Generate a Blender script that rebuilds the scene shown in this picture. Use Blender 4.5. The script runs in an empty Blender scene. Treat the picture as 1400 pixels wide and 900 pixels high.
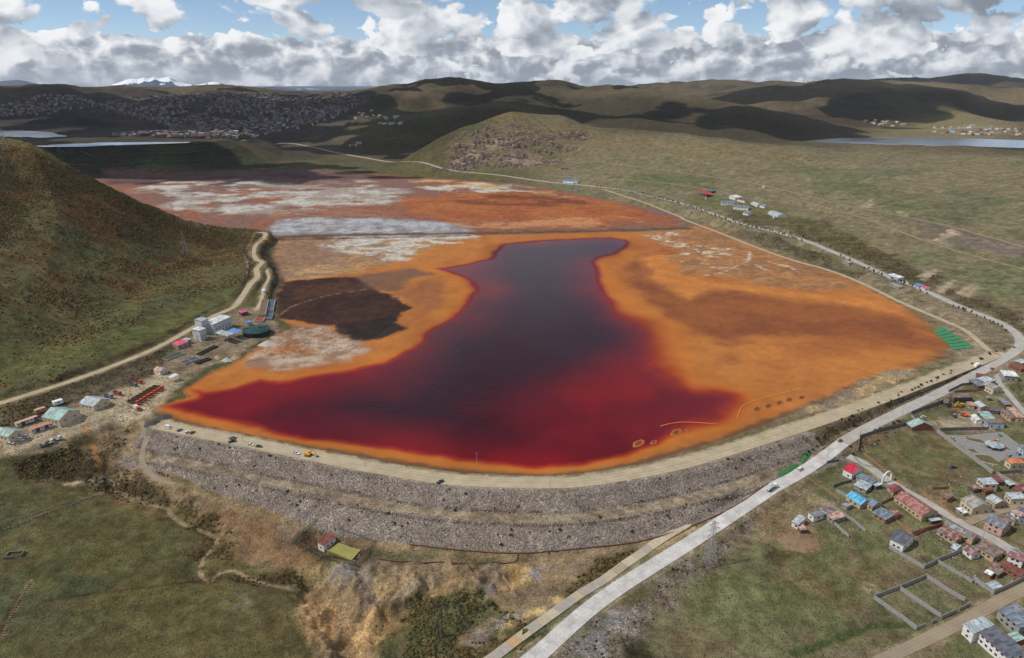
# Tailings lake below a dam on a high plateau: aerial view.
import bpy, bmesh, math, random, sys
import numpy as np
from mathutils import Vector, Matrix
random.seed(7)
SC = bpy.context.scene
COL = SC.collection
R = math.radians

# ------------------------------------------------------------------ camera, sky, sun, exposure
CAM_H = 230.0          # metres above the lake
PITCH = R(19.9)
FPX = 933.0            # focal length in pixels of the 1400 x 900 photograph
cam_d = bpy.data.cameras.new('camera')
cam = bpy.data.objects.new('camera', cam_d)
COL.objects.link(cam)
cam.location = (0, 0, CAM_H)
cam.rotation_euler = (math.pi / 2 - PITCH, 0, 0)
cam_d.sensor_width = 36.0
cam_d.lens = 36.0 * FPX / 1400.0
cam_d.clip_start = 1.0
cam_d.clip_end = 120000.0
SC.camera = cam

SUN_AZ = R(262)        # compass-like: 0 = +Y, 90 = +X, so the sun stands to the left
SUN_EL = R(50)
SUN_DIR = Vector((math.sin(SUN_AZ) * math.cos(SUN_EL), math.cos(SUN_AZ) * math.cos(SUN_EL), math.sin(SUN_EL)))
sun_d = bpy.data.lights.new('sun', 'SUN')
sun_d.energy = 3.6
sun_d.angle = R(0.53)
sun_d.color = (1.0, 0.955, 0.89)
sun = bpy.data.objects.new('sun', sun_d)
COL.objects.link(sun)
sun.rotation_euler = (-SUN_DIR).to_track_quat('-Z', 'Y').to_euler()
sun.location = (-2000, 0, 3000)

SC.view_settings.view_transform = 'Standard'
SC.view_settings.look = 'None'
SC.view_settings.gamma = 1.0
SC.view_settings.use_curve_mapping = False
SC.view_settings.exposure = 0.0
SC.cycles.use_denoising = True
SC.cycles.max_bounces = 5
SC.cycles.diffuse_bounces = 2
SC.cycles.glossy_bounces = 2
SC.cycles.transmission_bounces = 2
SC.cycles.transparent_max_bounces = 8
SC.cycles.volume_bounces = 0
SC.cycles.use_adaptive_sampling = True
SC.cycles.adaptive_threshold = 0.01


class NT:
    """small helper for writing node trees"""
    def __init__(s, tree):
        s.t = tree
        tree.nodes.clear()

    def n(s, kind, **kw):
        nd = s.t.nodes.new(kind)
        for k, v in kw.items():
            if k.startswith('i_'):
                nd.inputs[k[2:].replace('_', ' ')].default_value = v
            else:
                setattr(nd, k, v)
        return nd

    def link(s, a, b):
        s.t.links.new(a, b)

    def put(s, v, sock):
        if hasattr(v, 'links'):
            s.t.links.new(v, sock)
        elif isinstance(v, (int, float)) and sock.type == 'RGBA':
            sock.default_value = (v, v, v, 1)
        elif isinstance(v, (int, float)) and sock.type == 'VECTOR':
            sock.default_value = (v, v, v)
        elif isinstance(v, tuple) and len(v) == 3 and sock.type == 'RGBA':
            sock.default_value = (*v, 1)
        else:
            sock.default_value = v

    def math(s, op, a, b=0.0, c=None, clamp=False):
        nd = s.n('ShaderNodeMath', operation=op, use_clamp=clamp)
        s.put(a, nd.inputs[0]); s.put(b, nd.inputs[1])
        if c is not None:
            s.put(c, nd.inputs[2])
        return nd.outputs[0]

    def vmath(s, op, a, b=(0, 0, 0)):
        nd = s.n('ShaderNodeVectorMath', operation=op)
        s.put(a, nd.inputs[0])
        if op == 'SCALE':
            s.put(b, nd.inputs['Scale'])
        else:
            s.put(b, nd.inputs[1])
        return nd.outputs['Value'] if op in ('DOT_PRODUCT', 'LENGTH') else nd.outputs[0]

    def mix(s, fac, a, b, mode='MIX'):
        nd = s.n('ShaderNodeMix', data_type='RGBA', blend_type=mode)
        s.put(fac, nd.inputs[0]); s.put(a, nd.inputs[6]); s.put(b, nd.inputs[7])
        return nd.outputs[2]

    def smooth(s, x, lo, hi, a=0.0, b=1.0):
        nd = s.n('ShaderNodeMapRange', interpolation_type='SMOOTHSTEP')
        s.put(x, nd.inputs['Value'])
        s.put(lo, nd.inputs['From Min']); s.put(hi, nd.inputs['From Max'])
        s.put(a, nd.inputs['To Min']); s.put(b, nd.inputs['To Max'])
        return nd.outputs[0]

    def noise(s, vec, scale, detail=3.0, rough=0.5, dist=0.0, lac=2.0):
        nd = s.n('ShaderNodeTexNoise')
        if vec is not None:
            s.link(vec, nd.inputs['Vector'])
        nd.inputs['Scale'].default_value = scale
        nd.inputs['Detail'].default_value = detail
        nd.inputs['Roughness'].default_value = rough
        nd.inputs['Lacunarity'].default_value = lac
        nd.inputs['Distortion'].default_value = dist
        return nd.outputs['Fac']


# sky: physical sky with cumulus banks written into the world by direction
world = bpy.data.worlds.new('World')
SC.world = world
world.use_nodes = True
w = NT(world.node_tree)
sky = w.n('ShaderNodeTexSky', sky_type='NISHITA', sun_disc=False)
sky.sun_elevation = SUN_EL
sky.sun_rotation = SUN_AZ
sky.altitude = 4300
sky.air_density = 1.0
sky.dust_density = 0.25
sky.ozone_density = 1.0
SKY_STRENGTH = 0.11
tc = w.n('ShaderNodeTexCoord')
D = w.vmath('NORMALIZE', tc.outputs['Generated'])
sp = w.n('ShaderNodeSeparateXYZ'); w.link(D, sp.inputs[0])
EL = sp.outputs[2]                      # sine of the elevation


SKY_LAYERS = (
    # scale, flatness, seed, cover, fades in at, fades out at (sine of elevation), softness, step to the sun, shadow, light
(12.0, 1.45, 4.0, 0.80, (-0.12, -0.02), (0.040, 0.066), 0.09, 0.20, 0.38, 0.98),
    (7.0, 1.45, 9.6, 0.46, (0.015, 0.05), (0.085, 0.15), 0.09, 0.20, 0.32, 0.97),
    (3.8, 2.0, 15.0, 0.36, (0.06, 0.13), (2.0, 3.0), 0.12, 0.20, 0.32, 0.88))







def cloud_layer(scale, flat, seed, cover, lo, hi, soft, up, shade_lo, shade_hi):
    """one bank of cumulus: heaped rounded cells carried by broad noise, all by direction; lit crowns and grey
    bases from the density a little towards the sun. cover: larger = more cloud. Returns (alpha, brightness)"""
    def dens(dz, dx):
        v = w.vmath('MULTIPLY', D, (scale, scale, scale * flat))
        v = w.vmath('ADD', v, (seed * 3.1 + dx, seed * -1.7, seed * 0.9 + dz))
        wob = w.n('ShaderNodeTexNoise'); w.link(v, wob.inputs['Vector']); wob.inputs['Scale'].default_value = 1.0; wob.inputs['Detail'].default_value = 6.0
        wob.inputs['Roughness'].default_value = 0.55
        big = wob.outputs['Fac']
        vv = w.vmath('ADD', v, w.vmath('SCALE', w.vmath('SUBTRACT', wob.outputs['Color'], (0.5, 0.5, 0.5)), 1.1))
        cell = w.n('ShaderNodeTexVoronoi', feature='F1')
        w.link(vv, cell.inputs['Vector'])
        cell.inputs['Scale'].default_value = 2.1
        cell.inputs['Detail'].default_value = 1.0
        cell.inputs['Roughness'].default_value = 0.5
        cell.inputs['Lacunarity'].default_value = 2.4
        cd = cell.outputs['Distance']
        return w.math('SUBTRACT', w.math('MULTIPLY', big, 1.3), w.math('MULTIPLY', w.math('MULTIPLY', cd, cd), 0.46))
    d0 = dens(0.0, 0.0)
    d1 = dens(up, -up * 0.7)
    band = w.math('MULTIPLY', w.smooth(EL, lo[0], lo[1]), w.smooth(EL, hi[0], hi[1], 1.0, 0.0))
    if scale < 10:                       # a clearer stretch of sky to the left, as the wind has left it
        gap = w.math('ABSOLUTE', w.math('ADD', sp.outputs[0], 0.41))
        band = w.math('MULTIPLY', band, w.smooth(gap, 0.05, 0.20, 0.25, 1.0))
    th = w.math('SUBTRACT', 0.66, w.math('MULTIPLY', band, cover))
    thick = w.math('SUBTRACT', d0, th)
    a = w.smooth(thick, 0.0, soft)
    lit = w.math('SUBTRACT', d0, d1)
    b = w.math('ADD', w.math('MULTIPLY', lit, 1.45), w.math('SUBTRACT', 0.64, w.math('MULTIPLY', thick, 0.5)))
    b = w.smooth(b, 0.0, 1.0, shade_lo, shade_hi)
    return a, b


skycol = w.vmath('SCALE', sky.outputs[0], SKY_STRENGTH)
cur = skycol
for (scale, flat, seed, cover, lo, hi, soft, up, s0, s1) in SKY_LAYERS:
    a, b = cloud_layer(scale, flat, seed, cover, lo, hi, soft, up, s0, s1)
    cc = w.n('ShaderNodeCombineColor')
    w.link(w.math('MULTIPLY', b, w.math('ADD', w.math('MULTIPLY', b, 0.36), 0.62)), cc.inputs[0])
    w.link(w.math('MULTIPLY', b, w.math('ADD', w.math('MULTIPLY', b, 0.22), 0.77)), cc.inputs[1])
    w.link(b, cc.inputs[2])
    cur = w.mix(a, cur, cc.outputs[0])
bg = w.n('ShaderNodeBackground')
w.link(cur, bg.inputs['Color'])
bg.inputs['Strength'].default_value = 1.0
wo = w.n('ShaderNodeOutputWorld')
w.link(bg.outputs[0], wo.inputs['Surface'])
world.cycles.sampling_method = 'MANUAL'
world.cycles.sample_map_resolution = 512

# ------------------------------------------------------------------ maths helpers
def lin(c):
    """8-bit sRGB triple -> linear"""
    return tuple(((v / 255) / 12.92 if v / 255 <= 0.04045 else ((v / 255 + 0.055) / 1.055) ** 2.4) for v in c)


def ray(u, v):
    u = np.asarray(u, float); v = np.asarray(v, float)
    dx = (u - 700) / FPX; dy = (450 - v) / FPX
    cp, s_ = math.cos(PITCH), math.sin(PITCH)
    return np.stack([dx, cp + dy * s_, -s_ + dy * cp], -1)


def W(pts, z=0.0):
    """photograph pixels -> points of a level plane at height z"""
    p = np.asarray(pts, float).reshape(-1, 2)
    d = ray(p[:, 0], p[:, 1])
    t = (z - CAM_H) / d[:, 2]
    return np.stack([d[:, 0] * t, d[:, 1] * t], -1)


def far(u, v, dist):
    d = ray(u, v)
    t = dist / math.hypot(d[0], d[1])
    return (d[0] * t, d[1] * t, CAM_H + d[2] * t)


def sstep(x, a, b):
    t = np.clip((x - a) / (b - a), 0, 1)
    return t * t * (3 - 2 * t)


def _hash(ix, iy, seed):
    h = (ix.astype(np.int64) * 374761393 + iy.astype(np.int64) * 668265263 + seed * 1274126177) & 0x7fffffff
    h = ((h ^ (h >> 13)) * 1274126177) & 0x7fffffff
    return ((h ^ (h >> 16)) & 0xffff).astype(np.float32) / 65535.0


def vnoise(x, y, seed=0):
    ix = np.floor(x); iy = np.floor(y)
    fx = (x - ix).astype(np.float32); fy = (y - iy).astype(np.float32)
    fx = fx * fx * (3 - 2 * fx); fy = fy * fy * (3 - 2 * fy)
    a = _hash(ix, iy, seed); b = _hash(ix + 1, iy, seed)
    c = _hash(ix, iy + 1, seed); d = _hash(ix + 1, iy + 1, seed)
    return (a + (b - a) * fx) * (1 - fy) + (c + (d - c) * fx) * fy


def fbm(x, y, scale, octv=4, seed=0, gain=0.5):
    """value noise sum in -1..1; scale = size of the largest feature in metres"""
    s = np.zeros(np.shape(x), np.float32); amp = 1.0; tot = 0
    x = np.asarray(x, float) / scale; y = np.asarray(y, float) / scale
    for o in range(octv):
        s += amp * (vnoise(x, y, seed + o * 17) * 2 - 1); tot += amp
        x, y = (x * 0.8 - y * 0.6) * 2.03 + 11.3, (x * 0.6 + y * 0.8) * 2.03 - 7.1
        amp *= gain
    return s / tot


def seg_info(X, Y, poly, closed=False):
    """distance to a polyline, fraction index along it, signed side (right positive)"""
    p = np.asarray(poly, float)
    n = len(p)
    best = np.full(X.shape, 1e18); par = np.zeros(X.shape); side = np.zeros(X.shape)
    for i in range(n if closed else n - 1):
        a = p[i]; b = p[(i + 1) % n]
        ex, ey = b[0] - a[0], b[1] - a[1]
        L2 = ex * ex + ey * ey + 1e-9
        t = np.clip(((X - a[0]) * ex + (Y - a[1]) * ey) / L2, 0, 1)
        dx = X - a[0] - t * ex; dy = Y - a[1] - t * ey
        d = dx * dx + dy * dy
        m = d < best
        best = np.where(m, d, best); par = np.where(m, i + t, par)
        side = np.where(m, ex * dy - ey * dx, side)
    return np.sqrt(best), par, -np.sign(side)


def inside(X, Y, poly):
    p = np.asarray(poly, float); n = len(p)
    r = np.zeros(X.shape, bool)
    for i in range(n):
        x1, y1 = p[i]; x2, y2 = p[(i + 1) % n]
        if y1 == y2:
            continue
        c = ((y1 > Y) != (y2 > Y)) & (X < (x2 - x1) * (Y - y1) / (y2 - y1) + x1)
        r ^= c
    return r


def sdist(X, Y, poly, reach=200.0):
    """signed distance to a polygon, negative inside; +reach where farther away than that"""
    p = np.asarray(poly, float)
    out = np.full(X.shape, float(reach))
    m = (X > p[:, 0].min() - reach) & (X < p[:, 0].max() + reach) & (Y > p[:, 1].min() - reach) & (Y < p[:, 1].max() + reach)
    if not m.any():
        return out
    x, y = X[m], Y[m]
    d = seg_info(x, y, p, True)[0]
    out[m] = np.where(inside(x, y, p), -d, np.minimum(d, reach))
    return out


def smooth_line(pts, step=6.0):
    """Catmull-Rom through the points, resampled about every `step` metres"""
    p = np.asarray(pts, float)
    q = np.vstack([2 * p[0] - p[1], p, 2 * p[-1] - p[-2]])
    out = []
    for i in range(1, len(q) - 2):
        n = max(2, int(np.linalg.norm(q[i + 1][:2] - q[i][:2]) / step))
        for k in range(n):
            t = k / n
            out.append(0.5 * ((2 * q[i]) + (-q[i - 1] + q[i + 1]) * t + (2 * q[i - 1] - 5 * q[i] + 4 * q[i + 1] - q[i + 2]) * t * t
                              + (-q[i - 1] + 3 * q[i] - 3 * q[i + 1] + q[i + 2]) * t ** 3))
    out.append(p[-1])
    return np.array(out)
# ------------------------------------------------------------------ the lie of the land
BASIN = W([(212, 562), (235, 574), (270, 587), (330, 598), (400, 611), (466, 622), (530, 633), (600, 643), (680, 651), (750, 653),
           (820, 647), (880, 634), (940, 617), (1000, 598), (1060, 575), (1100, 560), (1140, 545), (1180, 524), (1210, 511), (1245, 507),
           (1282, 493), (1305, 482), (1322, 470), (1300, 455), (1279, 452), (1249, 428), (1225, 414), (1185, 394), (1145, 372), (1098, 357),
           (1064, 347), (1014, 327), (963, 307), (940, 299), (900, 288), (869, 281), (802, 268), (751, 259), (701, 251), (627, 246),
           (567, 243), (526, 239), (466, 235), (369, 233), (235, 238), (130, 243), (130, 260), (250, 305), (345, 322), (366, 316),
           (379, 329), (372, 350), (388, 387), (380, 397), (381, 434), (403, 449), (352, 477), (336, 490), (279, 517), (252, 536),
           (258, 545), (222, 555)], 0.0)
CREST = smooth_line(W([(178, 572), (205, 578), (260, 590), (330, 603), (400, 618), (466, 631), (540, 645), (620, 656), (700, 660), (780, 660), (860, 649),
                       (940, 632), (1020, 608), (1100, 582), (1180, 554), (1250, 528), (1310, 505), (1362, 485)], 3.0), 12.0)
CTRL = [  # (u, v, z): spot heights read off the photograph
    (700, 500, 0), (500, 300, 0), (1000, 450, 0), (215, 560, 1), (466, 622, 1), (750, 650, 1), (1000, 600, 1), (1200, 520, 1), (1296, 476, 1),
    (1180, 393, 1), (1014, 328, 1), (930, 297, 1), (800, 266, 1), (627, 244, 1), (466, 235, 2), (235, 238, 2), (380, 330, 2), (380, 430, 2), (340, 490, 1),
    (228, 662, -7), (330, 692, -10), (430, 715, -11.5), (560, 748, -12), (700, 757, -12), (870, 742, -11), (1000, 692, -9), (1080, 640, -6), (1180, 590, -3.4),
    (1300, 525, -0.5), (480, 800, -15), (450, 900, -20), (540, 890, -19), (600, 840, -14.5), (700, 800, -13.5), (800, 760, -12), (650, 895, -15),
    (0, 640, -4), (100, 660, -8), (150, 665, -10), (250, 692, -12), (290, 750, -15), (400, 795, -16.5), (100, 800, -9), (0, 800, -7), (200, 900, -12), (0, 900, -8),
    (350, 860, -13), (50, 700, -6), (150, 730, -9), (420, 870, -15), (100, 575, 0.5), (0, 615, -1.5), (200, 530, 1), (60, 560, 1), (20, 590, 0), (330, 440, 3), (290, 470, 2),
    (0, 551, 4), (100, 519, 4), (200, 480, 4), (320, 418, 5), (345, 350, 7), (350, 322, 9), (-200, 600, 6), (-200, 900, -6),
    (727, 900, -13), (850, 802, -11.5), (1000, 705, -9.5), (1110, 636, -6.5), (1160, 601, -5), (1230, 563, -3), (1330, 514, 0), (1395, 478, 3), (1389, 455, 4.5),
    (1299, 413, 7), (1210, 376, 8), (1103, 330, 9), (1004, 305, 9), (930, 279, 9), (855, 258, 8), (757, 250, 6), (640, 235, 5), (550, 221, 6), (470, 206, 7),
    (1000, 760, -11), (900, 850, -13.5), (1000, 890, -14.5), (1200, 890, -15.5), (1400, 890, -16.5), (1250, 740, -10.5), (1400, 760, -11.5), (1200, 680, -8), (1350, 640, -6.5),
    (1250, 610, -6), (1320, 560, -3.6), (1400, 560, -2), (1400, 520, 1), (1600, 600, 2), (1600, 800, -8),
    (1400, 400, 14), (1400, 360, 25), (1400, 330, 33), (1300, 330, 25), (1200, 320, 20), (1100, 300, 17), (1000, 270, 17), (1400, 260, 44), (1250, 250, 42), (1100, 240, 38), (950, 230, 36),
    (1400, 230, 46), (1250, 227, 46), (1120, 219, 50), (1000, 207, 62), (800, 225, 30), (860, 235, 26), (700, 225, 18), (1600, 300, 50)]
_cp = np.array([[*W([(u, v)], z)[0], z] for u, v, z in CTRL] + [(-440, 900, 4), (-600, 820, 4), (-450, 640, 4), (-520, 430, 4), (-700, 600, 4), (-380, 800, 4), (-380, 950, 3), (-800, 300, 4), (-330, 560, 5)])
_ck = 35.0


def _mq(X, Y):
    s = np.zeros(X.shape)
    for (x, y), wgt in zip(_cp[:, :2], _cw[:-1]):
        s += wgt * np.sqrt((X - x) ** 2 + (Y - y) ** 2 + _ck * _ck)
    return s + _cw[-1]


_n = len(_cp)
_A = np.zeros((_n + 1, _n + 1))
_A[:_n, :_n] = np.sqrt(((_cp[:, None, :2] - _cp[None, :, :2]) ** 2).sum(-1) + _ck * _ck)
_A[:_n, _n] = 1; _A[_n, :_n] = 1
_cw = np.linalg.solve(_A - np.diag([2.0] * _n + [0]), np.append(_cp[:, 2], 0))

# ridges: (u, v, horizontal distance, slope) of the skyline of each hill
RIDGES = [
    ('left hill', 22, [('w', -722, 150, 150, .41), ('w', -745, 450, 162, .42), ('w', -770, 690, 168, .45), (-60, 168, 1150, .48), (0, 187, 1120, .50), (40, 195, 1100, .50), (60, 205, 1085, .52), (100, 229, 1070, .54), (160, 261, 1060, .55), (250, 299, 1075, .6), (345, 319, 1130, .6)]),
    ('cliff ridge', 30, [(596, 232, 1900, .5), (606, 215, 1950, .55), (625, 193, 2000, .55), (650, 170, 2080, .5), (700, 152, 2150, .5), (760, 158, 2200, .45), (800, 170, 2200, .35), (860, 178, 2150, .22), (960, 187, 2050, .15), (1050, 200, 1960, .12), (1120, 213, 1880, .10), (1250, 222, 1830, .08), (1400, 219, 1800, .08), (1700, 205, 1800, .08)]),
    ('dark slope', 80, [(490, 172, 3500, .2), (560, 164, 3300, .2), (640, 147, 3050, .22), (690, 140, 3000, .22), (760, 150, 2950, .2), (850, 160, 2900, .16), (960, 172, 2800, .12), (1060, 182, 2650, .10)]),
    ('mast hill', 60, [(400, 142, 4900, .2), (466, 126, 4800, .22), (500, 121, 4650, .26), (560, 113, 4550, .28), (600, 107, 4500, .28), (619, 104, 4500, .28), (647, 113, 4500, .28), (700, 114, 4600, .28), (755, 110, 4700, .28), (785, 117, 4700, .26), (845, 116, 4500, .26), (886, 123, 4300, .24), (936, 131, 4100, .22), (1020, 146, 3800, .2), (1080, 160, 3600, .2)]),
    ('dark dome', 90, [(990, 158, 5300, .2), (1020, 140, 5400, .2), (1060, 123, 5500, .2), (1100, 111, 5500, .2), (1140, 107, 5500, .2), (1180, 110, 5600, .2), (1230, 114, 5600, .2), (1300, 125, 5400, .18), (1370, 138, 5100, .16)]),
    ('plateau', 200, [(1150, 112, 7400, .09), (1220, 110, 7500, .09), (1320, 116, 7300, .09), (1420, 121, 7000, .09), (1600, 124, 7000, .09)]),
    ('far right', 120, [(780, 121, 9500, .15), (860, 117, 9300, .15), (900, 113, 9000, .15), (945, 116, 8600, .15), (975, 108, 8200, .15), (1000, 109, 8200, .15), (1030, 116, 8300, .15), (1062, 110, 9300, .15), (1085, 116, 9300, .15)]),
    ('far blue', 160, [(1180, 109, 12500, .16), (1240, 105, 12500, .16), (1290, 107, 12500, .16), (1330, 100, 12500, .16), (1362, 106, 12500, .16), (1400, 107, 12500, .16), (1500, 103, 12500, .16), (1700, 108, 12500, .16)]),
    ('town hill', 150, [(-300, 120, 5600, .10), (-100, 124, 5600, .10), (0, 124, 5500, .10), (40, 122, 5400, .10), (70, 116, 5300, .12), (100, 122, 5300, .10), (150, 116, 5300, .11), (200, 119, 5300, .10), (260, 121, 5300, .10), (290, 117, 5300, .11), (330, 123, 5200, .10), (380, 125, 5200, .10), (430, 127, 5200, .09), (480, 127, 5000, .09)]),
    ('blue range', 150, [(-400, 108, 24000, .25), (-100, 112, 24000, .25), (0, 111, 24000, .3), (22, 109, 24000, .3), (35, 112, 24000, .3), (60, 117, 24000, .3), (80, 122, 24000, .3)]),
]
TIER = np.array([*W([(-260, 205), (-60, 200), (80, 199), (200, 198), (312, 192)], 64.0), *W([(330, 181), (200, 176), (0, 168), (-260, 165)], 64.0)])


def macro(X, Y):
    r = np.hypot(X, Y)
    k = 1 - sstep(r, 2300, 3300)
    z = np.zeros(X.shape)
    m = k > 0
    z[m] = _mq(X[m], Y[m]) * k[m]
    z += 6 * (1 - k)
    n1 = fbm(X, Y, 420.0, 4, 3)
    n2 = fbm(X, Y, 1300.0, 4, 8)
    for name, c, pts in RIDGES:
        q = np.array([p_[1:] if p_[0] == 'w' else (*far(*p_[:3]), p_[3]) for p_ in pts])
        reach = 1.7 * q[:, 2].max() / q[:, 3].min() + 400
        sel = (X > q[:, 0].min() - reach) & (X < q[:, 0].max() + reach) & (Y > q[:, 1].min() - reach) & (Y < q[:, 1].max() + reach)
        if not sel.any():
            continue
        x, y = X[sel], Y[sel]
        f_ = 1 + (0.10 * n1[sel] if name == 'left hill' else 0.30 * n1[sel] + 0.20 * n2[sel])
        h = np.full(x.shape, -1e9); d = np.full(x.shape, 1e9)
        for a, b in zip(q[:-1], q[1:]):
            ex, ey = b[0] - a[0], b[1] - a[1]
            t = np.clip(((x - a[0]) * ex + (y - a[1]) * ey) / (ex * ex + ey * ey), 0, 1)
            di = np.hypot(x - a[0] - t * ex, y - a[1] - t * ey)
            d = np.minimum(d, di)
            dn = di * f_
            h = np.maximum(h, a[2] + (b[2] - a[2]) * t - (a[3] + (b[3] - a[3]) * t) * (np.sqrt(dn * dn + c * c) - c))
        if name == 'left hill':            # the far side drops away more steeply
            o_ = np.argsort(q[3:, 0])
            yr = np.interp(x, q[3:, 0][o_], q[3:, 1][o_])
            zc = np.interp(x, q[3:, 0][o_], q[3:, 2][o_])
            h = np.minimum(h, zc) - 1.0 * np.maximum(y - yr, 0)
        # gullies that run down the slope, none on the skyline itself
        rel = np.clip(d / 350.0, 0, 1)
        if name not in ('left hill', 'cliff ridge'):
            gul = 1 - np.abs(fbm(x, y, 520.0, 4, 31))
            h += rel * (gul - 0.8) * np.clip(h, 0, 260) * 0.35
        zz = z[sel]
        kk = 26.0 if name == 'left hill' else 6.0
        dd = np.clip(0.5 + 0.5 * (h - zz) / kk, 0, 1)
        z[sel] = zz * (1 - dd) + h * dd + kk * dd * (1 - dd)
    # the other impoundment behind, with terraced banks
    sd = sdist(X, Y, TIER, 260.0)
    h = 64 - 0.42 * np.maximum(sd, 0)
    h = np.where(sd > 0, h, 64)
    h = np.where(sd > 245, -99, h)
    z = np.where(sd < 0, np.where(r < 2600, 64, np.maximum(z, 64)), np.maximum(z, h))
    return z


# ------------------------------------------------------------------ one sheet of ground, finer where it is near
NC = 960
az = np.linspace(R(-52), R(52), NC)
rr = [185.0]
while rr[-1] < 1000:
    rr.append(rr[-1] + min((rr[-1] ** 2 + 52900) / 150000.0, 0.0058 * rr[-1]))
while rr[-1] < 42000:
    rr.append(rr[-1] * (1.0058 if rr[-1] < 6500 else (1.006 if 23300 < rr[-1] < 24600 or 32800 < rr[-1] < 35000 else 1.02)))
rr = np.array(rr); NR = len(rr)
GX = rr[:, None] * np.sin(az)[None, :]
GY = rr[:, None] * np.cos(az)[None, :]
Z = macro(GX, GY)
SDB = sdist(GX, GY, BASIN, 200.0)
# basin floor is level; banks rise away from it
kb = sstep(SDB, -2, 26)
hillz = Z.copy()
Z = np.where(SDB < 26, Z * kb + 0.12 * (1 - kb), Z)
# dam: crest, two stepped faces with a berm between them
dC = np.full(Z.shape, 999.0); pC = np.zeros(Z.shape); sC = np.zeros(Z.shape)
_m = (GX > CREST[:, 0].min() - 110) & (GX < CREST[:, 0].max() + 110) & (GY > CREST[:, 1].min() - 110) & (GY < CREST[:, 1].max() + 110)
dC[_m], pC[_m], sC[_m] = seg_info(GX[_m], GY[_m], CREST)
out = dC * sC                                   # > 0 on the downstream side
do = np.maximum(out - 6.5, 0)
prof = np.where(do < 13.8, do / 2, np.where(do < 24.5, 6.9, 6.9 + (do - 24.5) / 2))
endk = sstep(pC, 1.0, 6.0) * (1 - sstep(pC, len(CREST) - 12, len(CREST) - 2))
zin = 3.0 - np.clip((-out - 6.5) / 2.2, 0, 99)
zdam = np.where(out > 0, 3.0 - prof, zin)
zdam = np.where(dC < 95, zdam, -99)
ZB = Z.copy()
Z = np.maximum(Z, np.where(endk > 0, zdam * endk + Z * (1 - endk), Z))
DAMFACE = (out > 6.0) & (dC < 95) & (Z > ZB + 0.25)


def fan(x, y):
    """fractional row / column of ground points"""
    r_ = np.hypot(x, y); a_ = np.arctan2(x, y)
    ci = np.clip((a_ - az[0]) / (az[1] - az[0]), 0, NC - 1.001)
    ri = np.clip(np.interp(r_, rr, np.arange(NR)), 0, NR - 1.001)
    return ri, ci


def grid_line(ln, reach):
    """distance of every ground vertex from a line (999 where farther than `reach`) and the place along it"""
    D_ = np.full(Z.shape, 999.0); P_ = np.zeros(Z.shape)
    ln = np.asarray(ln)[:, :2]
    rl = np.hypot(ln[:, 0], ln[:, 1]); al = np.arctan2(ln[:, 0], ln[:, 1])
    for k in range(len(ln) - 1):
        r0, r1 = min(rl[k], rl[k + 1]) - reach, max(rl[k], rl[k + 1]) + reach
        da = reach / max(min(rl[k], rl[k + 1]) - reach, 100.0)
        i0, i1 = np.searchsorted(rr, (r0, r1)); j0, j1 = np.searchsorted(az, (min(al[k], al[k + 1]) - da, max(al[k], al[k + 1]) + da))
        if i1 <= i0 or j1 <= j0:
            continue
        s_ = (slice(max(i0 - 1, 0), i1 + 1), slice(max(j0 - 1, 0), j1 + 1))
        ex, ey = ln[k + 1] - ln[k]
        t_ = np.clip(((GX[s_] - ln[k, 0]) * ex + (GY[s_] - ln[k, 1]) * ey) / (ex * ex + ey * ey + 1e-9), 0, 1)
        d_ = np.hypot(GX[s_] - ln[k, 0] - t_ * ex, GY[s_] - ln[k, 1] - t_ * ey)
        m_ = d_ < D_[s_]
        D_[s_] = np.where(m_, d_, D_[s_]); P_[s_] = np.where(m_, k + t_, P_[s_])
    return D_, P_


def ground(x, y):
    x = np.asarray(x, float); y = np.asarray(y, float)
    ri, ci = fan(x, y)
    i = ri.astype(int); j = ci.astype(int); a = ri - i; b = ci - j
    return (Z[i, j] * (1 - b) + Z[i, j + 1] * b) * (1 - a) + (Z[i + 1, j] * (1 - b) + Z[i + 1, j + 1] * b) * a


def A(pts, lift=0.0):
    """photograph pixels -> where the ray meets the ground (plus `lift` metres above it), as x, y, z"""
    p = np.asarray(pts, float).reshape(-1, 2)
    o = []
    for u, v in p:
        d = ray(u, v)
        hyp = math.hypot(d[0], d[1])
        ci = (math.atan2(d[0], d[1]) - az[0]) / (az[1] - az[0])
        ci = min(max(ci, 0), NC - 1.001); j = int(ci); b = ci - j
        prof_ = Z[:, j] * (1 - b) + Z[:, j + 1] * b + lift
        gap = CAM_H + d[2] / hyp * rr - prof_
        hit = np.where(gap < 0)[0]
        k = hit[0] if len(hit) else NR - 1
        if k == 0:
            r_ = rr[0]
        else:
            t = gap[k - 1] / (gap[k - 1] - gap[k] + 1e-12)
            r_ = rr[k - 1] + t * (rr[k] - rr[k - 1])
        x, y = d[0] / hyp * r_, d[1] / hyp * r_
        o.append((x, y, CAM_H + d[2] / hyp * r_))
    return np.array(o)


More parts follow.
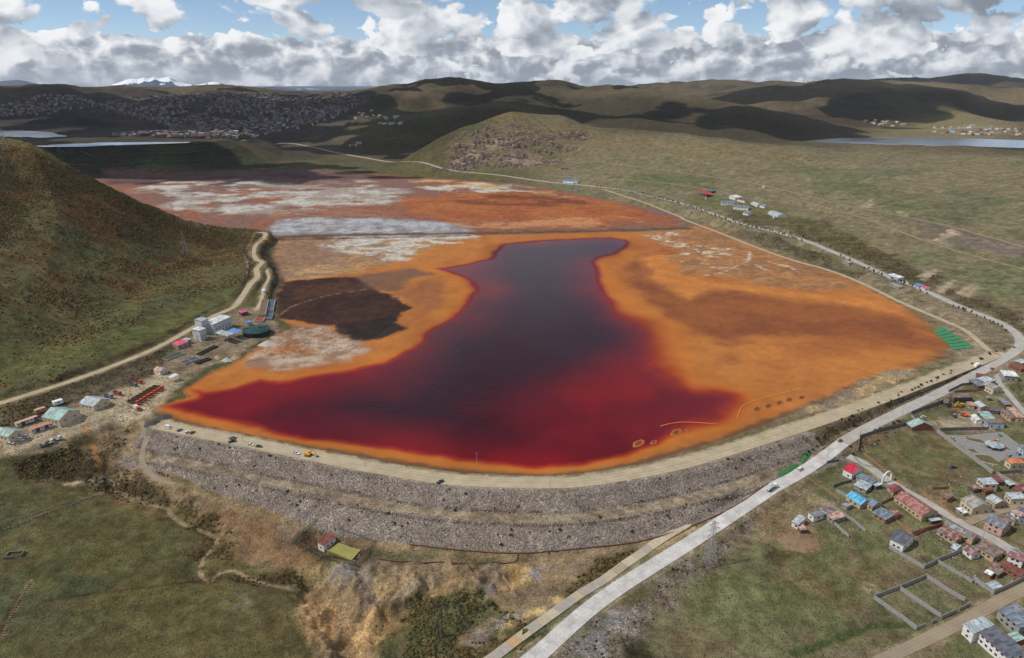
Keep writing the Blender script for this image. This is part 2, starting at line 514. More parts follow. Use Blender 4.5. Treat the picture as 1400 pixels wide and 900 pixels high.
# roads and tracks: centre line in the photograph, width in metres
HIGHWAY_PX = [(560, 1020), (650, 955), (727, 900), (822, 820), (946, 741), (1055, 668), (1095, 645), (1130, 622), (1155, 604), (1185, 586), (1230, 563), (1280, 540), (1330, 514), (1362, 496),
              (1388, 482), (1396, 468), (1389, 455), (1366, 440), (1327, 425), (1299, 413), (1254, 393), (1210, 376), (1165, 355), (1139, 345), (1103, 330),
              (1061, 317), (1029, 310), (1004, 303), (985, 296), (968, 290), (952, 284), (930, 278), (892, 269), (855, 260), (817, 256), (795, 253), (757, 250), (720, 245),
              (667, 238), (600, 229), (550, 221), (466, 210), (430, 202), (386, 196), (330, 191)]
ROADS = [
    ('highway', HIGHWAY_PX, 9.0, 'concrete', 0.5),
    ('crest_road', None, 12.0, 'dirt', 0.0),
    ('basin_track', [(1362, 488), (1345, 474), (1320, 452), (1293, 438), (1232, 414), (1178, 387), (1131, 369), (1081, 355), (1031, 337), (980, 317), (940, 302), (928, 296), (907, 288), (885, 278), (855, 269), (831, 261), (815, 256.5)], 5.5, 'dirt', 0.5),
    ('hill_foot_road', [(-260, 632), (-120, 590), (0, 551), (101, 519), (168, 496), (218, 475), (252, 456), (295, 431), (319, 421), (332, 406), (342, 389), (352, 376), (350, 367), (359, 361), (352, 355), (346, 345), (350, 334), (362, 326), (362, 320), (350, 315.5)], 6.5, 'dirt', 0.6),
    ('plant_track', [(360, 361), (365, 370), (367, 380), (362, 393), (357, 412), (350, 425)], 4.0, 'dirt', 0.3),
    ('village_street', [(1150, 612), (1160, 622), (1180, 634), (1204, 651), (1222, 662), (1240, 672), (1293, 703), (1329, 722), (1360, 740), (1410, 772), (1480, 815)], 7.0, 'concrete', 0.4),
    ('lower_street', [(1470, 772), (1400, 806), (1354, 831), (1325, 847), (1293, 863), (1267, 875), (1240, 887), (1200, 906)], 6.5, 'dirtgrey', 0.3),
    ('hill_lane', [(1420, 580), (1400, 565), (1377, 537), (1366, 524), (1364, 511), (1374, 494), (1388, 483)], 4.5, 'concrete', 0.4),
    ('cross_street', [(1322, 717), (1342, 709), (1364, 701), (1400, 690), (1440, 678)], 5.0, 'dirtgrey', 0.3),
    ('gully_track', [(192, 574), (199, 590), (200, 600), (196, 614), (194, 628), (200, 643), (216, 657), (240, 664)], 3.6, 'dirtgrey', 0.4),
    ('hill_track', [(607, 208), (701, 215), (795, 221), (869, 228), (936, 237), (1014, 248), (1081, 262), (1148, 279), (1199, 289), (1252, 300), (1299, 310), (1400, 338), (1500, 365)], 3.5, 'dirtgrey', 0.6),
    ('field_track', [(1075, 268), (1130, 284), (1192, 302), (1272, 332), (1350, 355), (1420, 372)], 3.0, 'dirtgrey', 0.6),
    ('upper_track', [(745, 240), (800, 243), (845, 246), (905, 250), (960, 258), (1000, 264)], 3.0, 'dirtgrey', 0.6),
]
ROADLINES = {}
for nm, px, wid, mat, flat in ROADS[::-1]:
    if px is None:
        ln = np.column_stack([CREST[3:], np.full(len(CREST) - 3, 3.0)])
    else:
        p3 = A(px)
        ln = smooth_line(p3, 9.0)
        zz = ground(ln[:, 0], ln[:, 1])
        for _ in range(5):
            zz = np.convolve(np.pad(zz, 3, 'edge'), np.ones(7) / 7, 'valid')
        ln[:, 2] = zz
    ROADLINES[nm] = ln
    # cut and fill
    if nm == 'highway':
        HWY_Z = None
    hw = wid / 2
    dG, pG = grid_line(ln, hw + 9)
    m = dG < hw + 9
    d, par = dG[m], pG[m]
    i = np.clip(par.astype(int), 0, len(ln) - 2); t = par - i
    zr = ln[i, 2] * (1 - t) + ln[i + 1, 2] * t
    k = 1 - sstep(d, hw + 2.5, hw + 8)
    zold = Z[m]
    Z[m] = zold * (1 - k) + (zr - 0.12) * k

# gullies below the dam, and cut banks
def carve(px, depth, width, seed=0):
    ln = smooth_line(A(px), 4.0)
    m = (GX > ln[:, 0].min() - 60) & (GX < ln[:, 0].max() + 60) & (GY > ln[:, 1].min() - 60) & (GY < ln[:, 1].max() + 60)
    x, y = GX[m], GY[m]
    x = x + 2.5 * fbm(x, y, 12, 3, seed); y = y + 2.5 * fbm(x, y, 12, 3, seed + 5)
    d = seg_info(x, y, ln[:, :2])[0]
    Z[m] -= depth * np.exp(-(d / width) ** 2)
    return ln


GULLY = carve([(150, 662), (168, 672), (200, 684), (228, 690), (232, 699), (250, 711), (280, 722), (295, 730), (292, 742), (278, 756), (272, 774), (277, 786), (290, 786), (300, 777), (320, 774), (340, 785), (370, 794), (410, 797), (425, 800)], 3.2, 7.0)
GULLY2 = carve([(425, 798), (440, 815), (455, 832), (470, 850), (474, 870), (478, 900), (482, 930)], 6.5, 8.0, 4)
carve([(600, 800), (570, 822), (545, 842), (520, 862), (500, 885), (486, 905)], 3.0, 5.0, 9)
carve([(520, 800), (505, 825), (490, 850), (482, 880)], 2.6, 4.5, 10)
carve([(450, 800), (470, 815), (488, 840)], 2.4, 4.5, 11)
carve([(165, 578), (172, 600), (168, 622), (176, 645), (200, 660)], 4.0, 8.0, 12)
carve([(130, 590), (140, 612), (150, 640), (158, 664)], 3.0, 6.0, 15)
carve([(120, 605), (95, 615), (70, 640), (40, 636)], 2.5, 9.0, 18)
carve([(1090, 893), (1150, 872), (1200, 855), (1240, 858), (1270, 866)], 1.2, 3.0, 21)

# small relief everywhere except on level made ground
rdist = np.full(Z.shape, 99.0)
for nm, px, wid, mat, flat in ROADS:
    ln = ROADLINES[nm]
    rdist = np.minimum(rdist, grid_line(ln, wid / 2 + 11)[0] - wid / 2)
relief = sstep(rdist, 2.0, 10.0) * np.where(SDB < 4, 0.0, sstep(SDB, 4, 25))
rg = np.hypot(GX, GY)
amp = 0.35 + 1.3 * sstep(rg, 700, 2200)
Z += relief * (GX < -200) * (rg < 1300) * sstep(Z, 12, 40) * (2.0 * fbm(GX, GY, 60.0, 4, 79) + 1.6 * (1 - 2 * np.abs(fbm(GX * .5, GY * 1.2, 40.0, 4, 80)) - .5))
Z += relief * (amp * fbm(GX, GY, 26.0, 4, 51) + 0.22 * fbm(GX, GY, 5.0, 2, 61) * (rg < 1200))
BARE = A([(415, 775), (520, 772), (700, 776), (740, 800), (640, 850), (600, 800), (545, 845), (530, 915), (440, 915), (408, 850)])[:, :2]
bk = 1 - sstep(sdist(GX, GY, BARE, 60.0), -6, 8)
er = 1 - 2 * np.abs(fbm(GX, GY, 24.0, 4, 83))
Z += bk * relief * (6.0 * (er - .6) + 2.4 * (1 - 2 * np.abs(fbm(GX, GY, 9.0, 3, 85)) - .6))
PIT = A([(404, 742), (432, 716), (470, 726), (508, 743), (500, 760), (488, 770), (445, 762)])[:, :2]
Z -= 2.4 * (1 - sstep(sdist(GX, GY, PIT, 30.0), -4.5, .5))
GUL2 = A([(60, 622), (120, 596), (180, 582), (200, 600), (235, 650), (240, 668), (210, 690), (150, 680), (70, 655), (20, 640)])[:, :2]
bk = 1 - sstep(sdist(GX, GY, GUL2, 60.0), -5, 8)
Z += bk * relief * 4.5 * (1 - 2 * np.abs(fbm(GX, GY, 24.0, 4, 87)) - .5)
Z += relief * sstep(rg, 800, 1150) * (1 - sstep(rg, 2300, 3000)) * sstep(GX, 100, 400) * (5.0 * fbm(GX, GY, 150.0, 4, 75) + 5.0 * (1 - 2 * np.abs(fbm(GX * .8 + GY * .6, (GY * .8 - GX * .6) * .45, 70.0, 4, 77)) - .5))
rid = 1 - 2 * np.abs(fbm(GX, GY, 240.0, 5, 71))
Z += relief * sstep(rg, 1500, 3200) * (3.0 * fbm(GX, GY, 160.0, 4, 73) + 13.0 * (rid - 0.6) * sstep(Z, 15, 120)) * (rg < 15000)
# final bed of every road, the highway last
for nm, px, wid, mat, flat in ROADS[::-1]:
    ln = ROADLINES[nm]; hw = wid / 2
    dG, pG = grid_line(ln, hw + 20)
    m = dG < hw + 20
    d, par = dG[m], pG[m]
    i = np.clip(par.astype(int), 0, len(ln) - 2); t = par - i
    zr = ln[i, 2] * (1 - t) + ln[i + 1, 2] * t
    cell = np.maximum(1.5, rg[m] * 0.006)
    k = 1 - sstep(d, hw + cell * .8, hw + cell * .8 + 3)
    Z[m] = Z[m] * (1 - k) + (zr - 0.12) * k

# waters of the plain and of the other impoundment: level beds
FARW = [('plain_lake', 5.0, [(1101, 193), (1120, 190.5), (1148, 189), (1200, 188.3), (1266, 188), (1330, 189.5), (1400, 192), (1480, 194), (1480, 203), (1400, 202.5), (1300, 203), (1200, 206), (1150, 207), (1128, 201)], 'blue grey lake on the plain behind the right hill'),
        ('plain_lake', 5.0, [(1318, 154), (1350, 152.5), (1420, 153.5), (1420, 157.5), (1350, 158)], 'farther thin blue lake on the plain near the right edge'),
        ('plain_lake', 5.0, [(1362, 167), (1380, 165), (1420, 166), (1420, 173), (1390, 171)], 'small blue lake on the plain between the two larger ones'),
        ('plain_lake', 5.0, [(1060, 154), (1080, 153), (1108, 154), (1106, 156), (1075, 156.5)], 'sliver of a pond at the foot of the dark far hill'),
        ('impoundment_pond', 64.6, [(40, 199.5), (94, 197), (137, 195), (200, 194.6), (262, 194.2), (255, 195.6), (180, 198), (110, 200.6), (60, 201)], 'pale pond strip on top of the terraced bank'),
        ('impoundment_pond', 64.6, [(-60, 180), (30, 178.5), (72, 181), (80, 184), (94, 186.5), (58, 188.4), (0, 187.6), (-60, 187)], 'upper grey pond behind the terraced bank at the left edge')]
for nm, zl, px, lb in FARW:
    poly = W(px, zl)
    sd = sdist(GX, GY, poly, 500.0)
    if zl < 60:
        k = 1 - sstep(sd, 20, 320)
        Z = np.where(sd < 320, Z * (1 - k) + (zl + 1.5 * sstep(sd, -5, 40) - 1.0) * k, Z)
    else:
        Z = np.where(sd < 0, zl - .8, Z)
# ------------------------------------------------------------------ what the ground is made of
C = np.zeros((NR, NC, 3), np.float32)           # own colour of the soil, plants or tailings; haze blue in the farthest land
M = np.zeros((NR, NC, 3), np.float32)           # r scrub, g stones, b wet
N40 = fbm(GX, GY, 40.0, 6, 101, .62); N15 = fbm(GX, GY, 14.0, 3, 111); N120 = fbm(GX, GY, 130.0, 7, 121, .6)
N400 = fbm(GX, GY, 420.0, 4, 131); N6 = fbm(GX, GY, 5.0, 2, 141)


def blend(k, c):
    k = np.asarray(k, np.float32)[..., None]
    C[:] = C * (1 - k) + np.asarray(c, np.float32) * k


def cmix(a, b, t):
    a = np.asarray(lin(a)); b = np.asarray(lin(b))
    return a + (b - a) * np.asarray(t)[..., None]


GRASS_R = cmix((116, 107, 82), (98, 97, 71), sstep(N120 + 0.5 * N40, -0.1, 0.5))
GRASS_L = cmix((90, 84, 54), (74, 77, 52), sstep(N120 + 0.6 * N40, -0.3, 0.4))
GRASS_L = GRASS_L + (np.asarray(lin((98, 84, 52))) - GRASS_L) * (0.7 * sstep(N40 + 0.7 * N15, 0.12, 0.5))[..., None]
GRASS_V = cmix((98, 98, 68), (110, 98, 76), sstep(N40 + 0.6 * N15, -0.1, 0.4))
C[:] = GRASS_R
blend(1 - sstep(GX, -20, 140), GRASS_L)
blend((1 - sstep(GY, 420, 520)) * sstep(GX, 60, 160), GRASS_V)
FARG = cmix((92, 82, 62), (62, 55, 42), sstep(N400 + 0.5 * N120, -0.2, 0.45))
blend(sstep(rg, 1900, 2500), FARG)
M[..., 0] = 0.25


def sel(poly, reach):
    p = np.asarray(poly)
    x0, x1 = p[:, 0].min() - reach, p[:, 0].max() + reach
    y0, y1 = p[:, 1].min() - reach, p[:, 1].max() + reach
    rows = np.where((rr > 0))[0]
    m = (GX > x0) & (GX < x1) & (GY > y0) & (GY < y1)
    ii = np.where(m.any(1))[0]; jj = np.where(m.any(0))[0]
    if len(ii) == 0 or len(jj) == 0:
        return None
    return slice(ii[0], ii[-1] + 1), slice(jj[0], jj[-1] + 1)


def paint(px, c, feather=4.0, warp=3.0, ws=12.0, k=1.0, z=None, breakup=None, mask=None, seed=0, world=None, c2=None, c2s=20.0):
    """lay a patch of another soil or cover: outline read in the photograph, edge frayed by noise"""
    poly = world if world is not None else (W(px, z) if z is not None else A(px)[:, :2])
    s = sel(poly, feather * 2 + warp * 2 + 5)
    if s is None:
        return
    x, y = GX[s], GY[s]
    sd = sdist(x, y, poly, 300.0)
    if warp:
        sd = sd + warp * 1.7 * fbm(x, y, ws, 6, 200 + seed, .6)
    a = 1 - sstep(sd, -feather, feather)
    if breakup:
        sc, lo, hi = breakup
        a = a * sstep(fbm(x + .25 * y, y * 1.7, sc * 1.15, 7, 300 + seed, .64), lo * .8, hi * .8)
    a = (a * k).astype(np.float32)[..., None]
    if c is not None:
        cc = np.asarray(lin(c), np.float32)
        if c2 is not None:
            cc = cc + (np.asarray(lin(c2), np.float32) - cc) * sstep(fbm(x, y, c2s, 7, 400 + seed, .66), -0.22, 0.25)[..., None]
        C[s] = C[s] * (1 - a) + cc * a
    if mask is not None:
        M[s] = M[s] * (1 - a) + np.asarray(mask, np.float32) * a


def stroke(px, c, width, feather=1.0, warp=0.6, ws=6.0, k=1.0, z=None, mask=None, seed=0, line=None, breakup=None):
    ln = line if line is not None else smooth_line(np.column_stack([W(px, z), np.zeros(len(px))]) if z is not None else A(px), 4.0)
    s = sel(ln[:, :2], width + feather + warp + 3)
    if s is None:
        return
    x, y = GX[s], GY[s]
    d = grid_line(ln, width + feather + warp * 2 + 3)[0][s] + warp * 1.5 * fbm(x, y, ws, 3, 500 + seed)
    a = 1 - sstep(d, width / 2 - feather, width / 2 + feather)
    if breakup:
        sc, lo, hi = breakup
        a = a * sstep(fbm(x, y, sc, 3, 600 + seed), lo, hi)
    a = (a * k).astype(np.float32)[..., None]
    C[s] = C[s] * (1 - a) + np.asarray(lin(c), np.float32) * a
    if mask is not None:
        M[s] = M[s] * (1 - a) + np.asarray(mask, np.float32) * a


# --- hills
paint([(-100, 180), (0, 190), (60, 206), (160, 262), (250, 300), (340, 320), (330, 345), (250, 330), (180, 345), (120, 330), (60, 300), (0, 330), (-100, 330)], (100, 72, 42), 30, 30, 60, .9, mask=(.95, .1, 0), c2=(64, 58, 36), c2s=50, seed=1)
paint([(0, 345), (60, 335), (130, 360), (200, 350), (290, 335), (330, 345), (300, 360), (230, 365), (180, 395), (120, 375), (60, 385), (0, 370)], (102, 70, 42), 22, 26, 50, .9, breakup=(40, -.35, .2), mask=(.95, .1, 0), seed=2)
paint([(20, 280), (70, 262), (90, 290), (50, 320), (0, 345), (0, 300)], (86, 82, 52), 12, 10, 40, .6, seed=3)
paint([(0, 480), (90, 470), (170, 455), (240, 430), (300, 400), (330, 380), (335, 395), (270, 435), (200, 465), (110, 500), (0, 530)], (92, 96, 54), 15, 15, 40, .7, seed=4)
paint([(0, 510), (60, 500), (110, 480), (90, 500), (100, 512), (0, 540)], (98, 84, 66), 10, 12, 20, .5, breakup=(14, -.1, .3), seed=5)
stroke([(175, 405), (190, 390), (210, 375), (232, 360), (246, 348)], (98, 88, 62), 4, 1.5, 2, 10, .7)
stroke([(0, 345), (25, 320), (55, 296), (62, 270)], (104, 92, 66), 10, 5, 4, 30, .5)
# cut bank above the foot road
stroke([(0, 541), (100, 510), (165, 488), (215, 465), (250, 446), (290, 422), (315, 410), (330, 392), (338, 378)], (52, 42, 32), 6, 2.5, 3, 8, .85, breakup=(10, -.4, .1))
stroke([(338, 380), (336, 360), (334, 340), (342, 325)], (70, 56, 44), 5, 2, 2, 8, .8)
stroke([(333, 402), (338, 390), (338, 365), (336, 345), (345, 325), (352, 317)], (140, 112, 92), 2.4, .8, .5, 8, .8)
# cliff ridge: sandstone ribs, see also the rock meshes
paint([(606, 222), (618, 200), (640, 180), (680, 168), (720, 165), (760, 172), (800, 178), (795, 195), (800, 215), (770, 225), (720, 232), (660, 236), (612, 236)], (108, 98, 74), 40, 30, 60, .8, seed=6, mask=(.5, .3, 0))
paint([(612, 225), (630, 200), (655, 185), (700, 178), (735, 180), (770, 180), (800, 190), (790, 215), (740, 228), (690, 232), (640, 235)], (142, 122, 108), 20, 30, 40, .9, breakup=(46, .06, .3), seed=7, mask=(.1, .8, 0))
paint([(640, 150), (560, 165), (500, 180), (470, 200), (560, 220), (600, 222), (612, 200), (640, 175), (700, 150)], (66, 58, 40), 60, 60, 120, .8, seed=8)
# far land
paint([(830, 178), (960, 188), (1080, 200), (1120, 186), (1010, 150), (860, 130), (700, 118), (640, 120), (600, 150), (700, 148), (800, 165)], (54, 48, 34), 150, 150, 300, .75, seed=9)
paint([(1000, 185), (1080, 190), (1130, 176), (1250, 172), (1400, 160), (1400, 140), (1000, 150)], (66, 58, 42), 150, 120, 300, .75, seed=10)
paint([(1170, 176), (1260, 160), (1400, 168), (1400, 190), (1300, 190), (1220, 192)], (122, 112, 78), 120, 90, 200, .75, seed=11)
paint([(1150, 113), (1230, 112), (1320, 118), (1420, 123), (1420, 138), (1340, 134), (1250, 122)], (116, 104, 78), 250, 120, 400, .8, seed=12)
paint([(500, 150), (560, 148), (600, 155), (590, 165), (520, 162)], (84, 92, 52), 90, 60, 150, .8, seed=13)
paint([(320, 185), (420, 168), (500, 170), (560, 185), (560, 200), (440, 195), (350, 192)], (92, 88, 56), 80, 60, 150, .7, seed=14)
paint([(1270, 175), (1320, 171), (1400, 176), (1400, 186), (1280, 184)], (150, 142, 128), 40, 60, 60, .7, breakup=(60, .05, .3), seed=15)
paint([(0, 130), (200, 124), (330, 126), (480, 130), (480, 175), (300, 190), (120, 190), (0, 175)], (84, 76, 74), 200, 100, 300, .8, c2=(58, 52, 48), c2s=260, seed=16)
paint([(0, 150), (100, 150), (150, 165), (160, 185), (0, 178)], (46, 40, 38), 100, 60, 200, .8, seed=17)
paint([(680, 160), (800, 176), (960, 192), (1100, 204), (1150, 210), (1100, 225), (940, 215), (800, 205), (740, 190)], (116, 102, 74), 40, 30, 80, .6, seed=18)
# terraced banks of the other impoundment
paint(None, (60, 64, 42), 6, 0, 10, .95, world=np.vstack([W([(-330, 204), (-60, 199), (80, 198), (200, 197), (315, 191)], 64), W([(392, 226), (300, 236), (150, 243), (-60, 250), (-330, 262)], 3)]), c2=(48, 46, 34), c2s=160, seed=19)
paint([(185, 222), (250, 219), (262, 232), (190, 236)], (50, 78, 42), 8, 6, 20, .7, seed=20)
stroke([(200, 239), (300, 235), (390, 229)], (128, 118, 108), 9, 3, 1, 20, .8)
# right hill: dry and green patches, bare scars
for i, pg in enumerate(([(1000, 285), (1130, 300), (1200, 340), (1300, 390), (1400, 430), (1400, 455), (1320, 418), (1220, 375), (1120, 330), (1000, 300)],)):
    paint(pg, (86, 76, 58), 10, 14, 30, .8, mask=(.9, .2, 0), seed=21)
paint([(950, 262), (1100, 296), (1180, 330), (1220, 365), (1120, 325), (1000, 292), (940, 276)], (98, 94, 60), 10, 12, 30, .7, seed=22)
paint([(1230, 290), (1320, 315), (1400, 335), (1400, 350), (1320, 340), (1255, 325)], (106, 96, 84), 6, 6, 20, .7, seed=23, mask=(.3, .4, 0))
paint([(1300, 318), (1400, 340), (1400, 355), (1330, 340)], (118, 106, 98), 3, 2, 20, .7, seed=24, mask=(.2, .5, 0))
for i, pg in enumerate(([(1275, 328), (1300, 313), (1312, 318), (1290, 331)], [(1170, 283), (1192, 272), (1194, 284)], [(1225, 290), (1245, 288), (1240, 297)], [(1307, 400), (1330, 388), (1345, 396), (1325, 407)], [(1255, 378), (1275, 366), (1284, 370), (1262, 384)], [(1280, 395), (1303, 383), (1308, 388), (1290, 400)])):
    paint(pg, (162, 146, 122), 4, 4, 8, .85, seed=30 + i, mask=(0, .6, 0))
for i, pg in enumerate(([(1320, 370), (1400, 350), (1400, 385), (1370, 412), (1335, 400)], [(1240, 340), (1290, 350), (1260, 365), (1225, 355)], [(1100, 232), (1180, 240), (1170, 262), (1120, 258)], [(1190, 270), (1260, 280), (1240, 300)], [(860, 240), (940, 246), (1000, 262), (930, 262), (860, 252)])):
    paint(pg, (92, 98, 66), 12, 12, 25, .6, seed=40 + i)
stroke([(870, 238), (905, 244), (945, 250), (985, 258)], (64, 86, 62), 6, 3, 2, 12, .7)

# --- tailings basin, upper part
UP = [(130, 244), (235, 238), (369, 233), (466, 235), (526, 239), (567, 243), (627, 246), (701, 251), (751, 259), (802, 268), (869, 281), (900, 288), (940, 300), (936, 311), (700, 315), (466, 320), (366, 324), (345, 322), (250, 305), (130, 262)]
paint(UP, (150, 92, 66), 6, 3, 20, 1, z=0, c2=(128, 98, 88), c2s=120, seed=50, mask=(0, .1, .3))
paint([(150, 238), (369, 232), (466, 235), (540, 242), (470, 248), (380, 246), (250, 246), (150, 252)], (112, 84, 80), 25, 30, 80, .9, z=0, c2=(86, 62, 60), c2s=70, seed=51)
paint([(180, 252), (300, 246), (420, 246), (520, 252), (560, 262), (600, 272), (560, 282), (480, 286), (380, 292), (300, 294), (240, 285)], (196, 192, 182), 25, 45, 90, .95, z=0, breakup=(70, -.28, .1), seed=52, c2=(160, 146, 134), c2s=45)
paint([(560, 246), (640, 247), (720, 256), (770, 268), (800, 272), (700, 266), (620, 262), (570, 256)], (204, 202, 190), 12, 22, 50, .95, z=0, breakup=(60, -.25, .1), seed=53, c2=(200, 160, 100), c2s=60)
paint([(380, 300), (450, 297), (560, 300), (640, 308), (640, 318), (366, 322)], (176, 178, 182), 10, 12, 50, .95, z=0, breakup=(60, -.5, -.1), seed=54, c2=(140, 138, 142), c2s=30)
paint([(560, 270), (700, 262), (830, 275), (920, 300), (800, 304), (640, 302), (560, 290)], (158, 88, 46), 14, 25, 70, .95, z=0, c2=(176, 104, 54), c2s=80, seed=55)
paint([(600, 272), (680, 265), (800, 274), (830, 284), (720, 280), (640, 282)], (112, 62, 42), 14, 25, 70, .85, z=0, breakup=(80, -.2, .2), seed=56)
paint([(580, 300), (700, 298), (850, 296), (900, 306), (760, 311), (640, 312)], (200, 140, 92), 8, 12, 60, .8, z=0, breakup=(60, -.3, .15), seed=57)
paint([(380, 290), (470, 284), (560, 290), (520, 298), (430, 298), (370, 302)], (160, 112, 86), 14, 22, 60, .85, z=0, seed=58, breakup=(60, -.3, .1))
# --- lower part: ochre flats
LOW = [(366, 324), (466, 321), (700, 316), (936, 312), (963, 308), (1014, 328), (1064, 348), (1098, 358), (1145, 373), (1185, 395), (1225, 415), (1249, 429), (1279, 453), (1305, 470), (1290, 485), (1245, 505), (1210, 510), (1180, 522), (1100, 557), (1000, 596), (880, 632), (750, 651), (600, 641), (400, 609), (270, 585), (215, 560), (262, 542), (252, 535), (279, 516), (336, 489), (352, 476), (403, 448), (381, 434), (380, 397), (388, 387), (370, 350), (379, 328)]
paint(LOW, (186, 116, 48), 5, 2, 12, 1, z=0, c2=(174, 104, 44), c2s=60, seed=60, mask=(0, 0, .72))
paint([(366, 324), (640, 318), (600, 335), (560, 350), (520, 362), (480, 372), (430, 380), (388, 390), (370, 352)], (152, 122, 98), 10, 14, 40, .95, z=0, c2=(176, 134, 84), c2s=40, seed=61, mask=(0, .2, .2))
paint([(455, 322), (640, 318), (648, 328), (580, 340), (545, 360), (520, 352), (470, 345), (440, 335)], (196, 190, 178), 8, 16, 26, .95, z=0, breakup=(26, -.25, .12), seed=62)
paint([(375, 335), (420, 330), (470, 345), (440, 360), (400, 375), (378, 385), (372, 350)], (140, 108, 88), 10, 10, 30, .7, z=0, seed=63)
paint([(395, 368), (440, 362), (470, 366), (450, 378), (400, 383)], (198, 160, 108), 8, 10, 20, .7, z=0, breakup=(20, -.2, .2), seed=64)
# brown fan of fresh tailings
paint([(379, 395), (386, 386), (410, 383), (455, 379), (485, 378), (500, 388), (520, 400), (538, 405), (542, 412), (552, 416), (566, 421), (550, 428), (540, 442), (556, 452), (520, 462), (490, 467), (466, 460), (455, 446), (400, 438), (380, 434)], (70, 46, 37), 3, 5, 16, 1, z=0, c2=(58, 40, 34), c2s=40, seed=65, mask=(0, .1, .1))
paint([(400, 392), (470, 384), (510, 392), (460, 402), (400, 412)], (92, 60, 42), 6, 8, 20, .6, z=0, seed=66)
paint([(466, 444), (535, 435), (556, 452), (520, 462), (490, 466), (466, 458)], (48, 38, 38), 5, 6, 14, .8, z=0, seed=67)
paint([(480, 378), (520, 372), (560, 368), (590, 375), (560, 382), (540, 398), (510, 395)], (112, 84, 66), 8, 10, 25, .85, z=0, seed=68)
paint([(545, 400), (580, 384), (612, 390), (610, 410), (590, 430), (556, 440), (568, 420)], (150, 92, 52), 10, 10, 25, .85, z=0, seed=69)
stroke([(384, 430), (398, 420), (420, 412), (450, 404), (500, 396), (520, 394)], (140, 104, 78), 2.2, .8, .8, 10, .8, z=0)
# grey-pink fans by the plant
paint([(352, 477), (380, 458), (403, 448), (440, 445), (465, 458), (495, 470), (510, 480), (470, 492), (420, 500), (380, 505), (345, 500), (336, 490)], (150, 118, 94), 6, 8, 20, .95, z=0, c2=(190, 168, 146), c2s=22, seed=70, mask=(0, .4, 0))
paint([(380, 500), (420, 490), (480, 480), (520, 475), (490, 490), (430, 503)], (150, 106, 84), 6, 8, 20, .7, z=0, breakup=(18, -.1, .2), seed=71)
paint([(352, 478), (420, 470), (470, 478), (420, 492), (360, 492)], (176, 108, 52), 6, 10, 16, .7, z=0, breakup=(16, 0, .3), seed=72)
# right-hand flats
paint([(870, 312), (936, 313), (960, 310), (1014, 330), (1064, 349), (1120, 366), (1160, 385), (1180, 400), (1100, 395), (1040, 390), (980, 378), (930, 378), (912, 352), (890, 330)], (172, 122, 76), 8, 10, 30, .95, z=0, c2=(150, 108, 72), c2s=30, seed=73, mask=(0, .2, .2))
paint([(880, 320), (930, 318), (942, 330), (930, 340), (905, 334)], (204, 190, 168), 4, 8, 16, .95, z=0, breakup=(14, .0, .25), seed=74)
paint([(912, 352), (945, 340), (966, 350), (965, 362), (935, 362)], (214, 204, 178), 4, 8, 14, .95, z=0, breakup=(14, .0, .25), seed=75)
paint([(940, 335), (1000, 340), (1010, 356), (960, 352)], (200, 188, 166), 4, 8, 14, .9, z=0, breakup=(12, .0, .25), seed=76)
for px_ in ([(962, 377), (990, 372), (1005, 365), (1025, 356)], [(1003, 366), (1012, 371)], [(1031, 358), (1040, 366), (1046, 369)], [(1052, 359), (1080, 366), (1092, 373)], [(1025, 345), (1022, 358)], [(974, 366), (994, 366)]):
    stroke(px_, (210, 198, 176), 3.4, 1.6, 2.8, 9, .85, z=0, breakup=(7, -.5, .1))
paint([(860, 322), (905, 335), (930, 342), (900, 352), (876, 352), (866, 340)], (168, 96, 46), 6, 8, 25, .9, z=0, seed=77)
paint([(880, 352), (905, 350), (920, 362), (935, 376), (980, 388), (1040, 392), (1120, 402), (1185, 412), (1225, 420), (1160, 398), (1240, 432), (1150, 416), (1060, 402), (980, 398), (940, 406), (905, 390), (885, 372)], (204, 128, 50), 8, 8, 20, .9, z=0, c2=(190, 116, 50), c2s=30, seed=78)
paint([(870, 350), (886, 366), (900, 388), (940, 408), (985, 400), (1060, 406), (1150, 420), (1240, 434), (1280, 460), (1296, 478), (1250, 480), (1150, 470), (1060, 460), (1000, 470), (950, 460), (905, 430), (870, 412), (856, 392), (850, 370)], (132, 74, 40), 16, 18, 50, .95, z=0, c2=(150, 86, 42), c2s=70, seed=79)
paint([(985, 486), (1000, 482), (1012, 490), (1000, 500), (988, 498)], (140, 80, 36), 9, 4, 14, .6, z=0, seed=80)
paint([(975, 470), (1000, 462), (1025, 468), (1000, 476)], (144, 82, 40), 9, 8, 20, .6, z=0, seed=81)
paint([(1060, 470), (1130, 462), (1180, 450), (1240, 470), (1180, 480), (1100, 486)], (152, 86, 40), 12, 14, 40, .5, z=0, seed=82)
paint([(1240, 500), (1282, 492), (1302, 478), (1282, 458), (1262, 442), (1280, 462), (1284, 478), (1262, 492)], (134, 82, 50), 8, 6, 16, .7, z=0, seed=83)
# shore below the crest road
stroke([(222, 563), (270, 583), (400, 608), (530, 631), (680, 649), (750, 651), (820, 645), (940, 616), (1060, 574), (1140, 543), (1180, 523)], (104, 74, 54), 7, 3, 3, 10, .8, z=0.3, mask=(.1, .4, .2))
stroke([(230, 574), (270, 588), (330, 599), (466, 623), (600, 644), (750, 654), (880, 635), (1000, 599), (1100, 561), (1140, 546)], (132, 114, 92), 4, 2, 2, 6, .8, z=1.0, mask=(.1, .6, 0), breakup=(9, -.4, .1))
paint([(1100, 558), (1140, 543), (1180, 521), (1212, 509), (1245, 505), (1255, 512), (1215, 528), (1170, 547), (1120, 565)], (142, 128, 110), 5, 5, 10, .9, mask=(.2, .7, 0), c2=(190, 160, 112), c2s=16, seed=84)
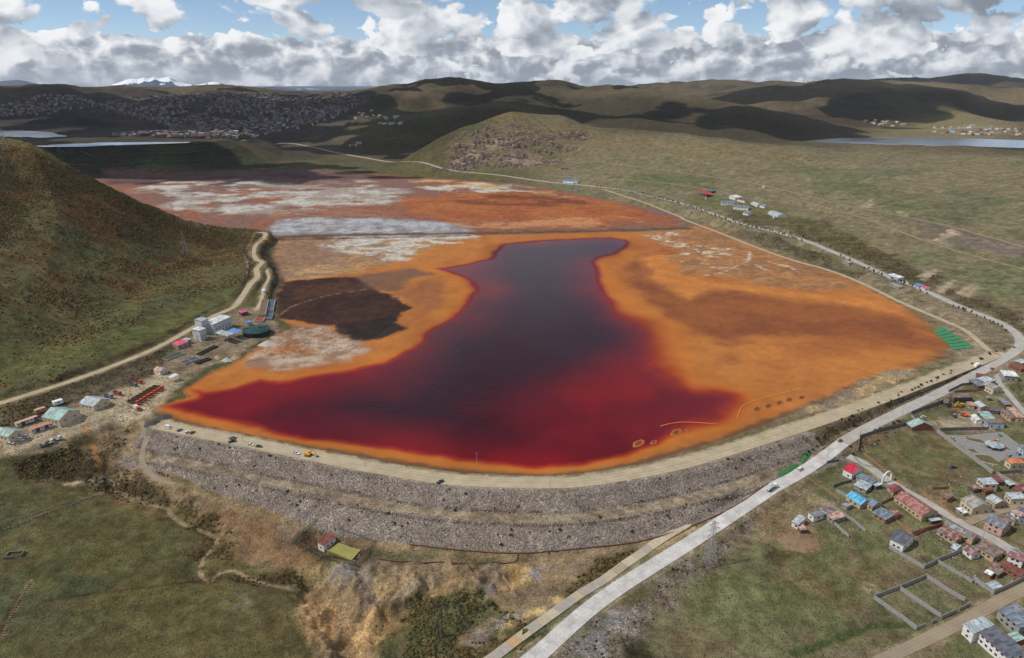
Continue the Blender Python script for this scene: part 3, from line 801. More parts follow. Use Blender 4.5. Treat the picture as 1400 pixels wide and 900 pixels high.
# causeway
stroke([(366, 325), (466, 322), (550, 320.5), (640, 319.5), (760, 317), (860, 314.5), (940, 312)], (92, 78, 66), 22, 5, 3, 14, .9, z=0.5, mask=(.3, .4, 0))
stroke([(366, 328), (466, 326), (560, 324), (640, 322)], (74, 46, 34), 10, 4, 3, 14, .8, z=0.5)
stroke([(450, 323.5), (560, 322), (640, 320.5)], (186, 182, 176), 5, 2, 2, 10, .7, z=0.5)
# hill side of the basin: dark banks
paint([(352, 318), (368, 314), (380, 328), (374, 350), (390, 388), (380, 398), (381, 434), (366, 440), (356, 420), (368, 385), (362, 362), (352, 350), (358, 335), (366, 326)], (84, 76, 62), 4, 4, 10, .85, mask=(.8, .4, 0), seed=85)

# --- lake bed green sheet and banks at the far corner
paint([(1275, 430), (1310, 450), (1345, 470), (1370, 482), (1340, 492), (1305, 500), (1300, 480), (1320, 470), (1300, 455)], (140, 124, 102), 5, 4, 12, .9, seed=86, mask=(.2, .5, 0))
paint([(1180, 372), (1260, 400), (1330, 432), (1385, 462), (1380, 480), (1330, 455), (1250, 415), (1170, 382)], (124, 110, 90), 6, 6, 14, .8, seed=87, mask=(.5, .5, 0))
paint([(1010, 312), (1100, 340), (1180, 374), (1170, 384), (1090, 352), (1000, 322)], (92, 84, 66), 5, 5, 12, .8, seed=88, mask=(.8, .4, 0))

# --- plant yard
paint([(-40, 632), (60, 608), (130, 592), (175, 578), (215, 572), (225, 552), (240, 532), (262, 515), (330, 482), (380, 452), (376, 430), (350, 420), (320, 424), (270, 455), (220, 490), (150, 520), (60, 556), (-40, 582)], (140, 124, 102), 4, 4, 10, .9, mask=(.2, .4, 0), c2=(122, 106, 88), c2s=14, seed=90)
paint([(-40, 610), (60, 575), (140, 545), (215, 512), (250, 520), (225, 545), (205, 566), (150, 583), (80, 602), (0, 624), (-40, 634)], (168, 152, 126), 4, 3, 12, .9, seed=91, mask=(.1, .2, 0))
paint([(0, 560), (80, 530), (160, 500), (220, 478), (240, 476), (215, 508), (150, 535), (60, 568), (0, 592)], (84, 74, 58), 4, 4, 10, .85, seed=92, mask=(.8, .3, 0))
paint([(20, 616), (60, 605), (95, 610), (60, 622)], (120, 108, 92), 4, 3, 8, .7, seed=93)
# --- gully country below the yard
paint([(60, 622), (120, 596), (180, 580), (205, 590), (230, 640), (240, 668), (210, 690), (150, 680), (110, 664), (70, 660), (20, 640)], (88, 72, 54), 5, 6, 12, .9, seed=94, mask=(.8, .5, 0), c2=(120, 100, 76), c2s=18)
paint([(150, 585), (185, 580), (195, 620), (190, 650), (170, 640), (160, 610)], (140, 120, 92), 5, 6, 10, .8, seed=95, breakup=(14, -.25, .15), mask=(.2, .6, 0))
paint([(20, 628), (60, 620), (80, 640), (60, 660), (25, 650)], (50, 38, 28), 5, 5, 10, .9, seed=96, mask=(1, .2, 0))
paint([(60, 628), (110, 615), (140, 640), (130, 664), (80, 662)], (66, 56, 40), 4, 6, 10, .9, seed=97, mask=(1, .2, 0))
stroke([(115, 582), (122, 600), (130, 616), (136, 640)], (166, 122, 74), 3, 1, 1, 6, .9)
# --- bare ground at the toe of the dam
paint([(226, 662), (300, 682), (400, 706), (425, 712), (402, 742), (440, 770), (520, 766), (700, 770), (760, 758), (860, 745), (900, 735), (880, 756), (820, 790), (740, 830), (690, 850), (640, 880), (600, 905), (560, 890), (580, 842), (540, 840), (520, 850), (500, 920), (440, 920), (405, 850), (420, 800), (330, 770), (300, 735), (250, 700), (215, 678)], (138, 116, 88), 4, 6, 16, .95, mask=(.15, .4, 0), c2=(120, 104, 88), c2s=26, seed=100)
paint([(290, 690), (360, 705), (400, 742), (430, 770), (390, 780), (330, 760), (310, 730), (280, 705)], (122, 92, 62), 6, 8, 16, .8, seed=101)
paint([(410, 775), (460, 772), (520, 780), (580, 800), (540, 825), (500, 830), (450, 810)], (116, 106, 96), 7, 9, 14, .75, seed=102, c2=(150, 128, 90), c2s=16)
paint([(420, 820), (450, 830), (462, 870), (440, 880), (415, 850)], (182, 146, 100), 4, 5, 8, .9, seed=103)
paint([(484, 850), (540, 845), (580, 820), (560, 848), (530, 870), (505, 905), (484, 905)], (186, 152, 104), 5, 6, 8, .85, seed=104, c2=(150, 122, 88), c2s=10)
paint([(560, 790), (640, 782), (720, 775), (740, 780), (690, 800), (600, 812)], (178, 148, 98), 6, 7, 14, .8, seed=105, breakup=(18, -.35, .1))
for i, pg in enumerate(([(650, 808), (675, 800), (682, 810), (665, 820)], [(715, 785), (745, 775), (738, 786), (722, 792)], [(735, 838), (760, 824), (770, 828), (745, 845)], [(455, 775), (490, 772), (486, 785), (460, 786)])):
    paint(pg, (128, 126, 126), 3, 4, 8, .85, seed=106 + i)
paint([(522, 740), (560, 736), (574, 742), (545, 766), (510, 764)], (88, 84, 58), 3, 3, 8, .9, seed=110, mask=(.8, 0, 0))
paint([(560, 822), (620, 812), (690, 820), (690, 838), (640, 862), (600, 905), (545, 905), (548, 860)], (78, 80, 50), 4, 5, 10, .9, seed=111, mask=(.95, .1, 0))
paint([(705, 870), (690, 840), (740, 845), (770, 810), (800, 785), (820, 760), (860, 752), (880, 757), (820, 800), (740, 855), (700, 890), (640, 905), (600, 905), (650, 880)], (92, 80, 50), 4, 5, 10, .9, seed=112, mask=(1, .1, 0))
paint([(626, 880), (700, 842), (752, 822), (765, 822), (720, 850), (650, 885)], (186, 156, 106), 3, 4, 8, .85, seed=113, c2=(140, 130, 118), c2s=12)
# pit of the seepage pond and the dam toe
paint([(400, 742), (420, 722), (434, 712), (470, 722), (512, 742), (505, 760), (490, 775), (450, 768)], (92, 72, 52), 3, 3, 8, .95, seed=150, c2=(70, 54, 40), c2s=8, mask=(.3, .4, 0))
stroke([(228, 662), (330, 690), (430, 714), (520, 742), (600, 752), (700, 758), (790, 752), (870, 743), (900, 735)], (132, 112, 84), 9, 3, 3, 10, .9, mask=(.3, .4, 0), breakup=(14, -.6, -.1))
# banks by the gully
paint([(235, 690), (270, 684), (300, 705), (305, 730), (330, 775), (410, 792), (415, 805), (340, 800), (272, 790), (255, 760), (275, 735), (250, 715)], (84, 72, 46), 4, 6, 10, .9, seed=114, mask=(1, .1, 0), breakup=(14, -.4, 0))
paint([(150, 655), (185, 660), (240, 685), (225, 692), (180, 680), (140, 672)], (76, 66, 44), 4, 4, 8, .8, seed=115, mask=(.9, .2, 0))
stroke(None, (142, 124, 98), 2.2, .8, .6, 6, .9, line=GULLY)
stroke([(160, 664), (145, 654), (135, 660), (90, 662)], (168, 150, 122), 3, 1, 1, 6, .85)
stroke(None, (132, 106, 76), 4.0, 1.2, 1, 6, .6, line=GULLY2)
paint([(140, 668), (180, 682), (240, 702), (230, 712), (190, 706), (150, 690)], (126, 102, 72), 4, 5, 10, .6, seed=116, breakup=(12, -.2, .2))
# foreground left meadow
for i, pg in enumerate(([(60, 700), (160, 690), (240, 720), (250, 780), (180, 800), (60, 790)], [(160, 780), (270, 790), (330, 830), (260, 870), (140, 850)])):
    paint(pg, (80, 76, 42), 14, 14, 20, .55, seed=117 + i, breakup=(16, -.3, .3))
paint([(40, 825), (130, 805), (150, 815), (100, 850), (60, 850)], (84, 76, 52), 6, 6, 10, .5, seed=119)
paint([(305, 818), (330, 810), (340, 825), (318, 838)], (122, 112, 100), 3, 4, 5, .8, breakup=(5, -.2, .2), seed=120)
paint([(250, 790), (275, 790), (270, 802), (255, 800)], (120, 108, 92), 2, 3, 5, .6, breakup=(5, -.2, .2), seed=121)
stroke([(62, 822), (120, 813), (180, 806), (250, 797), (275, 793)], (56, 48, 30), 1.2, .5, .5, 5, .7)
stroke([(4, 870), (14, 845), (30, 815), (42, 795)], (134, 112, 82), 2.2, .7, .4, 6, .9)
stroke([(0, 868), (10, 843), (24, 815)], (60, 46, 30), 3.5, 1.2, .6, 6, .7)
# strip of scrub and stones along the highway
paint([(745, 905), (800, 862), (860, 822), (920, 780), (990, 725), (1030, 690), (1050, 690), (1040, 720), (990, 770), (930, 815), (880, 862), (850, 905)], (122, 112, 106), 4, 6, 10, .9, seed=122, mask=(.6, .8, 0), c2=(102, 92, 76), c2s=10)
paint([(780, 885), (840, 838), (880, 828), (880, 850), (840, 880), (800, 903)], (142, 138, 140), 4, 5, 8, .7, seed=123, breakup=(9, -.3, .2))
paint([(848, 905), (852, 882), (880, 878), (895, 905)], (44, 38, 24), 3, 3, 8, .85, seed=124)
stroke([(690, 898), (760, 845), (830, 797), (890, 756), (940, 722), (1000, 682), (1060, 648), (1090, 632)], (98, 100, 68), 3.5, 1.2, .8, 8, .85)
stroke([(690, 905), (780, 842), (850, 795), (900, 760)], (168, 152, 120), 1.2, .5, .8, 6, .8, breakup=(8, -.3, .1))
stroke([(885, 755), (940, 722), (985, 692), (1030, 664), (1075, 640), (1095, 626)], (166, 136, 96), 5, 1.5, 1, 8, .85)
# waste ground and meadow this side of the village
paint([(1020, 690), (1060, 672), (1100, 655), (1140, 690), (1150, 700), (1100, 722), (1080, 745), (1040, 735), (1030, 715)], (142, 124, 98), 5, 5, 10, .85, seed=125, mask=(.3, .5, 0), c2=(118, 102, 76), c2s=16)
paint([(1060, 735), (1080, 720), (1110, 738), (1122, 745), (1108, 755), (1066, 748)], (136, 110, 86), 5, 9, 10, .9, seed=126, mask=(0, .4, 0))
paint([(1030, 705), (1055, 690), (1065, 705), (1045, 720)], (104, 82, 54), 5, 4, 8, .7, seed=127)
paint([(1005, 740), (1060, 752), (1100, 750), (1090, 768), (1050, 768), (1010, 750)], (74, 58, 38), 4, 5, 8, .8, breakup=(9, -.25, .15), seed=128)
for i, pg in enumerate(([(1140, 770), (1190, 760), (1210, 790), (1180, 830), (1130, 825), (1110, 800)], [(1060, 780), (1100, 775), (1110, 800), (1075, 800)], [(1200, 850), (1250, 870), (1200, 880), (1150, 878)], [(900, 870), (960, 860), (1000, 895), (900, 905)])):
    paint(pg, (108, 86, 62), 8, 9, 12, .6, seed=130 + i, breakup=(10, -.3, .3))
for i, pg in enumerate(([(930, 800), (1000, 770), (1080, 800), (1090, 840), (1020, 870), (950, 850)], [(1180, 720), (1220, 730), (1240, 760), (1200, 775), (1150, 755)])):
    paint(pg, (96, 102, 66), 10, 10, 14, .6, seed=135 + i)
paint([(1180, 802), (1198, 797), (1203, 808), (1186, 812)], (176, 162, 138), 3, 3, 5, .8, breakup=(5, -.3, .1), seed=137)
stroke([(1085, 894), (1150, 873), (1200, 856), (1240, 857), (1270, 866)], (60, 74, 40), 3.5, 1.2, .8, 6, .85)
paint([(1080, 905), (1150, 885), (1220, 880), (1250, 880), (1200, 905)], (114, 104, 84), 5, 5, 9, .6, seed=138)
paint([(1240, 905), (1300, 868), (1330, 850), (1345, 870), (1300, 905)], (138, 120, 96), 4, 4, 8, .8, seed=139, c2=(98, 98, 66), c2s=12)
# village yards
paint([(1150, 640), (1180, 634), (1240, 676), (1330, 725), (1400, 770), (1400, 800), (1350, 800), (1290, 790), (1230, 740), (1190, 700), (1120, 720), (1100, 710), (1130, 690), (1150, 670)], (120, 112, 88), 5, 5, 9, .6, seed=140, c2=(94, 100, 62), c2s=12, mask=(.3, .3, 0))
paint([(1175, 600), (1210, 590), (1280, 588), (1330, 640), (1310, 660), (1260, 665), (1220, 645), (1190, 625)], (98, 96, 62), 6, 6, 12, .8, seed=141, c2=(114, 96, 74), c2s=16)
paint([(1300, 570), (1345, 552), (1362, 580), (1350, 588), (1290, 590), (1262, 585)], (150, 136, 116), 4, 4, 8, .9, seed=142, mask=(.1, .3, 0))
paint([(1320, 535), (1360, 522), (1400, 570), (1400, 600), (1370, 590), (1350, 560)], (112, 108, 78), 5, 5, 9, .7, seed=143)
paint([(1375, 528), (1400, 512), (1400, 558), (1385, 545)], (86, 90, 58), 3, 3, 8, .9, seed=144, mask=(.6, 0, 0))
paint([(1360, 500), (1395, 488), (1400, 500), (1370, 518)], (150, 140, 124), 3, 3, 8, .8, seed=145)
# road verges
for nm, px, wid, mat, flat in ROADS:
    if nm == 'crest_road':
        stroke(None, (170, 154, 126), wid + 4, 1.5, 1.0, 6, .9, line=ROADLINES[nm], mask=(0, .3, 0))
    elif rg.min() and mat != 'concrete':
        stroke(None, (138, 120, 94), wid + 3, 2.0, 1.2, 6, .85, line=ROADLINES[nm], mask=(.1, .4, 0))
    else:
        stroke(None, (140, 126, 104), wid + 4, 2.0, 1.2, 6, .8, line=ROADLINES[nm], mask=(.2, .5, 0))
# scrub between crest road and highway
paint([(1095, 612), (1130, 590), (1200, 562), (1270, 532), (1330, 508), (1335, 512), (1270, 542), (1200, 574), (1140, 606)], (112, 96, 70), 3, 4, 7, .9, seed=146, mask=(.7, .4, 0), c2=(84, 70, 48), c2s=9)
# dam faces: quarried stone
_pr = A([(1108, 596)])[0]
_ic = int(np.argmin(np.hypot(CREST[:, 0] - _pr[0], CREST[:, 1] - _pr[1])))
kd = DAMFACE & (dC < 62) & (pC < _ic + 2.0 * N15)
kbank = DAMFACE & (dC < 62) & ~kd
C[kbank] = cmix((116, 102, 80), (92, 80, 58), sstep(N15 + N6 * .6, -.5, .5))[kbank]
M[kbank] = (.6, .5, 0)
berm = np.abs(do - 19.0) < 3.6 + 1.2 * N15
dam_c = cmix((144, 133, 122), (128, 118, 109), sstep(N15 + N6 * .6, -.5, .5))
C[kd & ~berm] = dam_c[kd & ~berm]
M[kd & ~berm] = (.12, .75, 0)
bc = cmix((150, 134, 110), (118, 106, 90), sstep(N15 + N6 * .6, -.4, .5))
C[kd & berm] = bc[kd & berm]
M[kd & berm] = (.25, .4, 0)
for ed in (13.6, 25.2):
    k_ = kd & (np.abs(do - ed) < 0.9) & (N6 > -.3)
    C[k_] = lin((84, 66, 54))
C[rg > 22000] = lin((70, 80, 100))  # blue of distant haze painted into the farthest land
M[rg > 9000] = 0
C *= (1.0 + 0.10 * N15 + 0.08 * N6 * (rg < 1500))[..., None]
_b = (1 - sstep(SDB, -3, 6))[..., None]
_g = C.mean(-1, keepdims=True)
C = C * (1 - _b) + (C * .80 + _g * .05) * _b
C = np.clip(C, 0.008, 0.9)
# ------------------------------------------------------------------ materials
MATS = {}


def material(name, build):
    if name in MATS:
        return MATS[name]
    m = bpy.data.materials.new(name); m.use_nodes = True
    nt = NT(m.node_tree)
    bs = nt.n('ShaderNodeBsdfPrincipled')
    o = nt.n('ShaderNodeOutputMaterial')
    nt.link(bs.outputs[0], o.inputs[0])
    build(nt, bs)
    MATS[name] = m
    return m


def plain(name, rgb, rough=0.85, var=0.25, scale=0.8, spec=0.25, metal=0.0, streak=False):
    """paint, plaster, soil ...: one colour with uneven wear"""
    def b(nt, bs):
        t = nt.n('ShaderNodeTexCoord')
        vec = t.outputs['Object']
        if streak:
            vec = nt.vmath('MULTIPLY', vec, (1, 1, 0.15))
        n1 = nt.noise(vec, scale, 4, 0.6)
        n2 = nt.noise(vec, scale * 6, 2, 0.6)
        f = nt.math('ADD', nt.math('MULTIPLY', n1, 0.65), nt.math('MULTIPLY', n2, 0.35))
        f = nt.smooth(f, 0.3, 0.7, 1 - var, 1 + var * 0.6)
        nt.link(nt.mix(1.0, (*lin(rgb), 1), f, 'MULTIPLY'), bs.inputs['Base Color'])
        bs.inputs['Roughness'].default_value = rough
        bs.inputs['Specular IOR Level'].default_value = spec
        bs.inputs['Metallic'].default_value = metal
    return material(name, b)


def ground_mat(nt, bs):
    at = nt.n('ShaderNodeAttribute', attribute_name='Col')
    mk = nt.n('ShaderNodeAttribute', attribute_name='Mask')
    ms = nt.n('ShaderNodeSeparateColor'); nt.link(mk.outputs['Color'], ms.inputs[0])
    scrub, stone, wet = ms.outputs
    P = nt.n('ShaderNodeNewGeometry').outputs['Position']
    n1 = nt.noise(P, 0.16, 5, 0.62)
    n2 = nt.noise(P, 0.9, 4, 0.75)
    n3 = nt.noise(P, 0.035, 4, 0.6)
    n4 = nt.noise(P, 2.1, 2, 0.7)
    n5 = nt.noise(P, 0.07, 5, 0.68)
    f = nt.smooth(nt.math('ADD', nt.math('MULTIPLY', n1, 0.45), nt.math('MULTIPLY', n2, 0.55)), 0.34, 0.66, 0.55, 1.48)
    f = nt.math('MULTIPLY', f, nt.smooth(n4, 0.3, 0.7, 0.72, 1.26))
    f = nt.math('MULTIPLY', f, nt.smooth(n5, 0.36, 0.62, 0.74, 1.16))
    amt = nt.math('SUBTRACT', 1.0, nt.math('MULTIPLY', wet, 0.95), clamp=True)
    f = nt.math('ADD', 1.0, nt.math('MULTIPLY', nt.math('SUBTRACT', f, 1.0), amt))
    col = nt.mix(1.0, at.outputs['Color'], f, 'MULTIPLY')
    # broad drift of hue
    hue = nt.smooth(n3, 0.35, 0.65)
    col = nt.mix(nt.math('MULTIPLY', amt, 0.35), col, nt.mix(hue, nt.mix(1.0, col, (1.09, 1.0, 0.90, 1), 'MULTIPLY'), nt.mix(1.0, col, (0.92, 0.99, 0.98, 1), 'MULTIPLY')))
    # tussocks and low shrubs
    s1 = nt.noise(P, 0.42, 4, 0.7)
    thr = nt.math('SUBTRACT', 0.74, nt.math('MULTIPLY', scrub, 0.24))
    sm = nt.smooth(nt.math('SUBTRACT', s1, thr), -0.02, 0.05)
    col = nt.mix(nt.math('MULTIPLY', sm, nt.math('MULTIPLY', scrub, 0.75)), col, (0.026, 0.021, 0.011, 1))
    # loose stones
    vo = nt.n('ShaderNodeTexVoronoi', feature='F1'); nt.link(P, vo.inputs['Vector']); vo.inputs['Scale'].default_value = 0.95
    vs = nt.n('ShaderNodeSeparateColor'); nt.link(vo.outputs['Color'], vs.inputs[0])
    stn = nt.smooth(vs.outputs[0], 0.0, 1.0, 0.68, 1.4)
    stn = nt.math('MULTIPLY', stn, nt.smooth(vo.outputs['Distance'], 0.35, 0.8, 1.08, 0.62))
    stf = nt.math('ADD', 1.0, nt.math('MULTIPLY', nt.math('SUBTRACT', stn, 1.0), stone))
    col = nt.mix(1.0, col, stf, 'MULTIPLY')
    nt.link(col, bs.inputs['Base Color'])
    nt.link(nt.math('SUBTRACT', 0.95, nt.math('MULTIPLY', wet, 0.35)), bs.inputs['Roughness'])
    bs.inputs['Specular IOR Level'].default_value = 0.12
    bp = nt.n('ShaderNodeBump'); bp.inputs['Strength'].default_value = 0.9; bp.inputs['Distance'].default_value = 1.2
    hgt = nt.math('ADD', nt.math('MULTIPLY', n2, 0.5), nt.math('ADD', nt.math('MULTIPLY', n1, 0.8), nt.math('MULTIPLY', sm, 0.5)))
    nt.link(nt.math('MULTIPLY', hgt, amt), bp.inputs['Height'])
    nt.link(bp.outputs[0], bs.inputs['Normal'])


def tag(o, label=None, cat=None, group=None, kind=None):
    if label: o['label'] = label
    if cat: o['category'] = cat
    if group: o['group'] = group
    if kind: o['kind'] = kind
    return o


def mesh_obj(name, verts, faces, mat, parent=None, smooth=False, loc=None):
    me = bpy.data.meshes.new(name)
    me.from_pydata([tuple(map(float, v)) for v in verts], [], [tuple(f) for f in faces])
    me.validate(); me.update()
    if mat is not None:
        me.materials.append(mat)
    if smooth:
        me.polygons.foreach_set('use_smooth', [True] * len(me.polygons))
    o = bpy.data.objects.new(name, me)
    COL.objects.link(o)
    if parent is not None:
        o.parent = parent
    if loc is not None:
        o.location = loc
    return o


def grid_obj(name, X, Y, Zv, attrs, mat, keep=None):
    nr, nc = X.shape
    idx = np.arange(nr * nc).reshape(nr, nc)
    q = np.stack([idx[:-1, :-1], idx[:-1, 1:], idx[1:, 1:], idx[1:, :-1]], -1).reshape(-1, 4)
    if keep is not None:
        q = q[keep.reshape(-1)]
    used, inv = np.unique(q, return_inverse=True)
    q = inv.reshape(-1, 4)
    co = np.stack([X.ravel()[used], Y.ravel()[used], Zv.ravel()[used]], -1).astype(np.float32)
    me = bpy.data.meshes.new(name)
    me.vertices.add(len(co)); me.vertices.foreach_set('co', co.ravel())
    me.loops.add(q.size); me.loops.foreach_set('vertex_index', q.ravel()[...].astype(np.int32))
    me.polygons.add(len(q))
    me.polygons.foreach_set('loop_start', np.arange(0, q.size, 4, dtype=np.int32))
    me.polygons.foreach_set('use_smooth', np.ones(len(q), bool))
    me.update(calc_edges=True)
    for an, arr in attrs.items():
        a = me.color_attributes.new(an, 'FLOAT_COLOR', 'POINT')
        full = np.ones((len(used), 4), np.float32); full[:, :3] = arr.reshape(-1, 3)[used]
        a.data.foreach_set('color', full.ravel())
    me.materials.append(mat)
    o = bpy.data.objects.new(name, me); COL.objects.link(o)
    return o


# ------------------------------------------------------------------ lake
LAKE = W([(684, 334), (720, 330), (768, 327), (835, 324.5), (858, 328), (864, 333), (845, 347), (822, 352), (813, 358), (818, 369), (822, 383), (828, 397), (852, 424), (892, 439),
          (912, 455), (925, 480), (928, 500), (940, 520), (955, 530), (990, 533), (1014, 538), (1020, 553), (997, 579), (975, 583), (950, 589), (912, 600), (869, 620), (802, 636), (734, 640), (667, 634), (600, 625), (533, 614), (466, 604),
          (396, 597), (336, 582), (279, 570), (235, 561), (218, 557), (235, 553), (265, 546), (268, 540), (256, 532), (279, 537), (319, 532), (352, 520), (379, 521), (430, 513), (470, 508), (500, 501), (526, 495),
          (560, 475), (594, 448), (620, 432), (632, 420), (640, 405), (647, 397), (640, 386), (627, 377), (595, 367), (634, 362), (667, 354), (676, 344)], 0)
DEEP = W([(690, 338), (770, 331), (838, 329), (846, 336), (826, 346), (800, 358), (795, 378), (802, 395), (822, 420), (862, 444), (874, 456), (868, 474), (840, 490), (800, 509), (745, 528), (700, 544), (676, 562), (690, 590), (650, 606), (560, 596), (470, 582), (400, 566), (390, 555), (450, 545), (520, 532), (550, 515), (570, 500), (590, 480), (610, 458), (640, 436), (664, 420), (672, 398), (660, 380), (676, 362), (684, 348)], 0)
HALO = np.array(LAKE)
lx, ly = GX, GY
ls = sel(LAKE, 60)
x, y = GX[ls], GY[ls]
wx = x + 5 * fbm(x, y, 30, 4, 801); wy = y + 5 * fbm(x, y, 30, 4, 805)
sdl = sdist(wx, wy, LAKE, 400.0)
wx2 = x + 22 * fbm(x, y, 110, 4, 811); wy2 = y + 22 * fbm(x, y, 110, 4, 815)
sdd = sdist(wx2, wy2, DEEP, 400.0)
base = C[ls].copy()
red = np.asarray(lin((94, 18, 28))); red2 = np.asarray(lin((116, 20, 26))); deep = np.asarray(lin((42, 19, 31)))
halo = np.asarray(lin((176, 104, 42)))
near = 1 - sstep(y, 420, 620)
lc = base
ns_ = np.clip(y / 800.0, .4, 1.0)
wh = (22 + 26 * (x > 60) * sstep(y, 500, 700)) * ns_
kh = (1 - sstep(sdl, 2, wh))[..., None] * 0.6
lc = lc * (1 - kh) + halo * kh
rt_ = sstep(x, 30, 110) * sstep(y, 400, 470) * (1 - sstep(y, 640, 760))
sdl0 = sdl + rt_ * 14 * fbm(x, y, 50, 4, 831)
kr = (1 - sstep(sdl0, (-5 - 26 * rt_) * ns_, (6 + 8 * rt_) * ns_))[..., None]
edge = cmix((150, 50, 32), (118, 36, 48), sstep(y, 560, 900))
lc = lc * (1 - kr) + edge * kr
kr2 = (1 - sstep(sdl0, (-13 - 38 * rt_) * ns_, 0))[..., None]
redn = red + (red2 - red) * sstep(fbm(x, y, 70, 4, 821), -.3, .4)[..., None]
redn = redn * (1 + 0.14 * fbm(x, y, 60, 5, 825))[..., None]
lc = lc * (1 - kr2) + redn * kr2
kd2 = (1 - sstep(sdd, -46, 44))[..., None] * 0.98
lc = lc * (1 - kd2) + deep * kd2
shore_k = sstep(sdl, 24, 46)
sdl = np.maximum(sdl, SDB[ls] * 6 + 36)
LAKE_KEEP = (sdl[:-1, :-1] < 40)
# bed of the lake lies below the water
Z[ls] = np.where(sdl < 40, Z[ls] - 0.5 * (1 - sstep(sdl, 18, 36)), Z[ls])
C[ls] = np.where((sdl < 46)[..., None], lc, C[ls])
M[ls] = np.where((sdl < 46)[..., None], np.asarray((0, 0, .8)), M[ls])


def water_mat(nt, bs):
    at = nt.n('ShaderNodeAttribute', attribute_name='Col')
    P = nt.n('ShaderNodeNewGeometry').outputs['Position']
    n = nt.noise(P, 0.02, 5, 0.6)
    nt.link(nt.mix(1.0, at.outputs['Color'], nt.smooth(n, 0.3, 0.7, 0.9, 1.1), 'MULTIPLY'), bs.inputs['Base Color'])
    dp = nt.n('ShaderNodeAttribute', attribute_name='Deep')
    nt.link(nt.smooth(dp.outputs['Fac'], 0, 1, 0.5, 0.13), bs.inputs['Roughness'])
    nt.link(nt.smooth(dp.outputs['Fac'], 0, 1, 0.05, 0.17), bs.inputs['Specular IOR Level'])
    bs.inputs['IOR'].default_value = 1.33
    bp = nt.n('ShaderNodeBump'); bp.inputs['Strength'].default_value = 0.5; bp.inputs['Distance'].default_value = 0.6
    nt.link(nt.noise(P, 0.35, 4, 0.6), bp.inputs['Height'])
    nt.link(bp.outputs[0], bs.inputs['Normal'])


g = grid_obj('ground', GX, GY, Z, {'Col': C, 'Mask': M}, material('ground', ground_mat))
tag(g, 'open ground of puna grass, tailings flats and stony hills', kind='structure')
lk = grid_obj('tailings_lake', x, y, np.full(x.shape, -0.02), {'Col': lc, 'Deep': np.repeat(kr2, 3, -1)}, material('lake_water', water_mat), LAKE_KEEP)
tag(lk, 'dark red acid lake with orange margins behind the dam', kind='structure')


def ribbon(name, ln, width, mat, lift=0.06, label=None, kind='structure', skirt=0.4, crown=0.0):
    p = np.asarray(ln, float)
    t = np.gradient(p[:, :2], axis=0); t /= np.linalg.norm(t, axis=1)[:, None] + 1e-9
    nrm = np.stack([t[:, 1], -t[:, 0]], -1)
    V, F, T = [], [], []
    prof_ = [(-1, -skirt, 0), (-1, 0, 0), (-.72, .01, .8), (-.5, .01, .35), (-.28, .01, .9), (0, .015, .25), (.28, .01, .9), (.5, .01, .35), (.72, .01, .8), (1, 0, 0), (1, -skirt, 0)]
    n = len(prof_); wob = fbm(np.arange(len(p)) * 9.0, np.zeros(len(p)), 40.0, 3, 7)
    edg = fbm(np.arange(len(p)) * 9.0, np.zeros(len(p)) + 5, 25.0, 3, 9)
    for i in range(len(p)):
        for q, dz, tr in prof_:
            wq = q * width / 2 * (1 + (.10 * edg[i] if abs(q) == 1 else 0)) + (.5 * wob[i] if abs(q) < 1 else 0)
            V.append((p[i, 0] + nrm[i, 0] * wq, p[i, 1] + nrm[i, 1] * wq, p[i, 2] + lift + dz)); T.append(tr)
    for i in range(len(p) - 1):
        o = i * n
        for k in range(n - 1):
            F.append((o + k, o + k + 1, o + k + n + 1, o + k + n))
    ob = mesh_obj(name, V, F, mat)
    at = ob.data.color_attributes.new('Track', 'FLOAT_COLOR', 'POINT')
    tv = np.array(T, np.float32)
    at.data.foreach_set('color', np.stack([tv, tv, tv, np.ones_like(tv)], -1).ravel())
    tag(ob, label, kind=kind)
    return ob


def road_mat(rgb, seamed, rgb2):
    def b(nt, bs):
        P = nt.n('ShaderNodeNewGeometry').outputs['Position']
        n1 = nt.noise(P, 0.12, 5, 0.6); n2 = nt.noise(P, 1.1, 3, 0.6)
        f = nt.smooth(nt.math('ADD', nt.math('MULTIPLY', n1, 0.6), nt.math('MULTIPLY', n2, 0.4)), 0.3, 0.7)
        tr = nt.n('ShaderNodeAttribute', attribute_name='Track').outputs['Fac']
        f = nt.math('ADD', nt.math('MULTIPLY', f, 0.6), nt.math('MULTIPLY', tr, 0.4), clamp=True)
        col = nt.mix(f, (*lin(rgb2), 1), (*lin(rgb), 1))
        nt.link(col, bs.inputs['Base Color'])
        bs.inputs['Roughness'].default_value = 0.95
        bs.inputs['Specular IOR Level'].default_value = 0.1
    return b


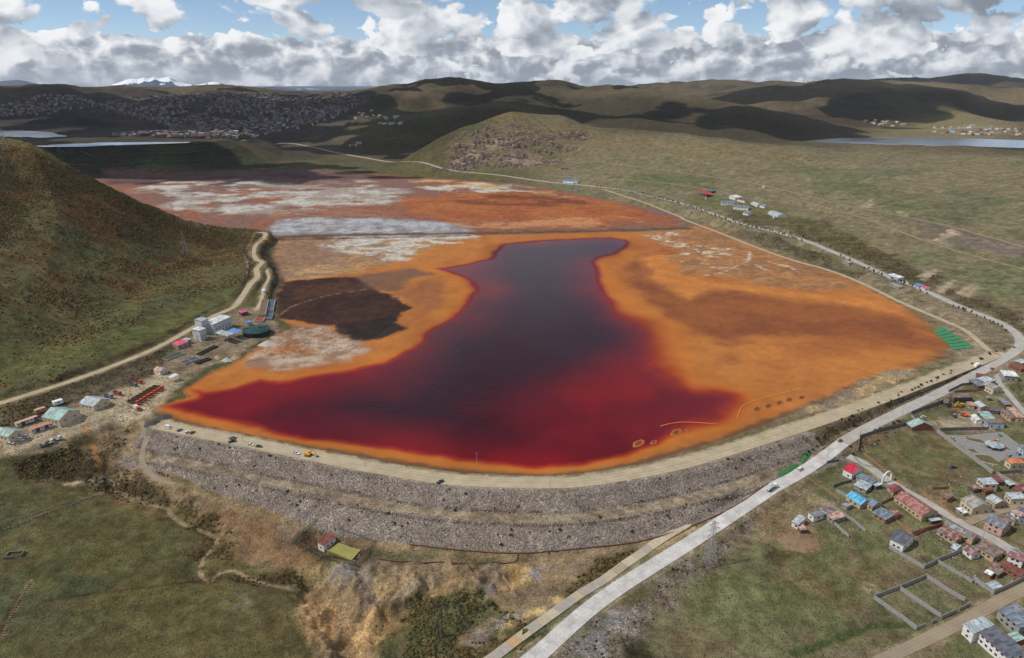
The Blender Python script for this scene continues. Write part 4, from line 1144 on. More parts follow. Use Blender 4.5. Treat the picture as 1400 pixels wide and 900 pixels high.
ROADMAT = {'concrete': material('road_concrete', road_mat((182, 178, 171), True, (140, 133, 124))),
           'dirt': material('road_dirt', road_mat((186, 172, 146), False, (142, 126, 102))),
           'dirtgrey': material('road_gravel', road_mat((156, 142, 122), False, (124, 110, 92)))}
W_FAR = plain('far_water', (120, 130, 142), .12, .25, .004, .5)
for nm, zl, px, lb in FARW:
    pl_ = W(px, zl)
    me_v = [(x_, y_, zl) for x_, y_ in pl_]
    tag(mesh_obj(nm, me_v, [tuple(range(len(me_v)))], W_FAR), lb, kind='structure')
ROADLABEL = {'highway': 'pale concrete highway running past the dam and along the lake', 'crest_road': 'broad pale dirt road on the crest of the dam',
             'basin_track': 'narrow dirt track along the right shore of the orange flats', 'hill_foot_road': 'winding dirt road at the foot of the left hill',
             'plant_track': 'short dirt spur from the hill foot road to the plant', 'village_street': 'concrete street through the village from the highway junction',
             'lower_street': 'dusty gravel street below the walled plots', 'hill_lane': 'narrow concrete lane curving beside the white roofed house',
             'cross_street': 'dirt cross street between village houses', 'gully_track': 'grey track winding down from the dam end into the gully',
             'hill_track': 'thin gravel track across the grassy right hillside', 'field_track': 'lower gravel track across the fields beside the camp',
             'upper_track': 'reddish track above the roadside depot'}
# berms of the terraced bank
for k_, (zz_, off_) in enumerate(((44.0, 48.0), (24.0, 95.0), (62.5, 4.0))):
    f_ = smooth_line(np.column_stack([TIER[:5], np.zeros(5)]), 20.0)
    t_ = np.gradient(f_[:, :2], axis=0); t_ /= np.linalg.norm(t_, axis=1)[:, None]
    f_[:, 0] += t_[:, 1] * off_; f_[:, 1] -= t_[:, 0] * off_
    f_[:, 2] = ground(f_[:, 0], f_[:, 1]) + .6
    ribbon('bank_berm', f_, 6.0, material('berm', road_mat((122, 114, 96), False, (100, 92, 76))), .5, ('middle', 'lower', 'upper')[k_] + ' pale berm along the terraced bank behind the basin')
for nm, px, wid, mat, flat in ROADS:
    lift = {'highway': .10, 'crest_road': .07, 'basin_track': .05}.get(nm, .04)
    ln = ROADLINES[nm].copy()
    ribbon(nm, ln, wid, ROADMAT[mat], lift, ROADLABEL[nm])
# ------------------------------------------------------------------ building helpers
class MB:
    """collects boxes, prisms and tubes into one mesh"""
    def __init__(s):
        s.v = []; s.f = []

    def quad(s, a, b, c, d):
        o = len(s.v); s.v += [a, b, c, d]; s.f.append((o, o + 1, o + 2, o + 3))

    def hexa(s, p):
        """p: eight corners, bottom four then top four"""
        o = len(s.v); s.v += list(p)
        s.f += [tuple(o + i for i in q) for q in ((3, 2, 1, 0), (4, 5, 6, 7), (0, 1, 5, 4), (1, 2, 6, 5), (2, 3, 7, 6), (3, 0, 4, 7))]

    def box(s, x0, x1, y0, y1, z0, z1):
        s.hexa([(x0, y0, z0), (x1, y0, z0), (x1, y1, z0), (x0, y1, z0), (x0, y0, z1), (x1, y0, z1), (x1, y1, z1), (x0, y1, z1)])

    def bar(s, a, b, r, n=4, r2=None):
        a = Vector(a); b = Vector(b); d = (b - a)
        if d.length < 1e-6:
            return
        d.normalize()
        up = Vector((0, 0, 1)) if abs(d.z) < 0.95 else Vector((1, 0, 0))
        e1 = d.cross(up).normalized(); e2 = d.cross(e1)
        r2 = r if r2 is None else r2
        o = len(s.v)
        for p, q in ((a, r), (b, r2)):
            for k in range(n):
                t = 2 * math.pi * k / n + math.pi / n
                s.v.append(tuple(p + (e1 * math.cos(t) + e2 * math.sin(t)) * q))
        for k in range(n):
            s.f.append((o + k, o + (k + 1) % n, o + n + (k + 1) % n, o + n + k))
        s.f.append(tuple(o + k for k in reversed(range(n)))); s.f.append(tuple(o + n + k for k in range(n)))

    def poly(s, pts, z0, z1):
        o = len(s.v); n = len(pts)
        s.v += [(p[0], p[1], z0) for p in pts] + [(p[0], p[1], z1) for p in pts]
        s.f.append(tuple(o + k for k in reversed(range(n)))); s.f.append(tuple(o + n + k for k in range(n)))
        for k in range(n):
            s.f.append((o + k, o + (k + 1) % n, o + n + (k + 1) % n, o + n + k))

    def build(s, name, mat, parent=None, smooth=False):
        return mesh_obj(name, s.v, s.f, mat, parent, smooth)


def thing(name, label, cat, loc=(0, 0, 0), rz=0.0, group=None):
    o = bpy.data.objects.new(name, None)
    o.empty_display_size = 0.5
    COL.objects.link(o)
    o.location = loc; o.rotation_euler = (0, 0, rz)
    return tag(o, label, cat, group)


def copy_tree(o, parent=None):
    c = o.copy(); COL.objects.link(c); c.parent = parent
    for ch in list(o.children):
        copy_tree(ch, c)
    return c


def box_at(x0, x1, y0, y1, z0, z1, name, mat, parent):
    m = MB(); m.box(x0, x1, y0, y1, z0, z1)
    return m.build(name, mat, parent)


def tin(name, rgb, rust=0.25, rgb2=(120, 72, 52), rough=0.5):
    """corrugated sheets: strips of slightly different age, some rust"""
    def b(nt, bs):
        t = nt.n('ShaderNodeTexCoord').outputs['Object']
        rnd = nt.n('ShaderNodeObjectInfo').outputs['Random']
        sx = nt.n('ShaderNodeSeparateXYZ'); nt.link(t, sx.inputs[0])
        cx = nt.math('FLOOR', nt.math('MULTIPLY', sx.outputs[0], 0.95)); cy = nt.math('FLOOR', nt.math('MULTIPLY', sx.outputs[1], 0.34))
        wn = nt.n('ShaderNodeTexWhiteNoise', noise_dimensions='3D')
        cb = nt.n('ShaderNodeCombineXYZ'); nt.link(cx, cb.inputs[0]); nt.link(cy, cb.inputs[1]); nt.link(nt.math('MULTIPLY', rnd, 50.0), cb.inputs[2])
        nt.link(cb.outputs[0], wn.inputs['Vector'])
        f = nt.smooth(wn.outputs['Value'], 0.0, 1.0, 0.60, 1.24)
        col = nt.mix(1.0, (*lin(rgb), 1), f, 'MULTIPLY')
        nz = nt.noise(nt.vmath('ADD', t, (3.3, 1.7, 0)), 0.35, 4, 0.65)
        rr_ = nt.smooth(nt.math('ADD', nz, nt.math('MULTIPLY', nt.math('SUBTRACT', wn.outputs['Value'], 0.5), 0.22)), 0.68 - rust * 0.35, 0.74 - rust * 0.3)
        col = nt.mix(nt.math('MULTIPLY', rr_, min(1.0, rust * 2.2)), col, (*lin(rgb2), 1))
        nt.link(col, bs.inputs['Base Color'])
        bs.inputs['Roughness'].default_value = rough
        bs.inputs['Specular IOR Level'].default_value = 0.35
        wv = nt.math('SINE', nt.math('MULTIPLY', sx.outputs[0], 19.0))
        bp = nt.n('ShaderNodeBump'); bp.inputs['Strength'].default_value = 0.3; bp.inputs['Distance'].default_value = 0.05
        nt.link(wv, bp.inputs['Height']); nt.link(bp.outputs[0], bs.inputs['Normal'])
    return material('tin_' + name, b)


ROOF = {'grey': tin('grey', (134, 138, 142), .5), 'bluegrey': tin('bluegrey', (114, 128, 140), .35), 'dark': tin('dark', (92, 98, 108), .3), 'red': tin('red', (176, 40, 58), .08),
        'maroon': tin('maroon', (122, 66, 66), .3), 'pink': tin('pink', (158, 112, 106), .45), 'rust': tin('rust', (136, 76, 62), .6, (96, 62, 50)), 'white': tin('white', (208, 210, 208), .12),
        'pale': tin('pale', (168, 178, 182), .3), 'blue': tin('blue', (88, 162, 196), .15), 'greenish': tin('greenish', (146, 172, 164), .15), 'brownish': tin('brownish', (128, 116, 108), .5),
        'salmon': tin('salmon', (184, 148, 132), .35), 'orange': tin('orange', (206, 122, 78), .05), 'rosepink': tin('rosepink', (214, 92, 112), .05), 'mid': tin('mid', (92, 132, 184), .05), 'darkgreen': tin('darkgreen', (34, 72, 66), .1),
        'mixed': tin('mixed', (150, 152, 152), .75, (128, 66, 54)), 'fibre': tin('fibre', (146, 140, 132), .2, (110, 100, 90), .9)}
WALL = {'grey': plain('wall_block', (150, 146, 142), .95, .2, .9), 'cream': plain('wall_cream', (198, 184, 160), .95, .2, .7), 'white': plain('wall_white', (216, 214, 208), .9, .15, .6),
        'adobe': plain('wall_adobe', (150, 116, 86), .98, .28, .9), 'brick': plain('wall_brick', (144, 92, 74), .95, .25, 1.4), 'dark': plain('wall_dark', (96, 88, 84), .95, .25, 1.0),
        'tan': plain('wall_tan', (180, 158, 128), .95, .2, .8), 'pinkish': plain('wall_pink', (186, 150, 138), .95, .2, .8), 'steel': plain('wall_steel', (190, 192, 192), .6, .12, .4), 'bluish': plain('wall_blue', (168, 182, 194), .9, .15, .8)}
M_GLASS = plain('window_glass', (34, 40, 48), .15, .3, .5, .5)
M_FRAME = plain('window_frame', (120, 112, 104), .7, .15, 1)
M_DOOR = plain('door_paint', (92, 70, 58), .7, .2, 1)
M_BLUEDOOR = plain('door_blue', (62, 84, 120), .7, .2, 1)
M_STEELDARK = plain('dark_steel', (62, 62, 64), .6, .25, 1, .4)
M_GALV = plain('galvanised_steel', (150, 152, 154), .5, .15, 1, .4)
M_CONC = plain('concrete', (172, 168, 160), .95, .18, .5)
M_CONCD = plain('weathered_concrete', (140, 134, 124), .95, .25, .5)
M_WOOD = plain('pole_wood', (84, 68, 54), .9, .2, 1)


def quad_frame(q, h):
    """four roof corners in the photograph at eave height h -> centre, yaw, length, width"""
    P = A(q, h)[:, :2]
    c = P.mean(0)
    u = ((P[1] - P[0]) + (P[2] - P[3])) / 2
    v = ((P[3] - P[0]) + (P[2] - P[1])) / 2
    L = np.linalg.norm(u); Wd = abs(u[0] * v[1] - u[1] * v[0]) / L
    return c, math.atan2(u[1], u[0]), L, Wd


def house(q, h, roof, wall, label, style='gable', name='house', cat='house', rise=None, wins=2, front=1, open_sides=False, group=None, door=True, wallm=None, maxw=None):
    c, yaw, L, Wd = quad_frame(q, h)
    L = max(L, 2.5); Wd = max(Wd, 2.5)
    if maxw:
        Wd = min(Wd, maxw)
    hl, hw = L / 2, Wd / 2
    xs = np.array([-hl, hl, hl, -hl, 0]); ys = np.array([-hw, -hw, hw, hw, 0])
    gx = c[0] + xs * math.cos(yaw) - ys * math.sin(yaw); gy = c[1] + xs * math.sin(yaw) + ys * math.cos(yaw)
    gz = ground(gx, gy)
    z0 = float(gz.mean()); sink = float(max(0.3, z0 - gz.min() + 0.3))
    t = thing(name, label, cat, (c[0], c[1], z0), yaw, group)
    wm = WALL[wall]; rm = ROOF[roof]
    e = 0.35
    wl, ww = hl - e, hw - e                         # walls stand inside the eaves
    rise = rise if rise is not None else (0.22 * Wd if style == 'gable' else (0.10 * Wd if style == 'shed' else 0.0))
    m = MB()
    if open_sides:
        for sx in np.linspace(-wl, wl, max(2, int(L / 5) + 1)):
            for sy in (-ww, ww):
                box_at(sx - .12, sx + .12, sy - .12, sy + .12, -sink, h - .1, 'post', M_GALV, t)
    elif style == 'gable':
        o = len(m.v)
        m.v += [(-wl, -ww, -sink), (wl, -ww, -sink), (wl, ww, -sink), (-wl, ww, -sink), (-wl, -ww, h), (wl, -ww, h), (wl, ww, h), (-wl, ww, h), (-wl, 0, h + rise * .97), (wl, 0, h + rise * .97)]
        m.f += [(3, 2, 1, 0), (0, 1, 5, 4), (2, 3, 7, 6), (1, 2, 6, 9, 5), (3, 0, 4, 8, 7), (4, 5, 9, 8), (6, 7, 8, 9)]
        m.build('wall', wm, t)
    else:
        a = rise
        m.hexa([(-wl, -ww, -sink), (wl, -ww, -sink), (wl, ww, -sink), (-wl, ww, -sink), (-wl, -ww, h), (wl, -ww, h), (wl, ww, h + a * .95), (-wl, ww, h + a * .95)])
        m.build('wall', wm, t)
    # roof sheets with thickness and eaves
    r = MB(); th = 0.10
    if style == 'gable':
        dz = rise * (hw - ww) / hw
        for s in (-1, 1):
            y0, y1, za, zb = s * hw, 0.0, h - dz + .06, h + rise + .06
            pts = [(-hl, y0, za), (hl, y0, za), (hl, y1, zb), (-hl, y1, zb)]
            if s > 0:
                pts = pts[::-1]
            r.hexa(pts + [(p[0], p[1], p[2] + th) for p in pts])
        rf = r.build('roof', rm, t)
        cap = MB(); cap.box(-hl - .02, hl + .02, -.18, .18, h + rise + .12, h + rise + .22); cap.build('ridge_cap', rm, rf)
    else:
        pts = [(-hl, -hw, h + .06), (hl, -hw, h + .06), (hl, hw, h + rise + .06), (-hl, hw, h + rise + .06)]
        r.hexa(pts + [(p[0], p[1], p[2] + th) for p in pts])
        rf = r.build('roof', rm, t)
        fa = MB(); fa.box(-hl - .04, hl + .04, -hw - .10, -hw - .02, h - .12, h + .2); fa.build('fascia', M_FRAME, rf)
    if open_sides:
        return t
    # doors and windows on both long sides and the gables
    rows = [0.9] if h < 4.6 else [0.9, 3.6]
    for sy in (-1, 1):
        y = sy * (ww + .03)
        n = max(1, min(wins, int((L - 1) / 3.0)))
        for zz in rows:
            for k in range(n):
                x = -wl + (k + 1) * 2 * wl / (n + 1) + (0.7 if door and n == 1 else 0)
                if zz + 1.1 > h - .2 or abs(x) > wl - .7:
                    continue
                f = box_at(x - .68, x + .68, min(y - sy * .05, y + sy * .04), max(y - sy * .05, y + sy * .04), zz, zz + 1.15, 'window', M_FRAME, t)
                box_at(x - .58, x + .58, min(y + sy * .02, y + sy * .06), max(y + sy * .02, y + sy * .06), zz + .1, zz + 1.05, 'pane', M_GLASS, f)
        if door and sy == front:
            x = -wl + 2 * wl * 0.5 * (1 if n > 1 else .6) + (0.0 if n % 2 == 0 else 1.3)
            x = max(-wl + .8, min(wl - .8, x))
            box_at(x - .48, x + .48, min(y - sy * .04, y + sy * .05), max(y - sy * .04, y + sy * .05), -.1, min(2.1, h - .25), 'door', random.choice([M_DOOR, M_BLUEDOOR, M_DOOR]), t)
    for sx in (-1, 1):
        if Wd > 4.5 and wins > 0:
            x = sx * (wl + .03)
            for zz in rows:
                for y in ([-ww * .45, ww * .45] if Wd > 7 else [0]):
                    f = box_at(min(x - sx * .05, x + sx * .04), max(x - sx * .05, x + sx * .04), y - .6, y + .6, zz, zz + 1.1, 'window', M_FRAME, t)
                    box_at(min(x + sx * .02, x + sx * .06), max(x + sx * .02, x + sx * .06), y - .5, y + .5, zz + .1, zz + 1.0, 'pane', M_GLASS, f)
    return t


def Q(o, s, pts):
    return [(o[0] + x / s, o[1] + y / s) for x, y in pts]


ZA, SA = (1080, 580), 5.625
ZB2, SB2 = (1240, 580), 5.625
ZC, SCC = (1240, 740), 5.625
Z1, S1 = (930, 600), 2.979
Z6, S6 = (1160, 460), 5.833
VILL = 'houses of the village beside the highway'
HOUSES = [
    # corners, eave height, roof, wall, style, windows, label
    (Q(ZA, SA, [(405, 345), (475, 385), (572, 347), (490, 308)]), 4.2, 'red', 'white', 'gable', 2, 'house with bright crimson metal roof at the highway junction'),
    (Q(ZA, SA, [(510, 402), (625, 470), (672, 440), (552, 378)]), 3.0, 'bluegrey', 'grey', 'shed', 3, 'long blue grey tin shed right behind the crimson roofed house'),
    (Q(ZA, SA, [(485, 470), (580, 510), (642, 478), (540, 432)]), 2.4, 'pale', 'grey', 'shed', 1, 'low patchy pale sheet roof between the crimson and sky blue roofs'),
    (Q(ZA, SA, [(646, 470), (670, 490), (708, 462), (680, 446)]), 2.6, 'pale', 'dark', 'shed', 1, 'tiny pale tin lean-to beside the white gateway arch'),
    (Q(ZA, SA, [(438, 558), (555, 635), (614, 586), (500, 512)]), 3.0, 'blue', 'tan', 'gable', 2, 'house with vivid sky blue sheet roof'),
    (Q(ZA, SA, [(588, 610), (640, 648), (708, 606), (645, 570)]), 3.0, 'bluegrey', 'tan', 'gable', 1, 'small grey tin house joined to the sky blue roofed house'),
    (Q(ZA, SA, [(628, 680), (735, 746), (806, 706), (698, 640)]), 2.6, 'bluegrey', 'adobe', 'shed', 2, 'low bluish tin shed with rubble pile below the sky blue roof'),
    (Q(ZA, SA, [(190, 724), (366, 662), (300, 634), (128, 685)]), 3.0, 'grey', 'white', 'shed', 3, 'long weathered grey shed at the edge of the waste ground'),
    (Q(ZA, SA, [(280, 702), (335, 746), (426, 716), (372, 668)]), 2.6, 'salmon', 'grey', 'shed', 1, 'small shed with peach and white sheets beside long grey shed'),
    (Q(ZA, SA, [(-2, 745), (45, 770), (142, 740), (80, 708)]), 3.0, 'pale', 'white', 'shed', 1, 'pale blue roofed hut beside the brown earth heap'),
    (Q(ZA, SA, [(48, 770), (85, 826), (132, 815), (97, 757)]), 2.2, 'salmon', 'dark', 'shed', 0, 'salmon sheet awning in front of pale blue hut'),
    (Q(ZA, SA, [(758, 485), (805, 534), (882, 510), (835, 468)]), 3.0, 'maroon', 'pinkish', 'gable', 1, 'squat maroon roofed house on the street by the arch'),
    ([(1227, 681), (1261, 708), (1283, 700), (1238, 671)], 3.6, 'pink', 'tan', 'gable', 6, 'long building with faded rose pink roof along the village street'),
    (Q(ZB2, SB2, [(175, 740), (196, 760), (258, 735), (236, 712)]), 2.3, 'pale', 'dark', 'shed', 0, 'small pale lean-to at the end of the rose pink building'),
    (Q(Z1, S1, [(848, 405), (900, 436), (968, 402), (905, 371)]), 4.2, 'dark', 'white', 'gable', 2, 'slate grey gabled house standing alone on green meadow'),
    (Q(Z1, S1, [(1040, 370), (1125, 421), (1150, 402), (1075, 355)]), 2.8, 'mixed', 'tan', 'shed', 3, 'long house with rust red and grey sheets, lower of two parallel roofs'),
    (Q(Z1, S1, [(1068, 345), (1188, 414), (1221, 395), (1100, 331)]), 3.2, 'grey', 'tan', 'gable', 5, 'long streaky grey roofed house along the street, upper of two parallel roofs'),
    (Q(Z1, S1, [(1198, 435), (1280, 490), (1318, 462), (1240, 418)]), 3.2, 'brownish', 'tan', 'shed', 3, 'house with large mottled grey brown roof beside small half red hut'),
    (Q(Z1, S1, [(1150, 447), (1190, 482), (1226, 468), (1182, 434)]), 2.6, 'mixed', 'white', 'gable', 1, 'small hut half red half white roofed above oval lawn'),
    (Q(Z1, S1, [(1093, 440), (1118, 456), (1150, 441), (1122, 429)]), 2.2, 'pale', 'grey', 'shed', 0, 'tiny pale blue awning at the corner of a walled garden'),
    (Q(ZB2, SB2, [(545, 425), (592, 480), (700, 462), (640, 410)]), 5.2, 'pale', 'cream', 'shed', 2, 'tall two storey house with pale roof and brick red front'),
    (Q(ZB2, SB2, [(244, 535), (305, 577), (373, 560), (305, 524)]), 2.8, 'brownish', 'adobe', 'shed', 1, 'brown adobe hut with dark roof inside roofless mud walls'),
    (Q(ZB2, SB2, [(430, 592), (515, 668), (656, 626), (545, 552)]), 4.2, 'fibre', 'cream', 'gable', 3, 'large house with ribbed beige grey roof and many front windows'),
    (Q(ZB2, SB2, [(608, 570), (680, 620), (772, 600), (690, 550)]), 4.0, 'pale', 'tan', 'gable', 2, 'pale blue tin house with brown front right of the beige grey roof'),
    (Q(ZB2, SB2, [(755, 535), (820, 592), (912, 570), (868, 520)]), 4.0, 'pale', 'cream', 'shed', 2, 'pale roofed house at the right edge above the cross street'),
    (Q(ZB2, SB2, [(585, 735), (722, 810), (832, 756), (690, 690)]), 5.2, 'bluegrey', 'pinkish', 'gable', 4, 'big two storey house with steel blue gabled roof on the street corner'),
    (Q(ZB2, SB2, [(740, 700), (822, 748), (868, 736), (782, 690)]), 3.2, 'grey', 'tan', 'shed', 2, 'narrow grey roof squeezed behind the steel blue gabled house'),
    (Q(ZB2, SB2, [(640, 400), (702, 460), (746, 442), (690, 390)]), 2.8, 'rust', 'brick', 'shed', 1, 'rust brown roofed annex beside the tall brick fronted house'),
    (Q(ZB2, SB2, [(738, 445), (790, 474), (838, 465), (775, 430)]), 2.5, 'pale', 'dark', 'shed', 1, 'small white blue shed against the long park wall'),
    (Q(ZB2, SB2, [(805, 675), (872, 727), (925, 700), (858, 648)]), 5.0, 'salmon', 'white', 'shed', 2, 'white house with pinkish roof cut by the right frame edge'),
    (Q(ZB2, SB2, [(375, 650), (437, 692), (467, 680), (405, 641)]), 2.2, 'white', 'grey', 'shed', 0, 'bright white carport in front of the beige grey roof'),
    (Q(ZB2, SB2, [(860, 480), (900, 520), (950, 500), (905, 455)]), 3.5, 'grey', 'brick', 'shed', 1, 'grey roofed house by the end of the park wall at frame edge'),
    (Q(ZC, SCC, [(755, 118), (872, 160), (935, 122), (800, 83)]), 5.2, 'pink', 'white', 'shed', 3, 'two storey white house with patchy pink roof near the right edge'),
    (Q(ZC, SCC, [(708, 182), (892, 277), (910, 240), (758, 150)]), 3.0, 'rust', 'brick', 'shed', 4, 'long brick red roof below the two storey white house'),
    (Q(ZC, SCC, [(588, 240), (640, 267), (682, 250), (620, 221)]), 2.4, 'white', 'brick', 'shed', 1, 'small white roofed hut in the walled courtyard'),
    (Q(ZC, SCC, [(640, 230), (702, 262), (757, 235), (692, 194)]), 2.4, 'brownish', 'brick', 'shed', 1, 'brown sheet hut with orange streak in the walled courtyard'),
    (Q(ZC, SCC, [(598, 335), (666, 382), (732, 345), (670, 309)]), 2.1, 'pale', 'grey', 'shed', 0, 'low pale blue roof at the lower corner of the walled courtyard'),
    (Q(ZC, SCC, [(530, 716), (692, 641), (570, 580), (408, 655)]), 5.2, 'pale', 'white', 'shed', 2, 'large warehouse with smooth pale blue roof at lower right'),
    (Q(ZC, SCC, [(533, 715), (800, 905), (905, 862), (690, 648)]), 5.0, 'dark', 'white', 'shed', 5, 'long warehouse with dark patched roof beside pale blue warehouse'),
    (Q(ZC, SCC, [(688, 540), (905, 685), (990, 620), (850, 470)]), 5.0, 'bluegrey', 'grey', 'shed', 4, 'wide teal grey roof at the lower right frame edge'),
    (Q(ZC, SCC, [(772, 722), (850, 782), (905, 748), (830, 695)]), 3.0, 'greenish', 'brick', 'shed', 1, 'small green white awning roof between the big warehouses'),
    (Q(Z6, S6, [(818, 494), (978, 494), (972, 455), (825, 455)]), 4.0, 'brownish', 'dark', 'shed', 3, 'long brown grey shed at the top of the machine yard'),
    (Q(Z6, S6, [(738, 515), (778, 540), (818, 516), (780, 494)]), 2.8, 'brownish', 'dark', 'shed', 1, 'small dark shed at the left of the machine yard'),
    (Q(Z6, S6, [(1073, 382), (1155, 432), (1240, 410), (1132, 365)]), 4.2, 'fibre', 'cream', 'gable', 3, 'cream walled house with grey gabled roof beside the hill lane'),
    (Q(Z6, S6, [(1022, 330), (1085, 378), (1192, 362), (1092, 318)]), 3.0, 'pale', 'grey', 'shed', 2, 'pale blue roof behind the cream walled grey house'),
    (Q(Z6, S6, [(963, 345), (1045, 412), (1084, 400), (1012, 333)]), 2.8, 'bluegrey', 'dark', 'shed', 2, 'narrow steel grey shed touching the highway wall'),
    (Q(Z6, S6, [(1000, 318), (1100, 332), (1136, 316), (1040, 299)]), 2.6, 'rust', 'brick', 'shed', 2, 'rusty red roof closest to the highway bend'),
    (Q(Z6, S6, [(1218, 320), (1332, 320), (1354, 284), (1222, 280)]), 4.2, 'white', 'grey', 'shed', 2, 'house with glaring white flat roof beside the grassy bank'),
    (Q(Z6, S6, [(1293, 237), (1408, 274), (1408, 240), (1310, 208)]), 3.0, 'rust', 'brick', 'shed', 3, 'long rust red roof at the right edge above the white roof'),
    (Q(Z6, S6, [(1338, 205), (1410, 228), (1410, 195), (1360, 184)]), 3.0, 'pale', 'grey', 'shed', 1, 'pale blue roof at the right edge, topmost house of the village'),
    (Q(Z6, S6, [(1008, 530), (1056, 578), (1122, 562), (1060, 521)]), 3.2, 'pale', 'pinkish', 'gable', 1, 'small white blue gabled house above the teal roof'),
    (Q(Z6, S6, [(1033, 605), (1083, 668), (1162, 655), (1112, 599)]), 3.6, 'greenish', 'dark', 'shed', 1, 'house with teal green roof beside the white canvas shelter'),
    (Q(Z6, S6, [(1075, 665), (1118, 708), (1242, 692), (1205, 654)]), 3.6, 'brownish', 'bluish', 'shed', 2, 'house with mauve grey roof and pale blue walls above the park'),
    (Q(Z6, S6, [(988, 640), (1032, 684), (1064, 662), (1020, 619)]), 3.2, 'white', 'white', 'gable', 0, 'white canvas shelter beside the orange excavator'),
    (Q(Z6, S6, [(1208, 590), (1302, 664), (1344, 650), (1252, 578)]), 3.0, 'brownish', 'tan', 'shed', 3, 'brown grey half of a double roof beside the hill lane'),
    (Q(Z6, S6, [(1256, 570), (1342, 662), (1404, 640), (1318, 558)]), 3.4, 'salmon', 'tan', 'shed', 3, 'peach pink half of a double roof beside the hill lane'),
    (Q(Z6, S6, [(1183, 500), (1242, 548), (1308, 550), (1242, 489)]), 2.6, 'grey', 'dark', 'shed', 2, 'low patched grey roofs below the cream walled house'),
    (Q(Z6, S6, [(945, 522), (962, 562), (1012, 556), (986, 519)]), 2.5, 'salmon', 'tan', 'shed', 1, 'pinkish hut at the right side of the machine yard'),
    (Q(Z6, S6, [(1120, 578), (1124, 598), (1206, 602), (1202, 578)]), 2.2, 'dark', 'dark', 'shed', 0, 'low dark lean-to right of the small white blue house'),
    (Q(Z6, S6, [(470, 690), (516, 738), (672, 716), (620, 675)]), 2.8, 'greenish', 'brick', 'gable', 2, 'green white roofed house at the lower left corner of the machine yard'),
    (Q(Z6, S6, [(1088, 482), (1112, 502), (1142, 495), (1118, 476)]), 2.2, 'grey', 'adobe', 'shed', 0, 'tiny hut on the grass between cream house and machine yard'),
    (Q(ZB2, SB2, [(470, 470), (520, 512), (580, 500), (535, 462)]), 2.4, 'mixed', 'dark', 'shed', 0, 'jumbled rust and grey sheets left of the tall brick fronted house'),
    ([(1384, 668), (1396, 675), (1410, 668), (1397, 661)], 3.2, 'rust', 'brick', 'shed', 1, 'rust roofed house at the right edge above the cross street'),
    ([(1376, 757), (1392, 767), (1404, 760), (1388, 750)], 3.0, 'grey', 'adobe', 'gable', 1, 'grey roofed house at the right edge below the village street'),
    ([(1352, 773), (1362, 779), (1371, 774), (1361, 768)], 2.4, 'brownish', 'tan', 'shed', 0, 'small brown hut above the brick red long roof'),
    ([(1386, 700), (1399, 708), (1412, 701), (1398, 693)], 4.2, 'dark', 'pinkish', 'gable', 1, 'dark roofed pinkish house at the right edge beside the cross street'),
    ([(1212, 700), (1224, 707), (1232, 702), (1220, 695)], 2.4, 'mixed', 'adobe', 'shed', 0, 'small rusty hut in the green yard left of the rose pink building'),
    ([(1394, 612), (1402, 618), (1414, 614), (1405, 607)], 3.6, 'bluegrey', 'bluish', 'shed', 1, 'blue walled house at the right edge beside the park'),
    ([(1340, 668), (1349, 674), (1357, 670), (1348, 664)], 2.2, 'rust', 'brick', 'shed', 0, 'tiny rusty lean-to behind the beige grey roof'),
    ([(1150, 690), (1158, 695), (1165, 691), (1157, 686)], 2.0, 'grey', 'grey', 'shed', 0, 'tiny grey shed in the scrap yard left of the sky blue roof'),
]
for q, h, rf, wl, st, wn, lb in HOUSES:
    house(q, h, rf, wl, lb, st, wins=wn, group=VILL)


def wall_run(px, h, mat, label, thick=0.22, cap=True, group='garden and plot walls', name='compound_wall', cat='wall', step=4.0, lift=0.0):
    """masonry wall: panels between piers, following the ground"""
    P = A(px)
    t = thing(name, label, cat, (P[0][0], P[0][1], float(ground(P[0][0], P[0][1]))), 0, group)
    ox, oy, oz = t.location
    t['kind'] = 'thing'
    for a, b in zip(P[:-1], P[1:]):
        L = math.hypot(b[0] - a[0], b[1] - a[1]); n = max(1, int(round(L / step)))
        dx, dy = (b[0] - a[0]) / L, (b[1] - a[1]) / L
        nx, ny = -dy * thick / 2, dx * thick / 2
        for k in range(n):
            p = (a[0] + dx * L * k / n, a[1] + dy * L * k / n); q = (a[0] + dx * L * (k + 1) / n, a[1] + dy * L * (k + 1) / n)
            zp, zq = float(ground(*p)) - oz, float(ground(*q)) - oz
            j1, j2 = random.uniform(-.06, .06), random.uniform(-.06, .06)
            m = MB()
            c4 = [(p[0] - nx - ox, p[1] - ny - oy), (q[0] - nx - ox, q[1] - ny - oy), (q[0] + nx - ox, q[1] + ny - oy), (p[0] + nx - ox, p[1] + ny - oy)]
            zz = [zp, zq, zq, zp]
            m.hexa([(*c4[i], zz[i] - .4) for i in range(4)] + [(*c4[i], zz[i] + h + (j1 if i in (0, 3) else j2)) for i in range(4)])
            m.build('panel', mat, t)
            s = thick * .75
            m = MB(); m.box(p[0] - ox - s, p[0] - ox + s, p[1] - oy - s, p[1] - oy + s, zp - .4, zp + h + .12)
            m.build('pier', mat, t)
    return t


